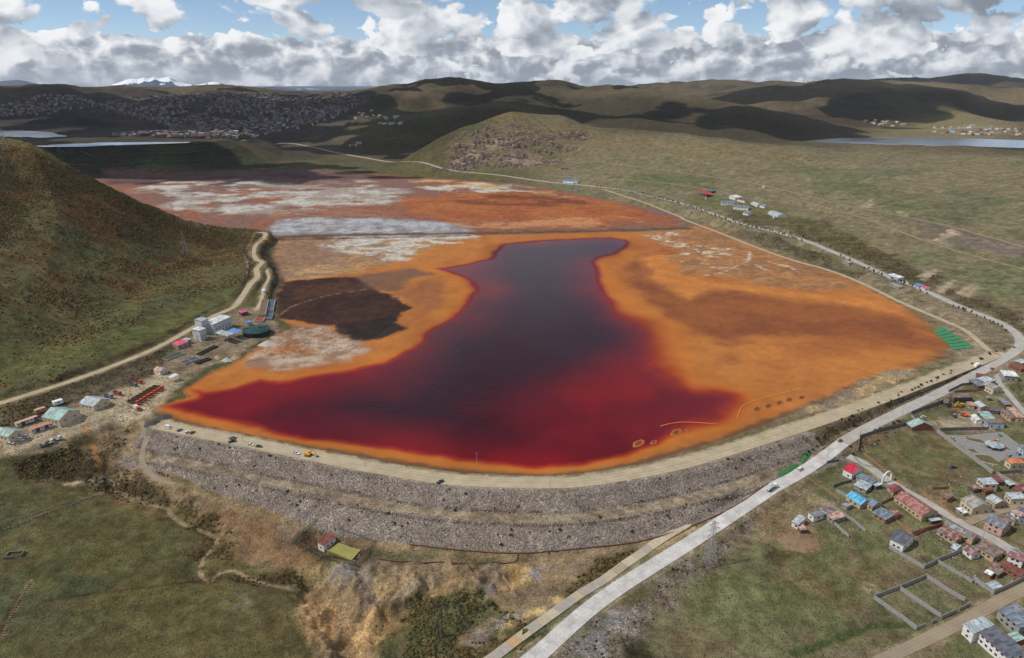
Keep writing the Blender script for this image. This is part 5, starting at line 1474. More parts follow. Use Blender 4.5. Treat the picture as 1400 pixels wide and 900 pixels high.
MW = WALL['grey']; MWB = plain('wall_block_dark', (112, 106, 104), .95, .22, .9); MWA = WALL['adobe']; MWK = WALL['brick']
WALLS = [
    (Q(Z1, S1, [(788, 652), (960, 778)]), 2.4, MW, 'pale block wall, lower left side of the two empty walled plots'),
    (Q(Z1, S1, [(788, 650), (893, 612), (1000, 566)]), 2.4, MW, 'grey block wall, upper side of the two empty walled plots'),
    (Q(Z1, S1, [(895, 616), (1060, 728)]), 2.4, MW, 'block wall dividing the two empty walled plots'),
    (Q(Z1, S1, [(1000, 566), (1100, 630), (1160, 662)]), 2.4, MW, 'block wall, right side of the two empty walled plots'),
    (Q(Z1, S1, [(960, 780), (998, 764)]), 2.2, MW, 'short stub of block wall at the plot corner by the ditch'),
    (Q(Z1, S1, [(1022, 754), (1042, 745)]), 2.2, MW, 'lone block wall panel beside the empty plot gateway'),
    (Q(Z1, S1, [(1062, 736), (1122, 708)]), 2.4, MW, 'block wall facing the lower street, left of the gap'),
    (Q(Z1, S1, [(1135, 702), (1180, 680)]), 2.4, MW, 'block wall facing the lower street, right of the gap'),
    (Q(Z1, S1, [(850, 446), (920, 488), (992, 530)]), 2.2, MW, 'pale wall running downhill from the slate grey house'),
    (Q(Z1, S1, [(992, 530), (1047, 503), (1146, 462)]), 2.6, MW, 'grey block wall below the slate grey house garden'),
    (Q(Z1, S1, [(1047, 505), (1188, 588)]), 2.2, MW, 'block wall along the left of the oval lawn'),
    (Q(Z1, S1, [(1192, 572), (1275, 634), (1340, 604), (1398, 574)]), 2.6, MW, 'wall around the courtyard above the lower street'),
    (Q(Z1, S1, [(948, 392), (1010, 372), (1066, 357)]), 2.4, MWK, 'brown brick wall between slate grey house and rose pink building'),
    (Q(ZB2, SB2, [(228, 62), (440, 222), (655, 384)]), 3.0, MW, 'long pale wall of the park beside the meadow'),
    (Q(ZB2, SB2, [(690, 395), (780, 450), (880, 500)]), 2.8, MW, 'pale wall below the park behind the two storey house'),
    (Q(ZB2, SB2, [(690, 388), (880, 372)]), 2.4, MWB, 'dark wall in front of the orange roofed school'),
    (Q(Z6, S6, [(735, 755), (930, 750), (1115, 748)]), 2.6, MWB, 'straight grey wall between machine yard and park'),
    (Q(Z6, S6, [(92, 812), (300, 745), (490, 700)]), 2.6, MWB, 'dark wall along the highway above the meadow'),
    (Q(Z6, S6, [(500, 622), (620, 575), (712, 540), (800, 515)]), 2.6, MWB, 'dark wall between the highway and the machine yard'),
    (Q(Z6, S6, [(800, 445), (900, 395), (985, 385)]), 2.2, MWB, 'dark wall of the triangular garden by the highway'),
    (Q(Z6, S6, [(845, 450), (960, 440), (1070, 435)]), 1.8, MWA, 'brown mud wall, lower side of the triangular garden'),
    (Q(ZA, SA, [(283, 305), (372, 288), (438, 325)]), 2.0, MWB, 'dark wall bending behind the crimson roofed house yard'),
    (Q(ZA, SA, [(335, 488), (400, 462), (475, 446)]), 2.0, MWB, 'dark wall below the crimson roofed house'),
    (Q(ZA, SA, [(120, 412), (250, 490), (385, 588)]), 1.0, MWA, 'low earth wall along the edge of the waste ground'),
    (Q(ZA, SA, [(358, 518), (440, 568)]), 2.0, MW, 'pale wall left of the sky blue roofed house'),
    (Q(ZA, SA, [(285, 715), (380, 810), (452, 872)]), 1.9, MW, 'pale wall running down from the peach roofed shed'),
    (Q(ZA, SA, [(305, 632), (400, 690), (490, 750), (580, 830)]), 1.6, MW, 'long narrow wall right of the long grey shed'),
    (Q(ZA, SA, [(540, 85), (528, 150), (520, 205)]), 2.6, MWA, 'brown wall at the corner of the meadow by the junction'),
    (Q(ZA, SA, [(565, 230), (680, 320), (790, 405), (900, 490)]), 1.2, MWA, 'low mud wall along the street edge of the meadow'),
    (Q(ZA, SA, [(700, 620), (760, 590), (815, 575)]), 1.8, MWK, 'brick red wall behind the green yard by the maroon roof'),
    (Q(ZB2, SB2, [(60, 860), (160, 815), (270, 778)]), 1.8, MWK, 'brick wall across the lawn below the rose pink building'),
    (Q(ZB2, SB2, [(110, 530), (240, 620), (380, 720), (450, 742)]), 1.6, MWA, 'tan wall along the street below the roofless mud walls'),
    (Q(ZB2, SB2, [(195, 505), (320, 500), (345, 520)]), 2.2, MWA, 'roofless mud brick walls of a ruined house'),
    (Q(Z6, S6, [(500, 640), (560, 690)]), 2.0, MW, 'short pale wall behind the green white roofed house'),
    (Q(Z1, S1, [(880, 340), (945, 385)]), 1.6, MWA, 'tan wall left of the green yard below the rose pink building'),
]
for px, h, mt, lb in WALLS:
    wall_run(px, h, mt, lb)
# ------------------------------------------------------------------ plant, yard, camp and other buildings
Z8, S8 = (0, 500), 5.385
Z7, S7 = (180, 400), 6.364
Z3, S3 = (930, 240), 8.75
Z4, S4 = (720, 220), 6.667
Z5, S5 = (1080, 330), 4.375
ZP, SPD = (390, 690), 8.75
PLANT = 'buildings of the treatment plant'
YARD = 'sheds and containers of the yard'
CAMP = 'buildings of the camp on the right slope'
house(Q(Z8, S8, [(295, 367), (425, 414), (607, 345), (465, 288)]), 3.6, 'greenish', 'cream', 'large yard shed with pale green gabled roof', name='storage_shed', cat='shed', wins=4, group=YARD)
house(Q(Z8, S8, [(573, 270), (685, 307), (817, 260), (700, 214)]), 3.0, 'pale', 'cream', 'yard shed with silvery blue gabled roof near parked trucks', name='storage_shed', cat='shed', wins=3, group=YARD)
house(Q(Z8, S8, [(-60, 482), (60, 542), (177, 497), (60, 438)]), 3.4, 'greenish', 'cream', 'pale green roofed shed cut by the left frame edge', name='storage_shed', cat='shed', wins=3, group=YARD)
house(Q(Z8, S8, [(1134, 30), (1180, 52), (1230, 22), (1180, 5)]), 3.0, 'salmon', 'white', 'small white hut with pinkish roof between yard and plant', name='hut', cat='hut', wins=1, group=YARD)
house(Q(Z7, S7, [(315, 737), (350, 752), (410, 724), (370, 707)]), 4.0, 'white', 'dark', 'open canopy with white roof at the tip of the red water', 'shed', name='canopy', cat='canopy', open_sides=True, group=PLANT)
house(Q(Z7, S7, [(690, 292), (864, 214), (785, 190), (635, 262)]), 10.0, 'white', 'steel', 'long tall white plant hall, largest building of the plant', 'shed', name='plant_hall', cat='building', wins=5, group=PLANT, rise=.6)
house(Q(Z7, S7, [(546, 236), (602, 252), (674, 236), (602, 208)]), 14.0, 'pale', 'steel', 'square pale tower block at the upper end of the plant hall', 'shed', name='plant_tower', cat='building', wins=1, group=PLANT, rise=.3)
house(Q(Z7, S7, [(520, 322), (592, 338), (645, 314), (575, 297)]), 10.0, 'white', 'steel', 'white cube shaped block at the front of the plant hall', 'shed', name='plant_block', cat='building', wins=1, group=PLANT, rise=.3)
house(Q(Z7, S7, [(723, 352), (835, 390), (890, 360), (775, 330)]), 7.5, 'pale', 'steel', 'open steel canopy with grey roof beside the plant hall', 'shed', name='canopy', cat='canopy', open_sides=True, group=PLANT)
house(Q(Z7, S7, [(833, 335), (910, 364), (957, 340), (880, 310)]), 6.5, 'mid', 'steel', 'open canopy with cobalt blue roof beside the green thickener', 'shed', name='canopy', cat='canopy', open_sides=True, group=PLANT)
house(Q(Z7, S7, [(355, 446), (408, 474), (487, 440), (435, 408)]), 3.0, 'rosepink', 'grey', 'rose pink roofed hut below the plant hall', 'shed', name='hut', cat='hut', wins=1, group=PLANT)
house(Q(Z7, S7, [(430, 410), (472, 428), (522, 410), (470, 394)]), 3.4, 'pale', 'grey', 'whitish roofed hut behind the rose pink one', 'shed', name='hut', cat='hut', wins=1, group=PLANT)
house(Q(Z7, S7, [(928, 166), (955, 182), (1012, 168), (985, 149)]), 3.2, 'rosepink', 'dark', 'rose pink roofed hut at the road fork above the plant', 'shed', name='hut', cat='hut', wins=1, group=PLANT)
house(Q(Z7, S7, [(988, 256), (1016, 272), (1048, 258), (1016, 244)]), 3.4, 'mid', 'grey', 'small blue roofed hut behind the green thickener', 'shed', name='hut', cat='hut', wins=0, group=PLANT)
house([(357.5, 396.5), (360.5, 399), (363, 397), (360, 394.5)], 3.0, 'white', 'white', 'tiny white box hut on the track above the settling tanks', 'shed', name='hut', cat='hut', wins=0, group=PLANT)
house(Q(ZP, SPD, [(375, 475), (527, 335), (612, 372), (462, 512)]), 3.6, 'rust', 'white', 'red brown roofed pump house beside the yellow green pond', 'shed', name='pump_house', cat='hut', wins=2)
# camp
house(Q(Z3, S3, [(492, 338), (657, 330), (640, 306), (475, 316)]), 4.0, 'bluegrey', 'white', 'long blue grey camp shed, upper of two parallel sheds', name='camp_shed', cat='shed', wins=4, group=CAMP, maxw=14)
house(Q(Z3, S3, [(655, 384), (832, 392), (822, 366), (630, 360)]), 4.0, 'bluegrey', 'white', 'long camp shed with white twin gables, lower of two parallel sheds', name='camp_shed', cat='shed', wins=4, group=CAMP, maxw=14)
house(Q(Z3, S3, [(605, 256), (682, 286), (720, 250), (650, 227)]), 4.0, 'white', 'white', 'white flat roofed camp building behind the sheds', 'shed', name='camp_building', cat='building', wins=2, group=CAMP)
house(Q(Z3, S3, [(690, 292), (797, 312), (802, 288), (720, 273)]), 3.0, 'rust', 'white', 'low camp house with red roof edge and white wall', 'shed', name='camp_building', cat='building', wins=2, group=CAMP)
house(Q(Z3, S3, [(878, 346), (946, 368), (958, 344), (868, 313)]), 3.0, 'pale', 'white', 'left one of two pale camp cabins end to end', 'gable', name='camp_cabin', cat='cabin', wins=1, group=CAMP)
house(Q(Z3, S3, [(958, 360), (1016, 378), (1047, 360), (985, 344)]), 3.0, 'grey', 'white', 'right one of two pale camp cabins end to end', 'gable', name='camp_cabin', cat='cabin', wins=1, group=CAMP)
house(Q(Z3, S3, [(770, 452), (832, 467), (862, 440), (790, 427)]), 3.0, 'grey', 'white', 'small grey camp cabin nearest the highway', 'gable', name='camp_cabin', cat='cabin', wins=1, group=CAMP)
house(Q(Z3, S3, [(185, 197), (350, 230), (378, 210), (300, 180)]), 6.5, 'red', 'white', 'filling station canopy with bright red roof at the camp', 'shed', name='station_canopy', cat='canopy', open_sides=True, group=CAMP, rise=.2)
house(Q(Z3, S3, [(340, 190), (395, 200), (410, 178), (360, 166)]), 3.4, 'dark', 'dark', 'dark shop hut behind the red station canopy', 'shed', name='camp_building', cat='building', wins=1, group=CAMP)
house(Q(Z3, S3, [(60, 425), (120, 448), (145, 430), (80, 408)]), 2.4, 'fibre', 'grey', 'low grey slab roofed hut beside the roadside trees below the camp', 'shed', name='hut', cat='hut', wins=1)
house(Q(Z3, S3, [(990, 136), (1006, 140), (1018, 128), (1002, 120)]), 3.0, 'white', 'white', 'lone white cube hut on the slope above the camp', 'shed', name='hut', cat='hut', wins=0)
house(Q(Z4, S4, [(330, 188), (482, 192), (470, 168), (342, 166)]), 4.0, 'mid', 'white', 'roadside depot with blue roof and white walls', 'shed', name='depot', cat='building', wins=3, maxw=14)
house(Q(Z4, S4, [(340, 205), (432, 210), (428, 196), (344, 190)]), 3.0, 'white', 'white', 'low white kiosk in front of the blue roofed depot', 'shed', name='depot_kiosk', cat='building', wins=2, maxw=8)
house(Q(Z5, S5, [(595, 205), (660, 228), (668, 215), (605, 190)]), 4.0, 'white', 'bluish', 'white and teal building beside the highway trees', 'shed', name='roadside_house', cat='building', wins=2, maxw=9)
house(Q(Z5, S5, [(752, 262), (785, 276), (792, 264), (760, 250)]), 3.0, 'mid', 'bluish', 'blue stall on the highway verge', 'shed', name='roadside_stall', cat='stall', wins=1, maxw=7)
house(Q(Z5, S5, [(792, 276), (818, 288), (824, 276), (800, 264)]), 3.0, 'rosepink', 'white', 'pink stall on the highway verge beside the blue one', 'shed', name='roadside_stall', cat='stall', wins=1, maxw=7)
house(Q(Z5, S5, [(314, 126), (362, 140), (370, 122), (326, 108)]), 1.6, 'fibre', 'grey', 'flat grey concrete tank below the highway, upper one', 'shed', name='concrete_tank', cat='tank', wins=0, door=False, maxw=11)
house(Q(Z5, S5, [(600, 262), (662, 284), (672, 268), (610, 246)]), 1.6, 'fibre', 'grey', 'flat grey concrete tank below the highway, lower one', 'shed', name='concrete_tank', cat='tank', wins=0, door=False, maxw=11)
# school and kiosk in the park
sc_ = house(Q(ZB2, SB2, [(748, 277), (802, 307), (912, 298), (862, 260)]), 4.0, 'orange', 'cream', 'school with orange roof and green and blue painted walls', 'shed', name='school', cat='school', wins=2, rise=.2)


def canopy_round(px, r, h, rm, label, name, cat, posts=8, rise=1.6):
    p = A([px])[0]; z = float(ground(p[0], p[1]))
    t = thing(name, label, cat, (p[0], p[1], z))
    m = MB(); n = 8
    ring = [(math.cos(2 * math.pi * k / n) * r, math.sin(2 * math.pi * k / n) * r) for k in range(n)]
    o = len(m.v); m.v += [(x, y, h) for x, y in ring] + [(0, 0, h + rise)] + [(x, y, h - .12) for x, y in ring] + [(0, 0, h + rise - .12)]
    for k in range(n):
        k2 = (k + 1) % n
        m.f += [(k, k2, n), (n + 1 + k2, n + 1 + k, 2 * n + 1), (n + 1 + k, n + 1 + k2, k2, k)]
    m.build('roof', rm, t)
    for k in range(posts):
        a = 2 * math.pi * k / posts
        box_at(math.cos(a) * r * .9 - .1, math.cos(a) * r * .9 + .1, math.sin(a) * r * .9 - .1, math.sin(a) * r * .9 + .1, -.2, h + .05, 'post', M_GALV, t)
    m = MB(); m.poly([(x * .95, y * .95) for x, y in ring], -.2, .25); m.build('floor_slab', M_CONC, t)
    return t


canopy_round((1358, 613), 6.0, 3.0, ROOF['pale'], 'octagonal park kiosk with pale blue roof', 'kiosk', 'kiosk')
# thickener: covered round tank, dark green
p = A([(351, 456)])[0]; zt = float(ground(p[0], p[1]))
t = thing('thickener_tank', 'round dark green covered thickener tank beside the plant hall', 'tank', (p[0], p[1], zt), 0, PLANT)
m = MB(); n = 24; rt = 12.5
ring = [(math.cos(2 * math.pi * k / n) * rt, math.sin(2 * math.pi * k / n) * rt) for k in range(n)]
m.poly(ring, -1.0, 4.0); m.build('tank_wall', plain('tank_dark', (40, 46, 46), .7, .2, .5), t)
m = MB(); o = 0
m.v += [(x * 1.03, y * 1.03, 4.1) for x, y in ring] + [(0, 0, 6.4)]
m.f += [(k, (k + 1) % n, n) for k in range(n)]
m.build('cover', ROOF['darkgreen'], t)
m = MB(); m.bar((-rt, 0, 4.6), (rt * .9, 2, 6.9), .5); m.bar((-rt, 0, -1), (-rt, 0, 4.6), .4); m.build('bridge', M_STEELDARK, t)
for k in range(0, n, 3):
    m = MB(); m.bar((*[c_ * 1.02 for c_ in ring[k]], -1), (*[c_ * 1.02 for c_ in ring[k]], 4.1), .25); m.build('buttress', M_STEELDARK, t)


def basin_tank(q, h, wall, water, label, name='settling_tank', cat='tank', cells=2):
    c, yaw, L, Wd = quad_frame(q, h)
    z = float(ground(c[0], c[1]))
    t = thing(name, label, cat, (c[0], c[1], z), yaw, PLANT)
    hl, hw = L / 2, Wd / 2
    for nm_, b in (('side_wall', (-hl, hl, -hw, -hw + .4)), ('side_wall', (-hl, hl, hw - .4, hw)), ('end_wall', (-hl, -hl + .4, -hw + .4, hw - .4)), ('end_wall', (hl - .4, hl, -hw + .4, hw - .4))):
        box_at(*b, -.6, h, nm_, wall, t)
    for k in range(1, cells):
        x_ = -hl + 2 * hl * k / cells
        box_at(x_ - .2, x_ + .2, -hw + .4, hw - .4, -.6, h - .1, 'divider', wall, t)
    box_at(-hl + .4, hl - .4, -hw + .4, hw - .4, -.5, h - .6, 'liquid', water, t)
    return t


W_BLUE = plain('tank_liquid_blue', (78, 92, 112), .25, .2, .3, .5); W_BROWN = plain('tank_liquid_brown', (120, 92, 72), .5, .25, .3); W_GREEN = plain('tank_liquid_green', (70, 86, 76), .35, .2, .3); W_RUST = plain('tank_liquid_rust', (150, 72, 40), .4, .3, .3)
M_LINER = plain('black_liner', (40, 42, 46), .5, .25, .4)
ZT, ST = (330, 300), 6.43
basin_tank(Q(ZT, ST, [(150, 840), (178, 705), (240, 705), (215, 850)]), 1.6, M_CONC, W_BROWN, 'long concrete settling tank with brown sludge below the track', cells=3)
basin_tank(Q(ZT, ST, [(228, 800), (252, 700), (300, 705), (282, 800)]), 1.6, M_CONC, W_BLUE, 'slim settling tank with blue water beside the brown sludge tank', cells=2)
basin_tank(Q(ZT, ST, [(212, 870), (228, 812), (285, 812), (268, 875)]), 1.6, M_CONCD, W_BLUE, 'square dark settling tank at the edge of the brown fan', cells=2)
basin_tank(Q(ZT, ST, [(105, 890), (140, 855), (210, 862), (190, 900)]), 1.4, M_CONC, W_RUST, 'small settling tank with orange sludge', cells=1)
basin_tank(Q(Z7, S7, [(285, 592), (455, 540), (430, 505), (290, 560)]), .9, M_CONCD, W_GREEN, 'long grass green lined pit below the rose pink hut', name='lined_pit', cat='pit', cells=1)
basin_tank(Q(Z7, S7, [(580, 550), (745, 470), (725, 455), (575, 525)]), 1.0, M_LINER, M_LINER, 'narrow black lined pit beside the canopies', name='lined_pit', cat='pit', cells=1)
basin_tank(Q(Z7, S7, [(445, 625), (600, 575), (560, 550), (440, 600)]), 1.0, M_CONCD, W_BLUE, 'grey blue pit at the lower edge of the plant', name='lined_pit', cat='pit', cells=2)
basin_tank(Q(Z7, S7, [(560, 625), (690, 580), (670, 562), (560, 602)]), 1.0, M_LINER, M_LINER, 'black lined pit nearest the orange shallows', name='lined_pit', cat='pit', cells=1)


def heap(px, r, h, mat, label, name='gravel_heap', cat='heap', group=None, seed=0, n=18):
    p = A([px])[0]; z = float(ground(p[0], p[1]))
    rnd = random.Random(seed); V = [(0, 0, h)]; F = []
    ph = rnd.uniform(0, 6)
    for j in range(1, 5):
        for k in range(n):
            a = 2 * math.pi * k / n
            q = j / 4
            rr_ = r * q * (1 + .16 * math.sin(2 * a + ph) + .1 * math.sin(5 * a + ph * 2) + rnd.uniform(-.06, .06))
            V.append((math.cos(a) * rr_, math.sin(a) * rr_, h * (1 - q) ** 1.1 + rnd.uniform(-.05, .05) * h - (.25 if j == 4 else 0)))
    for k in range(n):
        F.append((0, 1 + k, 1 + (k + 1) % n))
        for j in range(3):
            a, b = 1 + j * n + k, 1 + j * n + (k + 1) % n
            F.append((a, a + n, b + n, b))
    o = mesh_obj(name, V, F, mat, smooth=True, loc=(p[0], p[1], z))
    return tag(o, label, cat, group)


M_GRAVD = plain('dark_gravel', (78, 74, 72), .98, .35, 1.2); M_GRAVL = plain('pale_spoil', (176, 172, 166), .98, .25, .8); M_EARTH = plain('brown_earth', (132, 108, 86), .98, .35, .5); M_SAND = plain('sand_heap', (160, 138, 108), .98, .25, .7)
heap((223.5, 571), 5.5, 2.2, M_GRAVD, 'dark gravel heap nearest the tip of the lake', seed=1, group='heaps of dark gravel')
heap((209, 579), 5.5, 2.6, M_GRAVD, 'dark gravel heap beside the gully track', seed=2, group='heaps of dark gravel')
heap((366, 471), 8, 4.0, M_GRAVL, 'grey white spoil heap, largest by the plant shore', 'spoil_heap', 'heap', 'pale heaps by the plant', 3)
heap((310, 493), 4.5, 3.0, M_GRAVL, 'small grey white spoil heap by the orange shallows', 'spoil_heap', 'heap', 'pale heaps by the plant', 4)
heap((298, 489), 4, 2.6, M_SAND, 'sandy heap left of the small grey white spoil heap', 'spoil_heap', 'heap', 'pale heaps by the plant', 5)
heap((322, 489), 5, 2.4, M_SAND, 'sandy heap right of the small grey white spoil heap', 'spoil_heap', 'heap', 'pale heaps by the plant', 6)
heap((380, 462), 6, 2.0, M_SAND, 'tan heap between plant and brown fan', 'spoil_heap', 'heap', 'pale heaps by the plant', 7)
heap((1090, 741), 10, 2.2, M_EARTH, 'wide brown earth heap on the meadow beside the pale blue hut', 'earth_heap', 'heap', None, 8, 26)
heap((318.5, 600), 3.5, 1.6, M_GRAVD, 'grey rubble heap on the crest road edge', 'rubble_heap', 'heap', None, 9)

# yellow green pond and its fence
pq = A(Q(ZP, SPD, [(500, 572), (560, 520), (635, 458), (700, 480), (780, 512), (905, 540), (870, 590), (790, 668), (640, 622)]))
pz = float(np.median(pq[:, 2])) + .25
m = MB(); m.poly([(x_, y_) for x_, y_, _ in pq], pz - 2.5, pz)
po = m.build('drain_pond', plain('pond_yellow', (142, 140, 74), .25, .2, .12, .4)); tag(po, 'yellow green seepage pond at the foot of the dam', kind='structure')


def fence(px, h, label, post_mat, mesh_mat, step=3.0, rails=3, group=None, name='mesh_fence'):
    P = A(px); t = thing(name, label, 'fence', (P[0][0], P[0][1], float(ground(P[0][0], P[0][1]))), 0, group); t['kind'] = 'thing'
    ox, oy, oz = t.location
    ln = []
    for a, b in zip(P[:-1], P[1:]):
        L = math.hypot(b[0] - a[0], b[1] - a[1]); n = max(1, int(L / step))
        ln += [(a[0] + (b[0] - a[0]) * k / n, a[1] + (b[1] - a[1]) * k / n) for k in range(n)]
    ln.append((P[-1][0], P[-1][1]))
    ln = [(x_ - ox, y_ - oy, float(ground(x_, y_)) - oz) for x_, y_ in ln]
    for p_ in ln:
        m = MB(); m.bar((p_[0], p_[1], p_[2] - .3), (p_[0], p_[1], p_[2] + h + .1), .06); m.build('post', post_mat, t)
    for a, b in zip(ln[:-1], ln[1:]):
        m = MB()
        for k in range(rails * 3):
            z_ = .15 + (h - .2) * k / (rails * 3 - 1)
            m.bar((a[0], a[1], a[2] + z_), (b[0], b[1], b[2] + z_), .035, 3)
        m.build('mesh_panel', mesh_mat, t)
    return t


M_GREENMESH = plain('green_mesh', (62, 84, 72), .8, .2, 1)
fence(Q(ZP, SPD, [(365, 190), (220, 330), (90, 452), (200, 510), (450, 652), (640, 712), (870, 752), (970, 640), (1065, 460)]), 2.2, 'green mesh fence around the yellow green pond', M_STEELDARK, M_GREENMESH)
fence(Q(ZP, SPD, [(1075, 455), (920, 395), (700, 320), (640, 290)]), 1.6, 'low dark fence behind the yellow green pond', M_STEELDARK, M_STEELDARK)


def tube(px, r, mat, label, name, cat, lift=.3, n=6, group=None, step=6.0, z=None):
    P = np.column_stack([W(px, z), np.full(len(px), z)]) if z is not None else A(px)
    ln = smooth_line(P, step)
    zz = ln[:, 2] if z is not None else ground(ln[:, 0], ln[:, 1])
    V, F = [], []
    t_ = np.gradient(ln[:, :2], axis=0); t_ /= np.linalg.norm(t_, axis=1)[:, None] + 1e-9
    for i in range(len(ln)):
        nx, ny = -t_[i, 1], t_[i, 0]
        for k in range(n):
            a = 2 * math.pi * k / n
            V.append((ln[i, 0] + nx * math.cos(a) * r, ln[i, 1] + ny * math.cos(a) * r, zz[i] + lift + math.sin(a) * r))
    for i in range(len(ln) - 1):
        for k in range(n):
            F.append((i * n + k, i * n + (k + 1) % n, (i + 1) * n + (k + 1) % n, (i + 1) * n + k))
    F += [tuple(range(n))[::-1], tuple((len(ln) - 1) * n + k for k in range(n))]
    return tag(mesh_obj(name, V, F, mat, smooth=True), label, cat, group)


M_PIPE = plain('rusty_pipe', (98, 62, 52), .8, .3, .6); M_PIPEG = plain('grey_pipe', (120, 112, 108), .7, .2, .5)
tube([(516, 764), (560, 768), (620, 770), (690, 771), (706, 768), (708, 757)], .32, M_PIPE, 'rusty pipe along the bare ground below the pond fence', 'drain_pipe', 'pipe')
tube([(560, 745), (620, 752), (700, 757), (780, 752), (870, 742), (940, 722), (1000, 695), (1050, 662)], .35, M_PIPE, 'long rusty pipe hugging the toe of the dam', 'drain_pipe', 'pipe')
tube([(360, 326), (346, 335), (343, 350), (340, 372), (333, 392), (322, 408)], .45, M_PIPE, 'brown pipe beside the winding hill foot road', 'slurry_pipe', 'pipe')
tube([(903, 583), (930, 577.5), (984, 580)], .35, plain('boom_orange', (214, 120, 76), .6, .2, .5), 'floating orange boom near the sediment mounds', 'floating_boom', 'boom', .1, z=0.0)
tube([(1008, 571), (1017, 554), (1050, 543), (1100, 530)], .35, plain('boom_tan', (206, 140, 80), .6, .2, .5), 'long floating boom across the orange shallows', 'floating_boom', 'boom', .1, z=0.0)
# concrete drainage channel along the highway, slab by slab
CHN = smooth_line(A([(660, 910), (685, 891), (749, 844), (794, 812), (826, 793), (854, 772), (881, 754), (899, 741), (940, 715)]), 5.6)
chn = thing('drain_channel', 'tan concrete slab channel running beside the highway below the dam', 'channel', (CHN[0][0], CHN[0][1], float(ground(CHN[0][0], CHN[0][1]))))
chn['kind'] = 'thing'
SLABM = [plain('slab_%d' % k, c_, .95, .18, .6) for k, c_ in enumerate(((172, 158, 134), (162, 144, 118), (180, 168, 146), (158, 150, 138), (176, 146, 110)))]
tt = np.gradient(CHN[:, :2], axis=0); tt /= np.linalg.norm(tt, axis=1)[:, None]
cz = np.convolve(np.pad(ground(CHN[:, 0], CHN[:, 1]), 2, 'edge'), np.ones(5) / 5, 'valid')
for i in range(len(CHN) - 1):
    m = MB(); pts = []
    for q_, i_ in ((0.012, i), (0.988, i)):
        b = CHN[i] * (1 - q_) + CHN[i + 1] * q_
        n_ = np.array([tt[i, 1], -tt[i, 0]])
        zb = cz[i] * (1 - q_) + cz[i + 1] * q_ + .25
        for s_ in (-2.7, 2.7):
            pts.append((b[0] + n_[0] * s_ - chn.location[0], b[1] + n_[1] * s_ - chn.location[1], zb - chn.location[2] + random.uniform(-.03, .03)))
    a, b, c_, d = pts[0], pts[1], pts[3], pts[2]
    top = [a, b, c_, d]
    m.hexa([(p_[0], p_[1], p_[2] - .9) for p_ in top] + top)
    m.build('slab', random.choice(SLABM), chn)
# highway slabs: the photograph shows the concrete bays; each bay is a plate on the roadbed
HW = ROADLINES['highway']
hwl = [HW[0][:3]]
seg = np.linalg.norm(np.diff(HW[:, :2], axis=0), axis=1); cum = np.concatenate([[0], np.cumsum(seg)])
d0, d1 = 40.0, cum[np.argmin(np.abs(HW[:, 0] - A([(1150, 606)])[0][0]) + np.abs(HW[:, 1] - A([(1150, 606)])[0][1]))]
road_ob = bpy.data.objects['highway']
BAYM = [plain('bay_%d' % k, c_, .95, .26, .16) for k, c_ in enumerate(((188, 185, 180), (184, 181, 175), (191, 188, 183), (185, 181, 174)))]
dd = d0
while dd + 5 < d1:
    P0 = np.array([np.interp(dd + .03, cum, HW[:, k]) for k in range(3)]); P1 = np.array([np.interp(dd + 4.97, cum, HW[:, k]) for k in range(3)])
    u_ = (P1 - P0)[:2]; u_ /= np.linalg.norm(u_); n_ = np.array([u_[1], -u_[0]])
    for s0, s1 in ((-4.45, -.03), (.03, 4.45)):
        m = MB(); zb = .16 + random.uniform(0, .015)
        top = [(*(P0[:2] + n_ * s0), P0[2] + zb), (*(P0[:2] + n_ * s1), P0[2] + zb), (*(P1[:2] + n_ * s1), P1[2] + zb), (*(P1[:2] + n_ * s0), P1[2] + zb)]
        m.hexa([(p_[0], p_[1], p_[2] - .12) for p_ in top] + top)
        m.build('concrete_bay', random.choice(BAYM), road_ob)
    dd += 5.0
# green sheets by the far corner of the basin, green netting on the road bank
M_GREENSH = plain('green_sheet', (64, 128, 86), .8, .25, .35)
gq = A([(1275, 453), (1290, 447), (1333, 475), (1304, 479)])
gs = thing('green_sheeting', 'green geotextile sheets spread at the far corner of the orange flats', 'sheeting', tuple(gq.mean(0)))
for k in range(7):
    a0, a1 = k / 7 + .008, (k + 1) / 7 - .008
    pA, pB = gq[0] * (1 - a0) + gq[3] * a0, gq[0] * (1 - a1) + gq[3] * a1
    pC, pD = gq[1] * (1 - a1) + gq[2] * a1, gq[1] * (1 - a0) + gq[2] * a0
    m = MB(); N_ = 6
    for j in range(N_ + 1):
        f_ = j / N_
        for q0, q1 in ((pA, pD), (pB, pC)):
            b = q0 * (1 - f_) + q1 * f_
            m.v.append((b[0] - gs.location[0], b[1] - gs.location[1], float(ground(b[0], b[1])) + .25 + random.uniform(0, .35) - gs.location[2]))
    for j in range(N_):
        m.f.append((2 * j, 2 * j + 1, 2 * j + 3, 2 * j + 2))
    m.build('sheet', M_GREENSH, gs)
for k, (pl, lb) in enumerate((([(1092, 631), (1099, 622), (1107, 616), (1111, 620), (1104, 628), (1098, 634)], 'upper strip of bright green netting on the highway bank'), ([(1062, 649), (1080, 637), (1092, 634), (1092, 639), (1078, 648), (1066, 654)], 'lower strip of bright green netting on the highway bank'))):
    P = A(pl); m = MB()
    m.v += [(x_, y_, z_ + .3) for x_, y_, z_ in P] + [(*P.mean(0)[:2], P.mean(0)[2] + .8)]
    m.f += [(i, (i + 1) % len(P), len(P)) for i in range(len(P))]
    tag(m.build('green_netting', plain('green_netting', (58, 104, 62), .9, .25, .5)), lb, 'netting', 'green netting by the highway')
# ------------------------------------------------------------------ vehicles
M_TYRE = plain('tyre_rubber', (30, 30, 32), .9, .2, 1); M_RIM = plain('wheel_rim', (140, 142, 146), .4, .1, 1, .5)
M_VGLASS = plain('vehicle_glass', (26, 32, 40), .1, .1, 1, .6)


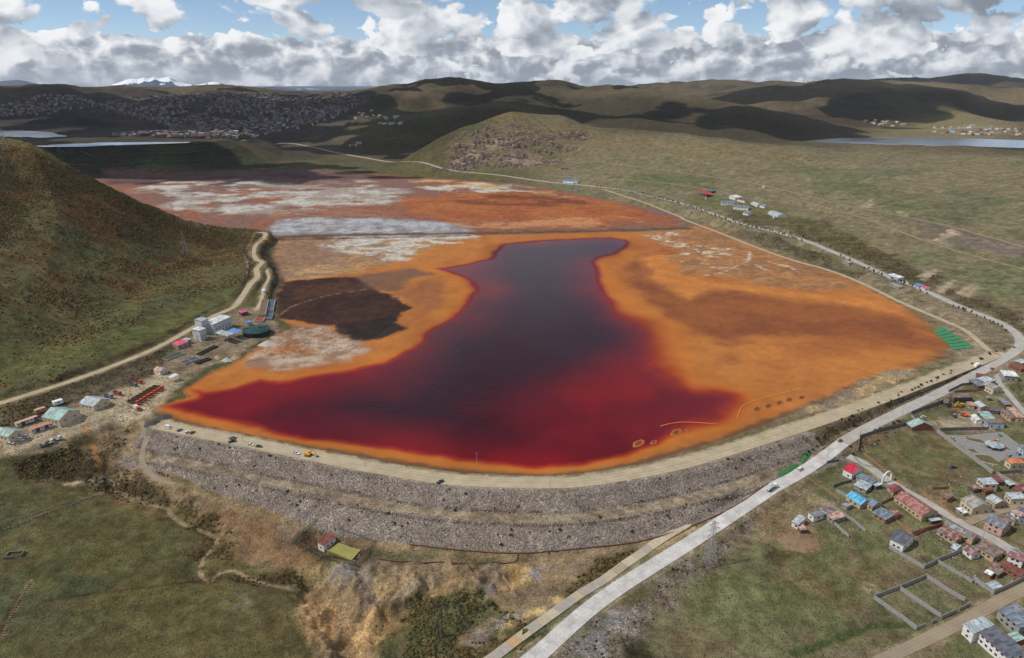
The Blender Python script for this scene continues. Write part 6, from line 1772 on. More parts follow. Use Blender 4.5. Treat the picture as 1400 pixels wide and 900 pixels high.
def paint_mat(c_):
    return plain('paint_%d_%d_%d' % c_, c_, .35, .08, .6, .5)


def wheel(t, x_, y_, r, wd=.24):
    m = MB(); m.bar((x_, y_ - wd / 2, r), (x_, y_ + wd / 2, r), r, 12); w_ = m.build('wheel', M_TYRE, t)
    m = MB(); s_ = 1 if y_ > 0 else -1
    m.bar((x_, y_ + s_ * (wd / 2 - .02), r), (x_, y_ + s_ * (wd / 2 + .015), r), r * .58, 10); m.build('rim', M_RIM, w_)


def lamps(t, xf, xb, w_, z_):
    for s_ in (-1, 1):
        box_at(xf - .03, xf + .03, s_ * w_ - .16, s_ * w_ + .16, z_ - .08, z_ + .08, 'headlight', paint_mat((220, 220, 210)), t)
        box_at(xb - .03, xb + .03, s_ * w_ - .14, s_ * w_ + .14, z_ - .08, z_ + .1, 'tail_light', paint_mat((150, 30, 30)), t)


def profile(t, pts, hw, name, mat, inset=0.0):
    """side outline extruded across the width, with tumblehome"""
    m = MB(); n = len(pts)
    zmin = min(p_[1] for p_ in pts); zmax = max(p_[1] for p_ in pts)
    for s_ in (-1, 1):
        m.v += [(x_, s_ * (hw - inset * (z_ - zmin) / max(zmax - zmin, .01)), z_) for x_, z_ in pts]
    m.f += [tuple(range(n))[::1], tuple(n + k for k in reversed(range(n)))]
    m.f += [(k, n + k, n + (k + 1) % n, (k + 1) % n) for k in range(n)]
    m.f = [tuple(reversed(f_)) for f_ in m.f]
    return m.build(name, mat, t)


def veh_frame(px, to, label, name, cat, group=None):
    """stands on the ground at px, heads for the ground point at `to`"""
    P = A([px, to]); z = float(ground(P[0][0], P[0][1]))
    for ob_n, ln in ROADLINES.items():
        d = np.hypot(ln[:, 0] - P[0][0], ln[:, 1] - P[0][1]).min()
        if d < 7:
            z = max(z, float(ground(P[0][0], P[0][1])) + .20)
    return thing(name, label, cat, (P[0][0], P[0][1], z), math.atan2(P[1][1] - P[0][1], P[1][0] - P[0][0]), group)


def car(px, to, col, label, kind='car', group=None):
    c_ = paint_mat(col)
    nm_ = {'car': 'parked_car', 'van': 'minibus', 'pickup': 'pickup_truck'}[kind]
    t = veh_frame(px, to, label, nm_, {'car': 'car', 'van': 'van', 'pickup': 'pickup'}[kind], group)
    if kind == 'car':
        profile(t, [(-2.1, .3), (2.1, .3), (2.15, .62), (1.2, .82), (-1.95, .9), (-2.15, .7)], .86, 'body', c_)
        profile(t, [(-1.75, .86), (.95, .84), (.35, 1.42), (-1.2, 1.44)], .80, 'window_glass', M_VGLASS, .14)
        profile(t, [(.33, 1.40), (-1.2, 1.42), (-1.1, 1.49), (.2, 1.48)], .68, 'roof', c_)
        for x_ in (-1.3, 1.3):
            for y_ in (-.80, .80):
                wheel(t, x_, y_, .32)
        lamps(t, 2.13, -2.13, .6, .66)
    elif kind == 'van':
        profile(t, [(-2.4, .35), (2.45, .35), (2.5, .8), (2.25, 1.15), (-2.4, 1.15)], .92, 'body', c_)
        profile(t, [(-2.36, 1.13), (2.2, 1.13), (1.7, 1.78), (-2.3, 1.8)], .90, 'window_glass', M_VGLASS, .1)
        profile(t, [(-2.34, 1.76), (1.75, 1.75), (1.5, 2.0), (-2.2, 2.02)], .82, 'roof', c_)
        for x_ in (-1.6, -.5, .6, 1.5):
            for s_ in (-1, 1):
                box_at(x_ - .06, x_ + .06, s_ * .86 - .04, s_ * .86 + .04, 1.12, 1.8, 'pillar', c_, t)
        for x_ in (-1.5, 1.5):
            for y_ in (-.84, .84):
                wheel(t, x_, y_, .34)
        lamps(t, 2.48, -2.4, .66, .75)
    else:
        profile(t, [(-2.5, .45), (2.5, .45), (2.52, .9), (1.3, 1.05), (-2.5, 1.05)], .9, 'body', c_)
        profile(t, [(-.4, 1.03), (1.25, 1.03), (.7, 1.66), (-.3, 1.68)], .84, 'window_glass', M_VGLASS, .12)
        profile(t, [(.68, 1.64), (-.3, 1.66), (-.2, 1.74), (.6, 1.73)], .70, 'roof', c_)
        box_at(-2.35, -.6, -.74, .74, .9, 1.07, 'cargo_bed', M_STEELDARK, t)
        for x_ in (-1.6, 1.6):
            for y_ in (-.84, .84):
                wheel(t, x_, y_, .38)
        lamps(t, 2.5, -2.5, .66, .78)
    return t


def truck(px, to, cab, load, label, kind='tanker', group=None, L=9.0):
    t = veh_frame(px, to, label, {'tanker': 'tanker_truck', 'box': 'box_truck', 'tip': 'dump_truck', 'flat': 'flatbed_truck'}[kind], 'truck', group)
    cm, lm = paint_mat(cab), paint_mat(load)
    f = L / 2
    box_at(-f, f - .3, -.5, .5, .7, 1.0, 'chassis', M_STEELDARK, t)
    profile(t, [(f - 2.0, .7), (f, .7), (f + .05, 1.7), (f - .2, 2.9), (f - 2.0, 2.9)], 1.15, 'cab', cm)
    profile(t, [(f - .9, 1.75), (f + .07, 1.75), (f - .14, 2.6), (f - .9, 2.6)], 1.17, 'windscreen', M_VGLASS)
    if kind == 'tanker':
        m = MB(); n = 14
        for xx in (-f, f - 2.4):
            m.v += [(xx, math.cos(2 * math.pi * k / n) * 1.15, 2.15 + math.sin(2 * math.pi * k / n) * 1.0) for k in range(n)]
        m.f += [(k, (k + 1) % n, n + (k + 1) % n, n + k) for k in range(n)] + [tuple(range(n))[::-1], tuple(n + k for k in range(n))]
        m.build('tank', lm, t)
        box_at(-f * .5, f * .2, -.25, .25, 3.1, 3.3, 'catwalk', M_GALV, t)
    elif kind == 'box':
        box_at(-f, f - 2.2, -1.2, 1.2, 1.0, 3.3, 'cargo_box', lm, t)
    elif kind == 'tip':
        m = MB(); a, b, hh = -f, f - 2.3, 1.15
        for q in ((a, b, -hh, -hh + .1, 1.0, 2.5), (a, b, hh - .1, hh, 1.0, 2.5), (b - .1, b, -hh + .1, hh - .1, 1.0, 2.7), (a, a + .1, -hh + .1, hh - .1, 1.0, 2.3), (a + .1, b - .1, -hh + .1, hh - .1, 1.0, 1.2)):
            m.box(*q)
        m.build('dump_body', lm, t)
        for k in range(4):
            x_ = a + (b - a) * (k + .5) / 4
            for s_ in (-1, 1):
                box_at(x_ - .08, x_ + .08, s_ * 1.2 - .05, s_ * 1.2 + .05, 1.0, 2.5, 'rib', lm, t)
    else:
        box_at(-f, f - 2.2, -1.2, 1.2, 1.0, 1.2, 'flatbed', lm, t)
        for k in range(3):
            x_ = -f + 1 + k * 1.8
            box_at(x_ - .7, x_ + .7, -.9, .9, 1.2, 2.0 + .3 * (k % 2), 'crate', M_GALV if k % 2 else M_WOOD, t)
    for x_ in (-f + 1.1, -f + 2.4, f - 1.2):
        for y_ in (-1.0, 1.0):
            wheel(t, x_, y_, .5, .32)
    lamps(t, f + .03, -f, .8, 1.0)
    return t


def excavator(px, to, col, label, boom=1.0, group=None):
    t = veh_frame(px, to, label, 'excavator', 'excavator', group)
    c_ = paint_mat(col)
    for s_ in (-1, 1):
        m = MB(); pts = [(-1.9, .0), (1.9, .0), (2.2, .4), (1.9, .85), (-1.9, .85), (-2.2, .4)]
        m.v += [(x_, s_ * 1.35 - .3, z_) for x_, z_ in pts] + [(x_, s_ * 1.35 + .3, z_) for x_, z_ in pts]
        m.f += [tuple(range(6)), tuple(6 + k for k in reversed(range(6)))] + [(k, 6 + k, 6 + (k + 1) % 6, (k + 1) % 6) for k in range(6)]
        m.build('track', M_STEELDARK, t)
    m = MB(); m.bar((0, 0, .6), (0, 0, 1.0), .9, 12); m.build('turntable', M_STEELDARK, t)
    profile(t, [(-2.4, 1.0), (1.3, 1.0), (1.3, 1.7), (-1.0, 2.1), (-2.4, 2.1)], 1.3, 'body', c_)
    m = MB(); m.box(-2.5, -1.7, -1.3, 1.3, 1.0, 2.2); m.build('counterweight', c_, t)
    cb_ = box_at(-.2, 1.4, .25, 1.3, 1.7, 3.0, 'cab', c_, t)
    box_at(.0, 1.43, .22, 1.33, 2.1, 2.85, 'pane', M_VGLASS, cb_)
    a, b, c2, d = (1.0, -.3, 1.7), (3.6 * boom, -.3, 4.6), (5.6 * boom, -.3, 3.9), (7.2 * boom, -.3, 1.0)
    m = MB(); m.bar(a, b, .34, 4, .32); m.bar(b, c2, .32, 4, .26); m.build('boom', c_, t)
    m = MB(); m.bar(c2, d, .28, 4, .2); m.build('stick', c_, t)
    m = MB(); m.bar((2.0, -.3, 2.0), (3.6 * boom, -.3, 4.0), .09, 6); m.build('hydraulic_ram', M_GALV, t)
    m = MB(); m.hexa([(d[0] - .5, -.9, .1), (d[0] + .5, -.9, .1), (d[0] + .5, .3, .1), (d[0] - .5, .3, .1), (d[0] - .2, -.9, 1.1), (d[0] + .6, -.9, 1.0), (d[0] + .6, .3, 1.0), (d[0] - .2, .3, 1.1)])
    m.build('bucket', M_STEELDARK, t)
    return t


def qp(o, s, x_, y_):
    return (o[0] + x_ / s, o[1] + y_ / s)


Z66, S66 = (200, 560), 5.385
CR = 'vehicles parked on the crest road'
car(qp(Z66, S66, 162, 138), qp(Z66, S66, 195, 148), (230, 230, 226), 'white minibus parked at the left end of the crest road', 'van', CR)
car(qp(Z66, S66, 247, 158), qp(Z66, S66, 275, 145), (120, 126, 134), 'grey car right of the white minibus on the crest road', 'car', CR)
car(qp(Z66, S66, 302, 174), qp(Z66, S66, 330, 158), (226, 228, 228), 'white car beside the red car on the crest road', 'car', CR)
car(qp(Z66, S66, 340, 176), qp(Z66, S66, 368, 160), (170, 40, 44), 'red car on the crest road edge', 'car', CR)
car(qp(Z66, S66, 634, 242), qp(Z66, S66, 680, 232), (52, 54, 58), 'dark pickup beside the grey rubble on the crest road', 'pickup', CR)
car(qp(Z66, S66, 770, 266), qp(Z66, S66, 800, 270), (214, 216, 218), 'silver car, left of a pair near the tall lamp pole', 'car', CR)
car(qp(Z66, S66, 830, 278), qp(Z66, S66, 860, 280), (70, 74, 84), 'dark grey car, right of a pair near the tall lamp pole', 'car', CR)
car(qp(Z66, S66, 1105, 328), qp(Z66, S66, 1140, 338), (226, 228, 230), 'white pickup beside the yellow excavator on the crest road', 'pickup', CR)
excavator(qp(Z66, S66, 1195, 342), qp(Z66, S66, 1255, 350), (220, 160, 50), 'yellow excavator on the crest road', .85)
car((404, 624), (408, 626), (60, 62, 66), 'small dark car on the crest edge right of the excavator', 'car', CR) if False else None
car((602, 660), (606, 658), (50, 60, 72), 'dark blue pickup on the crest road above the stone face', 'pickup', CR)
HWV = 'vehicles on the highway'
truck((1055, 669.5), (1075, 656), (226, 226, 224), (198, 198, 196), 'white tanker truck driving on the highway', 'tanker', HWV)
car((1093.5, 643), (1104, 635), (214, 214, 212), 'white van on the highway near the junction', 'van', HWV)
car((1148.5, 604), (1142, 609), (120, 34, 38), 'dark red car at the highway junction', 'car', HWV)
truck((1335, 502), (1345, 497), (228, 228, 226), (232, 232, 230), 'white box truck on the highway above the village', 'box', HWV, 7.5)
car((1356, 505), (1362, 501), (190, 40, 44), 'red car parked beside the hill lane', 'car')
car((753.5, 248.5), (760, 249), (60, 84, 130), 'blue car beside the roadside depot', 'car')
excavator((1318, 569), (1302, 565), (226, 88, 46), 'orange red excavator in the machine yard', 1.35, 'machines in the machine yard')
excavator((1313, 556), (1300, 560), (214, 166, 44), 'yellow excavator at the top of the machine yard', .9, 'machines in the machine yard')
truck((1304, 569), (1300, 560), (70, 72, 80), (84, 84, 88), 'dark truck left of the orange red excavator', 'flat', 'machines in the machine yard', 7)
car((1262, 571), (1268, 570), (218, 218, 214), 'white car against the wall of the machine yard', 'car')
car((1303, 640), (1297, 640), (58, 60, 66), 'dark wrecked car on the meadow beside the park wall', 'pickup')
car((1302, 601), (1308, 606), (196, 170, 50), 'yellow and blue play car beside the park wall', 'car')
# yard
YV = 'vehicles in the yard'
car(qp(Z8, S8, 150, 550), qp(Z8, S8, 185, 560), (226, 228, 228), 'white van nearest the pale green shed at the left edge', 'van', YV)
car(qp(Z8, S8, 187, 530), qp(Z8, S8, 220, 540), (226, 226, 226), 'white van behind the other one in the yard', 'van', YV)
car(qp(Z8, S8, 78, 578), qp(Z8, S8, 105, 580), (206, 210, 214), 'silver car at the left edge of the yard', 'car', YV)
truck(qp(Z8, S8, 345, 585), qp(Z8, S8, 420, 560), (210, 200, 180), (180, 172, 160), 'flatbed truck loaded with tanks, left one on the yard apron', 'flat', YV)
truck(qp(Z8, S8, 400, 560), qp(Z8, S8, 470, 535), (200, 206, 214), (150, 152, 156), 'flatbed truck with crates, right one on the yard apron', 'flat', YV)
truck(qp(Z8, S8, 865, 212), qp(Z8, S8, 900, 225), (196, 74, 54), (150, 84, 70), 'red dump truck behind the silvery blue shed', 'tip', YV, 7.5)
truck(qp(Z8, S8, 800, 235), qp(Z8, S8, 830, 245), (120, 150, 180), (110, 112, 118), 'blue cab truck beside the silvery blue shed', 'tip', YV, 7.5)
truck(qp(Z8, S8, 985, 150), qp(Z8, S8, 1010, 158), (108, 122, 134), (96, 98, 102), 'grey dump truck at the top of the yard', 'tip', YV, 7)
truck(qp(Z8, S8, 1022, 128), qp(Z8, S8, 1045, 136), (206, 92, 56), (140, 86, 70), 'orange dump truck at the top of the yard', 'tip', YV, 7)
truck(qp(Z8, S8, 1010, 325), qp(Z8, S8, 1040, 345), (214, 88, 46), (200, 200, 196), 'orange cab truck at the front of the row by the water', 'box', YV, 7)
row0, row1 = A([qp(Z8, S8, 985, 280)])[0], A([qp(Z8, S8, 1165, 172)])[0]
ORD = ('first', 'second', 'third', 'fourth', 'fifth', 'sixth', 'seventh', 'eighth')
tp = None
for k in range(8):
    f_ = k / 7
    pt = row0 * (1 - f_) + row1 * f_
    u_ = (row1 - row0)[:2]; u_ = u_ / np.linalg.norm(u_)
    yaw_ = math.atan2(u_[1], u_[0]) - math.pi / 2 - .15
    lb = '%s brown dump truck of the parked row, counted from the yard end' % ORD[k]
    if tp is None:
        tp = truck((100, 600), (105, 600), (206, 84, 48), (88, 72, 62), lb, 'tip', 'row of parked dump trucks', 10.0); o = tp
    else:
        o = copy_tree(tp); o['label'] = lb
    o.location = (pt[0], pt[1], float(ground(pt[0], pt[1])) + .02); o.rotation_euler = (0, 0, yaw_ if k % 3 else yaw_ + .06)


def container(p0, p1, wd, h, roofc, sidec, label, n=1):
    P = A([p0, p1]); c_ = P.mean(0); L = float(np.linalg.norm((P[1] - P[0])[:2])); yaw_ = math.atan2(P[1][1] - P[0][1], P[1][0] - P[0][0])
    t = thing('cabin_container', label, 'container', (c_[0], c_[1], float(ground(c_[0], c_[1]))), yaw_, YARD)
    for k in range(n):
        a, b = -L / 2 + L * k / n + .05, -L / 2 + L * (k + 1) / n - .05
        bd = box_at(a, b, -wd / 2, wd / 2, .1, h, 'body', paint_mat(sidec[k % len(sidec)]), t)
        box_at(a - .06, b + .06, -wd / 2 - .12, wd / 2 + .12, h, h + .14, 'roof', paint_mat(roofc), t)
        for s_ in (-1, 1):
            f_ = box_at((a + b) / 2 - .6, (a + b) / 2 + .6, s_ * (wd / 2 + .02) - .03, s_ * (wd / 2 + .02) + .03, 1.2, 2.1, 'window', M_FRAME, t)
            box_at((a + b) / 2 - .5, (a + b) / 2 + .5, s_ * (wd / 2 + .04) - .03, s_ * (wd / 2 + .04) + .03, 1.28, 2.02, 'pane', M_GLASS, f_)
    return t


container(qp(Z8, S8, 118, 448), qp(Z8, S8, 278, 398), 3.0, 2.8, (206, 160, 136), [(206, 206, 202), (66, 84, 120), (190, 190, 188)], 'row of white and blue cabins with peach roofs behind the yard', 5)
container(qp(Z8, S8, 225, 492), qp(Z8, S8, 388, 444), 3.0, 2.8, (206, 128, 96), [(196, 200, 202), (60, 76, 108)], 'row of blue and white cabins with orange roofs in front of the large shed', 5)
container(qp(Z8, S8, 258, 350), qp(Z8, S8, 335, 330), 3.0, 2.6, (196, 160, 128), [(170, 132, 104)], 'tan container beside the large pale green shed', 2)
container(qp(Z8, S8, 392, 290), qp(Z8, S8, 462, 272), 3.2, 2.8, (232, 232, 230), [(226, 226, 224)], 'bright white container behind the large pale green shed', 1)

# ------------------------------------------------------------------ pylons, poles, masts
def pylon(px, h, label, wb=5.5, arms=True, group='lattice power pylons', yaw=.4, lift=0, mat=None):
    p_ = A([px])[0]
    t = thing('lattice_pylon', label, 'pylon', (p_[0], p_[1], float(ground(p_[0], p_[1]))), yaw, group)
    mat = mat or M_GALV
    wt = wb * .18; lv = 9
    def half(f_):
        return (wb * (1 - f_) ** 1.25 + wt * (1 - (1 - f_) ** 1.25)) / 2
    r = .085 if h > 20 else .06
    for sx, sy in ((-1, -1), (1, -1), (1, 1), (-1, 1)):
        m = MB()
        for k in range(lv):
            a, b = k / lv, (k + 1) / lv
            m.bar((sx * half(a), sy * half(a), a * h - (.5 if k == 0 else 0)), (sx * half(b), sy * half(b), b * h), r)
        m.build('leg', mat, t)
    for k in range(lv):
        a, b = k / lv, (k + 1) / lv
        m = MB(); cs = [(-1, -1), (1, -1), (1, 1), (-1, 1)]
        for i in range(4):
            p0, p1 = cs[i], cs[(i + 1) % 4]
            m.bar((p0[0] * half(a), p0[1] * half(a), a * h), (p1[0] * half(b), p1[1] * half(b), b * h), r * .6, 3)
            m.bar((p1[0] * half(a), p1[1] * half(a), a * h), (p0[0] * half(b), p0[1] * half(b), b * h), r * .6, 3)
            m.bar((p0[0] * half(b), p0[1] * half(b), b * h), (p1[0] * half(b), p1[1] * half(b), b * h), r * .6, 3)
        m.build('brace', mat, t)
    if arms:
        for f_, ln_ in ((.70, 3.2), (.82, 3.6), (.94, 2.6)):
            for s_ in (-1, 1):
                m = MB(); m.bar((0, 0, f_ * h + .5), (s_ * ln_, 0, f_ * h), r); m.bar((0, 0, f_ * h - .5), (s_ * ln_, 0, f_ * h), r * .7)
                ar = m.build('arm', mat, t)
                m = MB(); m.bar((s_ * ln_, 0, f_ * h), (s_ * ln_, 0, f_ * h - .9), .12, 6); m.build('insulator', M_STEELDARK, ar)
    return t


pylon((970, 771), 27, 'tall lattice pylon beside the highway in the foreground', 6.0)
pylon((253, 346), 30, 'lattice pylon standing halfway up the left hill', 6.0)
pylon((8, 206), 26, 'lattice pylon on the skyline of the left hill at the frame edge', 6.0)
pylon((236, 291), 18, 'small lattice pylon on the far shoulder of the left hill', 3.6)
pylon((1397, 718), 22, 'slim lattice mast among the houses at the right edge', 2.4, False)
pylon((617, 106.5), 62, 'tall communication mast on the highest far hill', 7.0, False, 'masts on the far hill', mat=M_STEELDARK)
pylon((597, 109.5), 40, 'shorter communication mast left of the tall one on the far hill', 5.0, False, 'masts on the far hill', mat=M_STEELDARK)


def pole(px, h, label, mat=None, arm=0.0, r=.14, double=False, group=None, name='utility_pole'):
    p_ = A([px])[0]
    t = thing(name, label, 'pole', (p_[0], p_[1], float(ground(p_[0], p_[1]))), .3, group)
    mat = mat or M_WOOD
    for s_ in ((-.9, .9) if double else (0,)):
        m = MB(); m.bar((s_, 0, -.5), (s_, 0, h), r, 6, r * .75); m.build('shaft', mat, t)
    if double:
        m = MB(); m.bar((-1.8, 0, h - .9), (1.8, 0, h - .9), .12); m.build('crossarm', mat, t)
    elif arm > 0:
        m = MB(); m.bar((0, 0, h - .2), (arm, 0, h + .15), .05); m.build('lamp_arm', mat, t)
        m = MB(); m.box(arm - .1, arm + .5, -.12, .12, h + .08, h + .2); m.build('lamp_head', M_GALV, t)
    else:
        m = MB(); m.bar((-.9, 0, h - .5), (.9, 0, h - .5), .07); m.build('crossarm', mat, t)
        for s_ in (-.8, 0, .8):
            m = MB(); m.bar((s_, 0, h - .45), (s_, 0, h - .15), .06, 6); m.build('insulator', M_CONC, t)
    return t


pole((602.5, 872), 20, 'tall dark twin pole on the grassy knoll in the foreground', M_STEELDARK, 0, .2, True)
pole((956, 824), 12, 'thin pale pole casting a shadow on the meadow', M_GALV)
pole((1141, 766), 9, 'dark pole on the meadow below the earth heap', M_STEELDARK)
pole((175, 408), 13, 'dark twin pole on the left hillside, lower left one', M_STEELDARK, 0, .2, True)
pole((271, 397), 13, 'dark twin pole on the left hillside, right one', M_STEELDARK, 0, .2, True)
pole((652, 636), 9, 'thin mast standing in the red shallows near the dam', M_GALV, 0, .12)
LP = 'lamp poles along the crest road'
for k, q in enumerate([(333, 606), (500, 638), (752, 667), (880, 646), (1087, 581), (1203, 548), (1303, 508)]):
    pole(q, 10, '%s lamp pole along the crest road, counted from the left' % ORD[k], M_GALV, 1.6, .11, group=LP, name='lamp_pole')
HP = 'poles along the highway and street'
for q, lb in (((1131, 626), 'lamp pole at the highway junction, left side'), ((1167, 634), 'thin lamp pole beside the crimson roofed house'), ((1048, 630), 'thin pole on the bank between dam and highway'), ((1233, 570), 'lamp pole beside the highway above the meadow wall'), ((1295, 540), 'lamp pole beside the highway near the machine yard'), ((1325, 518), 'lamp pole beside the highway by the white box truck'),
              ((1322, 421), 'pole beside the highway at the pale bare scar'), ((1352, 434), 'pole beside the highway bend near the right edge'), ((1392, 446), 'pole at the highway bend cut close to the frame edge'), ((1085, 288), 'tall thin pole on the slope right of the camp'), ((1343, 738), 'pole on the village street by the steel blue house'), ((1317, 857), 'pole at the corner of the pale blue warehouse')):
    pole(q, 10, lb, M_GALV, 1.4 if 'lamp' in lb else 0, .11, group=HP)
# sign column of the filling station, water tank tower of the camp
for q, lb, hh in ((qp(Z3, S3, 305, 298), 'white sign column beside the red station canopy', 9), (qp(Z3, S3, 1115, 530), 'white tower tank beside the domed camp hall', 8)):
    p_ = A([q])[0]; t = thing('sign_column' if hh == 9 else 'tower_tank', lb, 'column' if hh == 9 else 'tank', (p_[0], p_[1], float(ground(p_[0], p_[1]))), .2)
    m = MB()
    if hh == 9:
        m.box(-.9, .9, -.4, .4, -.3, hh - 2); m.build('shaft', paint_mat((226, 226, 224)), t)
        m = MB(); m.box(-1.1, 1.1, -.5, .5, hh - 2, hh); m.build('sign_box', paint_mat((214, 60, 66)), t)
    else:
        m.bar((0, 0, 2.5), (0, 0, hh), 1.5, 14); m.build('vessel', paint_mat((228, 230, 230)), t)
        for a in range(4):
            x_, y_ = 1.2 * math.cos(a * math.pi / 2 + .5), 1.2 * math.sin(a * math.pi / 2 + .5)
            m = MB(); m.bar((x_, y_, -.4), (x_, y_, 2.6), .15); m.build('leg', M_GALV, t)
# domed hall of the camp
c_, yaw_, L, Wd = quad_frame(Q(Z3, S3, [(1085, 470), (1200, 495), (1252, 470), (1130, 405)]), 2.0)
Wd = min(Wd, 22)
t = thing('domed_hall', 'half round camp hall with pale and mint green arched roof', 'building', (c_[0], c_[1], float(ground(*c_))), yaw_, CAMP)
n = 12
for k0, k1, mt in ((0, 5, ROOF['pale']), (5, 9, ROOF['greenish']), (9, 12, ROOF['pale'])):
    m = MB()
    for k in range(k0, k1 + 1):
        a = math.pi * k / n
        m.v += [(-L / 2, -math.cos(a) * Wd / 2, math.sin(a) * 6.5 - .3), (L / 2, -math.cos(a) * Wd / 2, math.sin(a) * 6.5 - .3)]
    m.f += [(2 * i, 2 * i + 1, 2 * i + 3, 2 * i + 2) for i in range(k1 - k0)]
    m.build('roof_arch', mt, t)
for s_ in (-1, 1):
    m = MB(); m.v += [(s_ * (L / 2 - .05), -math.cos(math.pi * k / n) * Wd / 2 * .99, math.sin(math.pi * k / n) * 6.4 - .3) for k in range(n + 1)]
    m.f += [tuple(range(n + 1))]; m.build('end_wall', WALL['white'], t)
# white gateway arch over the village street
p0, p1 = A([qp(ZA, SA, 716, 448)])[0], A([qp(ZA, SA, 768, 428)])[0]
c_ = (p0 + p1) / 2; L = float(np.linalg.norm((p1 - p0)[:2])); L = max(L, 8)
t = thing('gateway_arch', 'white gateway arch spanning the village street', 'arch', (c_[0], c_[1], float(ground(c_[0], c_[1]))), math.atan2(p1[1] - p0[1], p1[0] - p0[0]))
for s_ in (-1, 1):
    box_at(s_ * L / 2 - .45, s_ * L / 2 + .45, -.45, .45, -.5, 4.6, 'pillar', WALL['white'], t)
m = MB()
pts = [(-L / 2, 4.6), (-L / 4, 6.3), (0, 7.0), (L / 4, 6.3), (L / 2, 4.6)]
for a, b in zip(pts[:-1], pts[1:]):
    m.bar((a[0], 0, a[1]), (b[0], 0, b[1]), .5)
m.build('arch_beam', WALL['white'], t)
# park: paved ground, beds and play things
P = A(Q(ZB2, SB2, [(300, 85), (470, 85), (735, 60), (905, 190), (905, 260), (760, 262), (655, 330), (520, 240)]))
m = MB(); m.v += [(x_, y_, z_ + .10) for x_, y_, z_ in P]; m.f += [tuple(range(len(P)))]
tag(m.build('park_paving', plain('park_paving', (134, 130, 126), .95, .15, .5)), 'grey paved ground of the park', kind='structure')
for k, (cx_, cy_, rx, ry, lb) in enumerate(((540, 130, 8, 3.2, 'long grassy bed behind the park kiosk, nearest the long wall top'), (525, 212, 5, 3, 'small oval grassy bed left of the park kiosk'), (790, 192, 7, 3, 'oval grassy bed right of the park kiosk'), (630, 275, 9, 6, 'large dry grassy bed below the park kiosk'))):
    p_ = A([qp(ZB2, SB2, cx_, cy_)])[0]
    t = thing('grass_bed', lb, 'flower bed', (p_[0], p_[1], float(ground(p_[0], p_[1])) + .1), -.5, 'beds of the park'); n = 20
    ring = [(math.cos(2 * math.pi * i / n), math.sin(2 * math.pi * i / n)) for i in range(n)]
    m = MB(); m.poly([(x_ * rx, y_ * ry) for x_, y_ in ring], -.1, .25); m.build('kerb', M_CONC, t)
    m = MB(); m.poly([(x_ * (rx - .6), y_ * (ry - .6)) for x_, y_ in ring], 0, .32); m.build('turf', plain('park_turf', (96, 88, 58), .98, .3, .7), t)
for cx_, cy_, col_, lb in ((350, 130, (70, 90, 170), 'blue and yellow slide beside the park wall'), (690, 135, (196, 186, 60), 'yellow climbing frame behind the park kiosk'), (715, 100, (60, 120, 80), 'green play frame at the back of the park'), (855, 240, (60, 110, 160), 'blue play frame right of the school'), (780, 250, (80, 170, 180), 'turquoise seesaw in front of the school')):
    p_ = A([qp(ZB2, SB2, cx_, cy_)])[0]
    t = thing('play_frame', lb, 'playground equipment', (p_[0], p_[1], float(ground(p_[0], p_[1])) + .1), random.uniform(0, 3), 'play things in the park'); pm = paint_mat(col_)
    for sx in (-1, 1):
        for sy in (-1, 1):
            m = MB(); m.bar((sx * 1.1, sy * .9, -.2), (sx * .9, sy * .7, 2.4), .09); m.build('leg', M_STEELDARK, t)
    box_at(-1, 1, -.8, .8, 1.3, 1.42, 'deck', pm, t)
    m = MB(); m.hexa([(1, -.5, 1.3), (3.4, -.5, .1), (3.4, .5, .1), (1, .5, 1.3), (1, -.5, 1.4), (3.4, -.5, .2), (3.4, .5, .2), (1, .5, 1.4)]); m.build('slide', paint_mat((200, 180, 60) if 'blue' in lb else (180, 60, 60)), t)
# sediment mounds in the shallows
Z9, S9 = (860, 530), 5.833
M_SED = plain('sediment', (158, 92, 40), .7, .2, .4); M_SEDD = plain('sediment_wet', (108, 64, 32), .6, .3, .5)
MND = [(75, 445, 6), (195, 435, 3.5), (375, 357, 6), (470, 330, 3), (1020, 172, 6), (1110, 147, 6), (1197, 122, 5.5), (1277, 97, 5.5), (1378, 80, 5.5)]
for k, (x_, y_, r_) in enumerate(MND):
    p_ = W([qp(Z9, S9, x_, y_)], 0.1)[0]
    t = thing('sediment_mound', '%s sediment mound in the shallows, counted from the left' % (ORD + ('ninth',))[k], 'mound', (p_[0], p_[1], 0), .9, 'sediment mounds in the shallows')
    n = 14; V = [(0, 0, .28)]; F = []
    for j, (q_, z_) in enumerate(((.55, .26), (1.0, -.15))):
        V += [(math.cos(2 * math.pi * i / n) * r_ * 1.25 * q_ * (1 + .12 * math.sin(i * 2.1 + k)), math.sin(2 * math.pi * i / n) * r_ * .6 * q_ * (1 + .1 * math.cos(i * 1.7 + k)), z_) for i in range(n)]
    F += [(0, 1 + i, 1 + (i + 1) % n) for i in range(n)] + [(1 + i, 1 + n + i, 1 + n + (i + 1) % n, 1 + (i + 1) % n) for i in range(n)]
    mesh_obj('crest', V, F, M_SED, t, True)
    V2 = [(v[0] * .5, v[1] * .5, .32) for v in V[1 + n:]]
    mesh_obj('wet_centre', V2, [tuple(range(n))], M_SEDD, t)
# ------------------------------------------------------------------ plants
M_LEAFD = plain('leaf_dark', (52, 58, 38), .9, .35, 1.5); M_LEAFO = plain('leaf_olive', (82, 78, 44), .9, .35, 1.5); M_LEAFB = plain('leaf_brown', (84, 64, 42), .9, .35, 1.5)
M_BARK = plain('bark', (74, 58, 46), .95, .2, 1)


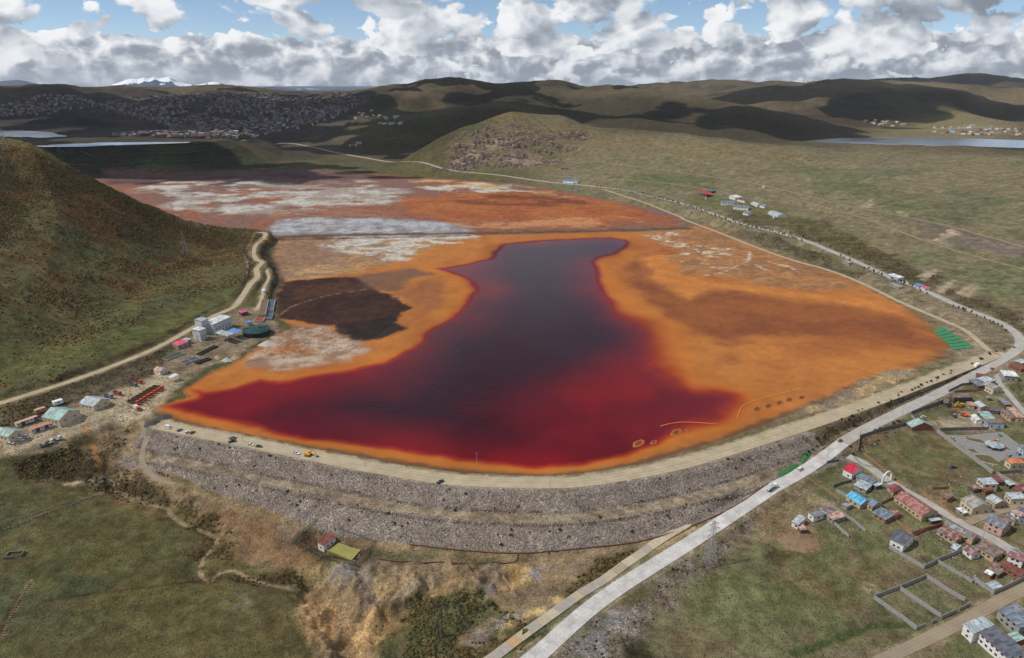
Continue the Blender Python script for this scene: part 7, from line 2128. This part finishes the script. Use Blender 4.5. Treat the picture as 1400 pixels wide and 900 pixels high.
def leaf_mesh(r, h, n, seed, z0=0.0, leaf=.45):
    """foliage: many small leaf faces through an uneven dome of clumps"""
    rnd = random.Random(seed); V, F = [], []
    cl = [(rnd.uniform(-.55, .55) * r, rnd.uniform(-.55, .55) * r, z0 + h * rnd.uniform(.3, .85), rnd.uniform(.35, .6)) for _ in range(6)]
    for _ in range(n):
        cx_, cy_, cz_, cr = rnd.choice(cl)
        d = Vector((rnd.gauss(0, 1), rnd.gauss(0, 1), rnd.gauss(0, 1))).normalized() * rnd.uniform(.6, 1.0)
        c_ = Vector((cx_ + d.x * cr * r, cy_ + d.y * cr * r, max(z0 + .05, cz_ + d.z * cr * h * .6)))
        a = Vector((rnd.gauss(0, 1), rnd.gauss(0, 1), rnd.gauss(0, .6))).normalized() * leaf * rnd.uniform(.7, 1.3)
        b = a.cross(Vector((rnd.gauss(0, 1), rnd.gauss(0, 1), rnd.gauss(0, 1)))).normalized() * leaf * rnd.uniform(.5, .9)
        o = len(V); V += [tuple(c_ - a), tuple(c_ + b), tuple(c_ + a), tuple(c_ - b)]; F.append((o, o + 1, o + 2, o + 3))
    return V, F


def tree_proto(h, r, seed, mat):
    t = thing('roadside_tree', 'tree', 'tree')
    m = MB(); m.bar((0, 0, -.4), (.1, .05, h * .55), .16, 6, .09); tr = m.build('trunk', M_BARK, t)
    rnd = random.Random(seed)
    for k in range(4):
        a = k * 1.6 + rnd.uniform(0, .6)
        m = MB(); m.bar((.08, .04, h * (.3 + .06 * k)), (math.cos(a) * r * .55, math.sin(a) * r * .55, h * (.55 + .06 * k)), .07, 5, .03); m.build('limb', M_BARK, tr)
    V, F = leaf_mesh(r, h * .72, 90, seed, h * .26, .42)
    mesh_obj('crown', V, F, mat, t)
    return t


def bush_proto(r, h, seed, mat, name='shrub'):
    V, F = leaf_mesh(r, h, 46, seed, 0, .34)
    m = MB(); rnd = random.Random(seed)
    t = thing(name, 'shrub', 'shrub')
    for k in range(3):
        m.bar((0, 0, -.2), (rnd.uniform(-.4, .4) * r, rnd.uniform(-.4, .4) * r, h * .6), .06, 4, .03)
    m.build('stem', M_BARK, t); mesh_obj('foliage', V, F, mat, t)
    return t


TP = [tree_proto(4.2, 1.7, 1, M_LEAFD), tree_proto(3.6, 1.5, 2, M_LEAFD), tree_proto(4.8, 1.9, 3, M_LEAFD)]
BP = [bush_proto(1.0, 1.1, 11, M_LEAFD), bush_proto(1.25, 1.2, 12, M_LEAFD), bush_proto(1.0, .9, 13, M_LEAFO), bush_proto(.9, .8, 14, M_LEAFB)]
_used = set()


def place(proto, x_, y_, sc, label, group):
    if id(proto) not in _used:
        _used.add(id(proto)); o = proto
    else:
        o = copy_tree(proto)
    o.location = (x_, y_, float(ground(x_, y_))); o.rotation_euler = (0, 0, random.uniform(0, 6.28)); o.scale = (sc, sc, sc * random.uniform(.85, 1.2))
    o['label'] = label; o['group'] = group
    return o


def along(p0, p1, step, off, jit, label, group, protos, prob=1.0, sc=(.8, 1.2)):
    """plants in a row beside the highway between two places in the photograph"""
    HWp = ROADLINES['highway']; a, b = A([p0])[0], A([p1])[0]
    i0 = int(np.argmin(np.hypot(HWp[:, 0] - a[0], HWp[:, 1] - a[1]))); i1 = int(np.argmin(np.hypot(HWp[:, 0] - b[0], HWp[:, 1] - b[1])))
    i0, i1 = min(i0, i1), max(i0, i1)
    L = np.concatenate([[0], np.cumsum(np.linalg.norm(np.diff(HWp[i0:i1 + 1, :2], axis=0), axis=1))]); s = 0.0
    while s < L[-1]:
        if random.random() < prob:
            x_ = np.interp(s, L, HWp[i0:i1 + 1, 0]); y_ = np.interp(s, L, HWp[i0:i1 + 1, 1])
            x2, y2 = np.interp(s + 2, L, HWp[i0:i1 + 1, 0]), np.interp(s + 2, L, HWp[i0:i1 + 1, 1])
            d_ = math.hypot(x2 - x_, y2 - y_) + 1e-6
            o_ = off + random.uniform(-jit, jit)
            place(random.choice(protos), x_ - (y2 - y_) / d_ * o_, y_ + (x2 - x_) / d_ * o_, random.uniform(*sc), label, group)
        s += step * random.uniform(.7, 1.3)


G1 = 'dark trees lining the highway'
along((817, 256), (930, 278), 8, 9.0, 1, 'small dark tree in the row along the highway left of the camp', G1, TP)
along((930, 278), (1103, 330), 6, 9.0, 1.5, 'small dark tree in the row along the highway below the camp', G1, TP, .85)
along((1150, 350), (1330, 425), 7, 9, 1.5, 'small dark tree beside the highway between the stalls and the bend', G1, TP, .6)
along((1335, 427), (1389, 455), 8, 8.5, .6, 'small dark tree in the spaced row at the highway bend', G1, TP, .95, (.7, 1.0))
along((1030, 312), (1150, 350), 9, -7.5, 1.5, 'small dark tree on the uphill side of the highway', G1, TP, .3)
G2 = 'shrubs on the bank above the village'
along((1120, 628), (1335, 514), 4.5, 11.0, 2.6, 'dark shrub on the bank between crest road and highway', G2, BP[:2] + [BP[3]], .75, (.9, 1.7))
for q, sc in (((1203, 588), 1.6), ((1221, 580), 1.6), ((1228, 577), 1.5), ((1197, 590), 1.5), ((1352, 485), 1.6), ((1341, 492), 1.8), ((1330, 499), 1.6), ((1361, 481), 1.4), ((1372, 478), 1.4), ((1386, 476), 1.4), ((1166, 622), 1.5), ((1163, 612), 1.3)):
    p_ = A([q])[0]; place(random.choice(BP[:2]), p_[0], p_[1], sc, 'dark shrub beside the highway above the village', G2)
# shrubs scattered over the stone faces of the dam
cand = np.argwhere(kd & ~berm & (rdist > 2.5) & (GX > -260) & (GX < 230))
rs = np.random.RandomState(5)
prob_ = rg[cand[:, 0], cand[:, 1]] ** 2
pick = cand[rs.choice(len(cand), 230, False, prob_ / prob_.sum())]
for i, j in pick:
    place(random.choice(BP + BP[2:]), GX[i, j] + random.uniform(-.5, .5), GY[i, j] + random.uniform(-.5, .5), random.choice((.4, .45, .5, .6, .7, .8, 1.1)), 'small dark shrub on the %s stone face, %s part of the dam' % ('upper' if do[i, j] < 19 else 'lower', 'left' if GX[i, j] < -90 else ('middle' if GX[i, j] < 70 else 'right')), 'shrubs on the dam face')


def scatter(name, n, weight, make, mat, label, seed):
    """uncountable small cover laid over the ground as one mesh with its own colours"""
    rs_ = np.random.RandomState(seed)
    wgt = (weight * np.maximum(rg, 1) * np.gradient(rr)[:, None]).ravel()
    idx_ = rs_.choice(wgt.size, n, True, wgt / wgt.sum())
    i, j = np.unravel_index(idx_, Z.shape)
    dr = np.gradient(rr)[i] * rs_.uniform(-.5, .5, n); da = (az[1] - az[0]) * rs_.uniform(-.5, .5, n)
    r_ = rr[i] + dr; a_ = az[j] + da
    x_, y_ = r_ * np.sin(a_), r_ * np.cos(a_)
    V, F, cols = make(x_, y_, ground(x_, y_), i, j, rs_)
    me = bpy.data.meshes.new(name)
    nv, kf = V.shape[0], F.shape[1]
    me.vertices.add(nv); me.vertices.foreach_set('co', V.astype(np.float32).ravel())
    me.loops.add(F.size); me.loops.foreach_set('vertex_index', F.astype(np.int32).ravel())
    me.polygons.add(len(F)); me.polygons.foreach_set('loop_start', np.arange(0, F.size, kf, dtype=np.int32))
    me.update(calc_edges=True)
    at = me.color_attributes.new('Col', 'FLOAT_COLOR', 'POINT')
    full = np.ones((nv, 4), np.float32); full[:, :3] = cols
    at.data.foreach_set('color', full.ravel())
    me.materials.append(mat)
    o = bpy.data.objects.new(name, me); COL.objects.link(o)
    return tag(o, label, kind='stuff')


def attr_mat(nt, bs):
    at = nt.n('ShaderNodeAttribute', attribute_name='Col')
    nt.link(at.outputs['Color'], bs.inputs['Base Color'])
    bs.inputs['Roughness'].default_value = .95; bs.inputs['Specular IOR Level'].default_value = .1


M_ATTR = material('own_colour', attr_mat)


def make_tufts(smin, smax, pal):
    pal = np.array([lin(c_) for c_ in pal])
    def mk(x_, y_, z_, i, j, rs_):
        n = len(x_); s = rs_.uniform(smin, smax, n) * (1 + .5 * (rs_.rand(n) < .08)); k = 5
        ang = rs_.uniform(0, 6.28, n)[:, None] + np.arange(k)[None] * 2 * math.pi / k
        rad = s[:, None] * rs_.uniform(.6, 1.3, (n, k))
        ring = np.stack([x_[:, None] + np.cos(ang) * rad, y_[:, None] + np.sin(ang) * rad, np.repeat((z_ - .15)[:, None], k, 1)], -1)
        mid = np.stack([x_[:, None] + np.cos(ang + .5) * rad * .7, y_[:, None] + np.sin(ang + .5) * rad * .7, (z_ + s * .55)[:, None] * np.ones((1, k)) + rs_.uniform(-.15, .15, (n, k)) * s[:, None]], -1)
        top = np.stack([x_ + rs_.uniform(-.3, .3, n) * s, y_ + rs_.uniform(-.3, .3, n) * s, z_ + s * .85], -1)[:, None]
        V = np.concatenate([ring, mid, top], 1)
        f = []
        for a in range(k):
            b = (a + 1) % k
            f += [(a, b, k + a), (b, k + b, k + a), (k + a, k + b, 2 * k)]
        F = (np.arange(n)[:, None, None] * (2 * k + 1) + np.array(f)[None]).reshape(-1, 3)
        cb = pal[rs_.randint(0, len(pal), n)] * rs_.uniform(.7, 1.3, n)[:, None]
        cols = np.repeat(cb[:, None], 2 * k + 1, 1)
        return V.reshape(-1, 3), F, cols.reshape(-1, 3)
    return mk


def make_stones(smin, smax, pal, tint=None):
    pal = np.array([lin(c_) for c_ in pal])
    def mk(x_, y_, z_, i, j, rs_):
        n = len(x_); s = rs_.uniform(smin, smax, n) * np.where(rs_.rand(n) < .05, 1.5, 1)
        base = np.array([(-1, -1, -.6), (1, -1, -.6), (1, 1, -.6), (-1, 1, -.6), (-.8, -.8, .7), (.8, -.8, .7), (.8, .8, .7), (-.8, .8, .7)])
        d = base[None] * rs_.uniform(.6, 1.15, (n, 8, 3)) * s[:, None, None] * .5
        a = rs_.uniform(0, 6.28, n); ca, sa = np.cos(a)[:, None], np.sin(a)[:, None]
        V = np.stack([d[..., 0] * ca - d[..., 1] * sa + x_[:, None], d[..., 0] * sa + d[..., 1] * ca + y_[:, None], d[..., 2] + z_[:, None] + .05 * s[:, None]], -1)
        f = np.array([(4, 5, 6, 7), (0, 1, 5, 4), (1, 2, 6, 5), (2, 3, 7, 6), (3, 0, 4, 7)])
        F = (np.arange(n)[:, None, None] * 8 + f[None]).reshape(-1, 4)
        cb = pal[rs_.randint(0, len(pal), n)] * rs_.uniform(.75, 1.25, n)[:, None]
        return V.reshape(-1, 3), F, np.repeat(cb[:, None], 8, 1).reshape(-1, 3)
    return mk


nearw = (rg < 1100) & (rg > 200) & (np.abs(np.arctan2(GX, GY)) < R(47)) & (rdist > 1.5) & (SDB > 5) & (grid_line(CHN, 8)[0] > 3.8)
scrubw = np.where(nearw, np.clip(M[..., 0] - .45, 0, 1) ** 1.2, 0) * sstep(fbm(GX, GY, 16, 3, 901), -.35, .25)
scatter('low_scrub', 21000, scrubw, make_tufts(.35, .95, [(74, 62, 36), (60, 56, 32), (92, 74, 42), (52, 46, 28), (84, 80, 48)]), M_ATTR, 'brown and olive tussocks and low scrub on the banks and slopes', 21)
grassw = np.where(nearw & (M[..., 0] < .5) & (M[..., 1] < .25), .25 + sstep(fbm(GX, GY, 22, 3, 911), .0, .5), 0) * (rg < 700)
scatter('grass_tussocks', 18000, grassw, make_tufts(.2, .5, [(96, 90, 56), (80, 80, 50), (108, 96, 62), (84, 86, 54)]), M_ATTR, 'short tufted grass of the meadows', 22)
stw = np.where(kd & ~berm & (rdist > 1.5), 1.0, 0.0)
scatter('dam_stones', 40000, stw, make_stones(.2, .7, [(142, 130, 119), (128, 117, 108), (150, 138, 126), (116, 106, 98), (136, 122, 110), (102, 93, 86)]), M_ATTR, 'loose grey quarry stones covering the two faces of the dam', 23)
st2 = np.where(nearw & ~kd & (M[..., 1] > .35), M[..., 1], 0) * (rg < 800)
scatter('loose_stones', 9000, st2, make_stones(.2, .7, [(150, 138, 122), (124, 112, 98), (140, 120, 96), (106, 94, 82)]), M_ATTR, 'loose stones and rubble on bare ground', 24)

VPOLY = A([(1100, 720), (1160, 632), (1240, 672), (1330, 640), (1400, 640), (1400, 830), (1330, 800), (1250, 770), (1190, 740)])[:, :2]
vw = (sdist(GX, GY, VPOLY, 30.0) < 0) * (rdist > 1.5) * sstep(fbm(GX, GY, 14, 3, 921), -.1, .4) * 1.0
scatter('yard_clutter', 900, vw, make_stones(.3, 1.0, [(124, 120, 114), (112, 92, 78), (150, 144, 136), (92, 86, 82), (124, 84, 68), (110, 118, 126), (104, 96, 84)]), M_ATTR, 'rubble, planks and scrap lying about the village yards', 25)
hillw = np.where((GX < -250) & (rg < 1250) & (Z > 10) & (rdist > 3), .15 + sstep(fbm(GX, GY, 45, 5, 931, .6), .0, .35), 0)
scatter('hill_scrub', 16000, hillw, make_tufts(.5, 1.3, [(98, 72, 42), (76, 60, 36), (60, 52, 32), (110, 84, 50), (84, 78, 46)]), M_ATTR, 'brown tussocks covering the slopes of the left hill', 26)
# ------------------------------------------------------------------ rock ribs of the cliff ridge
M_ROCK = plain('sandstone', (148, 130, 116), .95, .35, .1)
ROCKS = [(622, 226, 26), (632, 214, 22), (640, 202, 24), (655, 194, 22), (650, 224, 20), (668, 214, 22), (685, 190, 26), (698, 200, 28), (702, 214, 24), (690, 226, 18), (716, 184, 18), (730, 194, 16), (738, 206, 18), (748, 188, 16),
         (760, 200, 14), (772, 186, 16), (786, 184, 18), (796, 190, 16), (780, 206, 14), (760, 222, 16), (738, 226, 14), (640, 184, 16), (672, 178, 14), (706, 172, 12), (770, 232, 10), (634, 232, 18), (712, 228, 14)]
for k, (u, v, r_) in enumerate(ROCKS):
    p_ = A([(u, v)])[0]; rnd = random.Random(k); r_ *= 1.35
    t = thing('rock_outcrop', 'rugged pinkish brown rock outcrop on the %s of the cliff ridge' % (('upper slope' if v < 196 else 'middle slope' if v < 218 else 'foot') + (', left side' if u < 680 else ', right side')), 'rock', (p_[0], p_[1], float(ground(p_[0], p_[1]))), 0, 'rock outcrops of the cliff ridge')
    for b in range(18):
        m = MB()
        cx_, cy_ = rnd.gauss(0, .5) * r_ * 1.2, rnd.gauss(0, .35) * r_
        gz_ = float(ground(p_[0] + cx_, p_[1] + cy_)) - float(ground(p_[0], p_[1]))
        w_, d_, h_ = r_ * rnd.uniform(.10, .30), r_ * rnd.uniform(.10, .24), r_ * rnd.uniform(.10, .40)
        pts = [(cx_ + sx * w_ * rnd.uniform(.6, 1), cy_ + sy * d_ * rnd.uniform(.6, 1), gz_ - 6) for sx, sy in ((-1, -1), (1, -1), (1, 1), (-1, 1))]
        pts += [(cx_ + sx * w_ * .8 * rnd.uniform(.6, 1), cy_ + sy * d_ * .8 * rnd.uniform(.6, 1), gz_ + h_ * rnd.uniform(.6, 1)) for sx, sy in ((-1, -1), (1, -1), (1, 1), (-1, 1))]
        m.hexa(pts); m.build('rock_block', M_ROCK, t)

# ------------------------------------------------------------------ field walls of piled stone, ruin
def stone_wall(px, h, label, wd=.9):
    ln = smooth_line(A(px), 1.6); rnd = random.Random(len(px)); m = MB()
    for i in range(len(ln)):
        x_, y_ = ln[i, 0], ln[i, 1]; z_ = float(ground(x_, y_)); hh = h * rnd.uniform(.5, 1.1)
        a, b = wd * rnd.uniform(.35, .6), 1.0 * rnd.uniform(.7, 1.1)
        m.hexa([(x_ - b, y_ - a, z_ - .3), (x_ + b, y_ - a, z_ - .3), (x_ + b, y_ + a, z_ - .3), (x_ - b, y_ + a, z_ - .3), (x_ - b * .8, y_ - a * .7, z_ + hh), (x_ + b * .7, y_ - a * .6, z_ + hh * .9), (x_ + b * .8, y_ + a * .7, z_ + hh), (x_ - b * .7, y_ + a * .7, z_ + hh * .85)])
    return tag(m.build('field_wall', plain('field_stone', (112, 100, 84), .98, .3, .8)), label, 'wall', 'dry stone field walls', 'thing')


Z0L, S0L = (0, 600), 2.979
stone_wall(Q(Z0L, S0L, [(20, 372), (100, 342), (200, 302), (300, 268), (395, 232)]), .9, 'long stone field wall crossing the left meadow')
stone_wall(Q(Z0L, S0L, [(0, 345), (100, 318), (195, 290)]), .6, 'short broken stone wall above the long one on the left meadow')
stone_wall(Q(Z0L, S0L, [(12, 805), (50, 710), (90, 640), (125, 585)]), .8, 'straight stone wall climbing the lower left meadow')
stone_wall(Q(Z1, S1, [(700, 60), (735, 100), (800, 120)]), .5, 'rubble row in the meadow behind the village street')
rp = A(Q(Z0L, S0L, [(60, 478)]))[0]
t = thing('ruined_hut', 'roofless stone ruin on the left meadow near the frame edge', 'ruin', (rp[0], rp[1], float(ground(rp[0], rp[1]))), .15)
for nm_, b in (('wall', (-4, 4, 2.2, 2.8)), ('wall', (-4, -3.4, -2.4, 2.2)), ('wall', (3.4, 4, -1.0, 2.2)), ('wall', (-3.4, .5, -2.6, -2.1))):
    box_at(*b, -.3, random.uniform(.9, 1.8), nm_, plain('field_stone', (112, 100, 84)), t)

# ------------------------------------------------------------------ the town far behind: single houses in front, the mass beyond
def far_house_mesh(k, wm, rm, L, Wd, h):
    me = bpy.data.meshes.new('far_house')
    hl, hw, rs_ = L / 2, Wd / 2, Wd * .18
    V = [(-hl, -hw, -3), (hl, -hw, -3), (hl, hw, -3), (-hl, hw, -3), (-hl, -hw, h), (hl, -hw, h), (hl, hw, h), (-hl, hw, h), (-hl, 0, h + rs_), (hl, 0, h + rs_)]
    F = [(0, 1, 5, 4), (2, 3, 7, 6), (1, 2, 6, 9, 5), (3, 0, 4, 8, 7), (4, 5, 9, 8), (6, 7, 8, 9)]
    me.from_pydata(V, [], F); me.materials.append(wm); me.materials.append(rm)
    me.polygons[4].material_index = 1; me.polygons[5].material_index = 1
    return me


FH = [far_house_mesh(k, WALL[a], ROOF[b], L, Wd, h) for k, (a, b, L, Wd, h) in enumerate((('cream', 'pale', 14, 9, 6), ('white', 'grey', 18, 10, 5), ('brick', 'rust', 12, 9, 7), ('tan', 'white', 16, 11, 6), ('bluish', 'bluegrey', 24, 12, 7), ('pinkish', 'brownish', 12, 10, 8)))]


FHL = ['small cream house with pale roof', 'long white house with grey roof', 'small brick house with rust roof', 'tan house with white roof', 'large bluish block with steel blue roof', 'tall pinkish house with brown roof']


def in_poly(u, v, pg):
    c_ = False
    for i in range(len(pg)):
        (x1, y1), (x2, y2) = pg[i], pg[(i + 1) % len(pg)]
        if (y1 > v) != (y2 > v) and u < (x2 - x1) * (v - y1) / (y2 - y1) + x1:
            c_ = not c_
    return c_


rnd = random.Random(77)


def sample_px(pg, n):
    u0, u1, v0, v1 = min(p_[0] for p_ in pg), max(p_[0] for p_ in pg), min(p_[1] for p_ in pg), max(p_[1] for p_ in pg)
    o = []
    while len(o) < n:
        u, v = rnd.uniform(u0, u1), rnd.uniform(v0, v1)
        if in_poly(u, v, pg) and (n < 200 or float(fbm(np.array([u * 1.0]), np.array([v * 3.0]), 30.0, 3, 5)[0]) > -.36):
            o.append((u, v))
    return o


NEARTOWN = [(330, 190), (290, 180), (300, 165), (380, 150), (470, 145), (480, 158), (440, 165), (420, 175), (330, 190)]
for u, v in sample_px(NEARTOWN, 120):
    p_ = A([(u, v)])[0]
    kf_ = rnd.randrange(6); o = bpy.data.objects.new('far_house', FH[kf_]); COL.objects.link(o)
    o.location = (p_[0], p_[1], float(ground(p_[0], p_[1]))); o.rotation_euler = (0, 0, rnd.choice((.3, .3 + math.pi / 2)) + rnd.uniform(-.1, .1))
    tag(o, FHL[kf_] + ' in the dense near edge of the distant town', 'house', 'houses at the near edge of the distant town')
for pg, n, lb, gp in (([(470, 150), (520, 150), (560, 166), (540, 172), (480, 168)], 26, 'small house in the hamlet at the foot of the mast hill', 'houses of the hamlet below the mast hill'),
                      ([(1268, 176), (1320, 173), (1400, 176), (1400, 186), (1330, 186), (1280, 183)], 44, 'tiny pale house of the settlement beyond the plain lake', 'houses of the settlement beyond the lake'),
                      ([(1176, 164), (1215, 165), (1250, 172), (1220, 174), (1190, 170)], 18, 'tiny pale house on the dark plain left of the far settlement', 'houses on the dark plain'),
                      ([(478, 196), (500, 194), (505, 200), (480, 202)], 6, 'pale works building below the mast hill beside the far road', 'works buildings by the far road')):
    for u, v in sample_px(pg, n):
        p_ = A([(u, v)])[0]
        o = bpy.data.objects.new('far_house', rnd.choice(FH[:5])); COL.objects.link(o)
        o.location = (p_[0], p_[1], float(ground(p_[0], p_[1]))); o.rotation_euler = (0, 0, rnd.uniform(0, 3))
        tag(o, lb, 'house', gp)
# beyond those, the mass of the town
TOWN = [([(0, 146), (60, 130), (110, 133), (140, 146), (60, 158), (0, 160)], 420), ([(130, 146), (180, 134), (300, 128), (420, 130), (480, 127), (500, 140), (470, 158), (420, 172), (330, 190), (240, 190), (150, 186), (240, 176), (180, 160)], 4600)]
V, F, Cc = [], [], []
PAL = [lin(c_) for c_ in ((134, 126, 122), (116, 100, 92), (160, 158, 156), (104, 102, 104), (124, 108, 100), (148, 144, 144), (110, 92, 86), (82, 78, 80))]
for pg, n in TOWN:
    for u, v in sample_px(pg, n):
        p_ = A([(u, v)])[0]
        z_ = float(ground(p_[0], p_[1])); L, Wd, h_ = rnd.uniform(8, 16), rnd.uniform(7, 11), rnd.uniform(4, 10)
        if rnd.random() < .02:
            L, Wd = L * 2.4, Wd * 1.6
        a = rnd.choice((.35, .35 + math.pi / 2)) + rnd.uniform(-.12, .12); ca, sa = math.cos(a), math.sin(a); o = len(V)
        for zz in (-4, h_):
            V += [(p_[0] + x_ * ca - y_ * sa, p_[1] + x_ * sa + y_ * ca, z_ + zz) for x_, y_ in ((-L / 2, -Wd / 2), (L / 2, -Wd / 2), (L / 2, Wd / 2), (-L / 2, Wd / 2))]
        V += [(p_[0] + x_ * ca, p_[1] + x_ * sa, z_ + h_ + Wd * .15) for x_ in (-L / 2, L / 2)]
        F += [(o, o + 1, o + 5, o + 4), (o + 1, o + 2, o + 6, o + 5), (o + 2, o + 3, o + 7, o + 6), (o + 3, o, o + 4, o + 7), (o + 4, o + 5, o + 9, o + 8), (o + 6, o + 7, o + 8, o + 9), (o + 5, o + 6, o + 9, o + 9), (o + 7, o + 4, o + 8, o + 8)]
        cw_ = rnd.choice(PAL); Cc += [cw_] * 10
F = [f_ if f_[2] != f_[3] else f_[:3] for f_ in F]
town = mesh_obj('distant_town', V, F, M_ATTR)
at = town.data.color_attributes.new('Col', 'FLOAT_COLOR', 'POINT')
at.data.foreach_set('color', np.column_stack([np.array(Cc, np.float32), np.ones(len(Cc), np.float32)]).ravel())
tag(town, 'mass of small houses of the distant town on the far slope', kind='stuff')
# ------------------------------------------------------------------ clouds overhead whose shadows lie on the far land
def cloud_mat(nt, bs):
    bs.inputs['Base Color'].default_value = (*lin((238, 240, 242)), 1)
    bs.inputs['Roughness'].default_value = 1.0
    bs.inputs['Specular IOR Level'].default_value = 0.0
    lw = nt.n('ShaderNodeLayerWeight'); lw.inputs['Blend'].default_value = 0.5     # thin rims let light through
    nz = nt.noise(nt.n('ShaderNodeNewGeometry').outputs['Position'], 0.006, 4, .6)
    nt.link(nt.smooth(nt.math('ADD', lw.outputs['Facing'], nt.math('MULTIPLY', nt.math('SUBTRACT', nz, .5), .5)), .35, .95, 1.0, 0.0), bs.inputs['Alpha'])


def cloud(ground_pt, rx, ry, alt, seed, label):
    """a heaped cumulus: flat base, lumpy crown; it stands up-sun of the land it shades"""
    k = alt / SUN_DIR.z
    c_ = Vector((ground_pt[0], ground_pt[1], 0)) + SUN_DIR * k
    rnd_ = random.Random(seed); bm = bmesh.new()
    for b in range(60):
        a = rnd_.uniform(0, 6.28); q = math.sqrt(rnd_.random()) * rnd_.choice((1, 1, 1, 1.25))
        s = rnd_.uniform(.10, .30) * (1.2 - .75 * min(q, 1.15))
        mat_ = Matrix.Translation((math.cos(a) * q * rx, math.sin(a) * q * ry, rnd_.uniform(0, .25) * min(rx, ry) * (1 - q))) @ Matrix.Diagonal((s * (rx + ry) / 2 * 1.15, s * (rx + ry) / 2, s * (rx + ry) / 2 * .62, 1))
        bmesh.ops.create_icosphere(bm, subdivisions=2, radius=1.0, matrix=mat_)
    vx = np.array([v.co[:] for v in bm.verts])
    fn = fbm(vx[:, 0] + seed * 99, vx[:, 1] + vx[:, 2], rx * .22, 3, seed)
    for v, n_ in zip(bm.verts, fn):
        v.co *= 1 + .10 * float(n_)
        if v.co.z < -.05 * rx:
            v.co.z = -.05 * rx + (v.co.z + .05 * rx) * .15
    me = bpy.data.meshes.new('cloud'); bm.to_mesh(me); bm.free()
    me.polygons.foreach_set('use_smooth', [True] * len(me.polygons))
    me.materials.append(material('cloud', cloud_mat))
    o = bpy.data.objects.new('cloud', me); COL.objects.link(o); o.location = c_
    rm_ = o.modifiers.new('one skin', 'REMESH'); rm_.mode = 'VOXEL'; rm_.voxel_size = max(rx, ry) / 32; rm_.use_smooth_shade = True
    return tag(o, label, 'cloud', 'cumulus clouds over the plateau', 'stuff')


def gp(u, v, dist):
    q = far(u, v, dist)
    return (q[0], q[1])


cloud(gp(230, 160, 3900), 1500, 1050, 1500, 1, 'wide cumulus cloud above the distant town')
cloud(gp(60, 160, 3300), 700, 900, 1400, 2, 'cumulus cloud above the ponds at the left')
cloud(gp(240, 215, 2080), 560, 240, 1300, 3, 'cumulus cloud above the terraced bank')
cloud(gp(560, 180, 2750), 620, 520, 1350, 4, 'cumulus cloud above the valley left of the cliff ridge')
cloud(gp(790, 150, 3300), 1150, 650, 1500, 5, 'long cumulus cloud above the dark slope behind the cliff ridge')
cloud(gp(1010, 172, 3300), 620, 560, 1450, 6, 'cumulus cloud above the dark plain')
cloud(gp(1150, 130, 5200), 1450, 900, 1700, 7, 'large cumulus cloud above the dark dome shaped hill')
cloud(gp(700, 125, 4350), 520, 420, 1500, 8, 'small cumulus cloud above the mast hill')
cloud(gp(1360, 104, 12500), 2600, 1500, 2600, 9, 'distant cumulus cloud above the blue hills at the right')

# ------------------------------------------------------------------ snowy range on the horizon
SN = [(130, 124), (150, 117), (163, 113), (172, 109.5), (180, 107.5), (188, 108.5), (196, 106), (203, 107.5), (210, 104.5), (217, 107), (224, 106), (232, 104.5), (240, 108.5), (252, 114), (268, 116.5), (280, 114), (292, 111.5), (300, 113.5), (312, 117), (330, 121), (350, 121), (372, 118.5), (384, 120), (398, 122), (415, 121), (432, 122), (455, 125), (480, 128)]
us = np.arange(126, 482, 1.5); ND = 26; DST = 20000.0
tops = np.interp(us, [a for a, _ in SN], [b for _, b in SN])
V, F, Cc = [], [], []
for i, u in enumerate(us):
    q = far(u, tops[i], DST); ux, uy = q[0] / DST, q[1] / DST
    for k in range(ND):
        f_ = k / (ND - 1); dd_ = -1500 * f_
        x_, y_ = q[0] + ux * dd_, q[1] + uy * dd_
        z_ = 20 + (q[2] - 20) * (1 - f_) ** 1.15
        if k:
            z_ += 60 * (1 - f_) * (1 - 2 * abs(float(fbm(np.array([x_]), np.array([y_]), 520.0, 5, 61)[0])) - .75)
        V.append((x_, y_, z_))
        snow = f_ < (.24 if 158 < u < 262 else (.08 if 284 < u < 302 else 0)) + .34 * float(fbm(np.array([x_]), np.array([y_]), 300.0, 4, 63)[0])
        Cc.append(lin((236, 240, 246)) if snow else lin((66, 76, 98)))  # bare rock below the snow is coloured with the blue of haze
n_ = len(us)
for i in range(n_ - 1):
    for k in range(ND - 1):
        a = i * ND + k; F.append((a, a + 1, a + ND + 1, a + ND))
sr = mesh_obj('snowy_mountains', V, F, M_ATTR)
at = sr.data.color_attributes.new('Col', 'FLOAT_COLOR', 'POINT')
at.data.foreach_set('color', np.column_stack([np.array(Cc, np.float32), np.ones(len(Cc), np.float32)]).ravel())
tag(sr, 'snow capped mountains tinted haze blue on the far left horizon', kind='structure')

# ------------------------------------------------------------------ thin air
HZ = 46000.0
m = MB(); m.box(-HZ, HZ, -3000, HZ, -60, 620)
hz = m.build('haze', None)
hm = bpy.data.materials.new('haze'); hm.use_nodes = True
ht = NT(hm.node_tree)
pv = ht.n('ShaderNodeVolumePrincipled')
pv.inputs['Color'].default_value = (0.80, 0.88, 1.0, 1)
pv.inputs['Density'].default_value = 1.5e-5
pv.inputs['Anisotropy'].default_value = 0.2
ho = ht.n('ShaderNodeOutputMaterial'); ht.link(pv.outputs[0], ho.inputs['Volume'])
hz.data.materials.append(hm)
tag(hz, 'thin blue haze of the open air', kind='stuff')
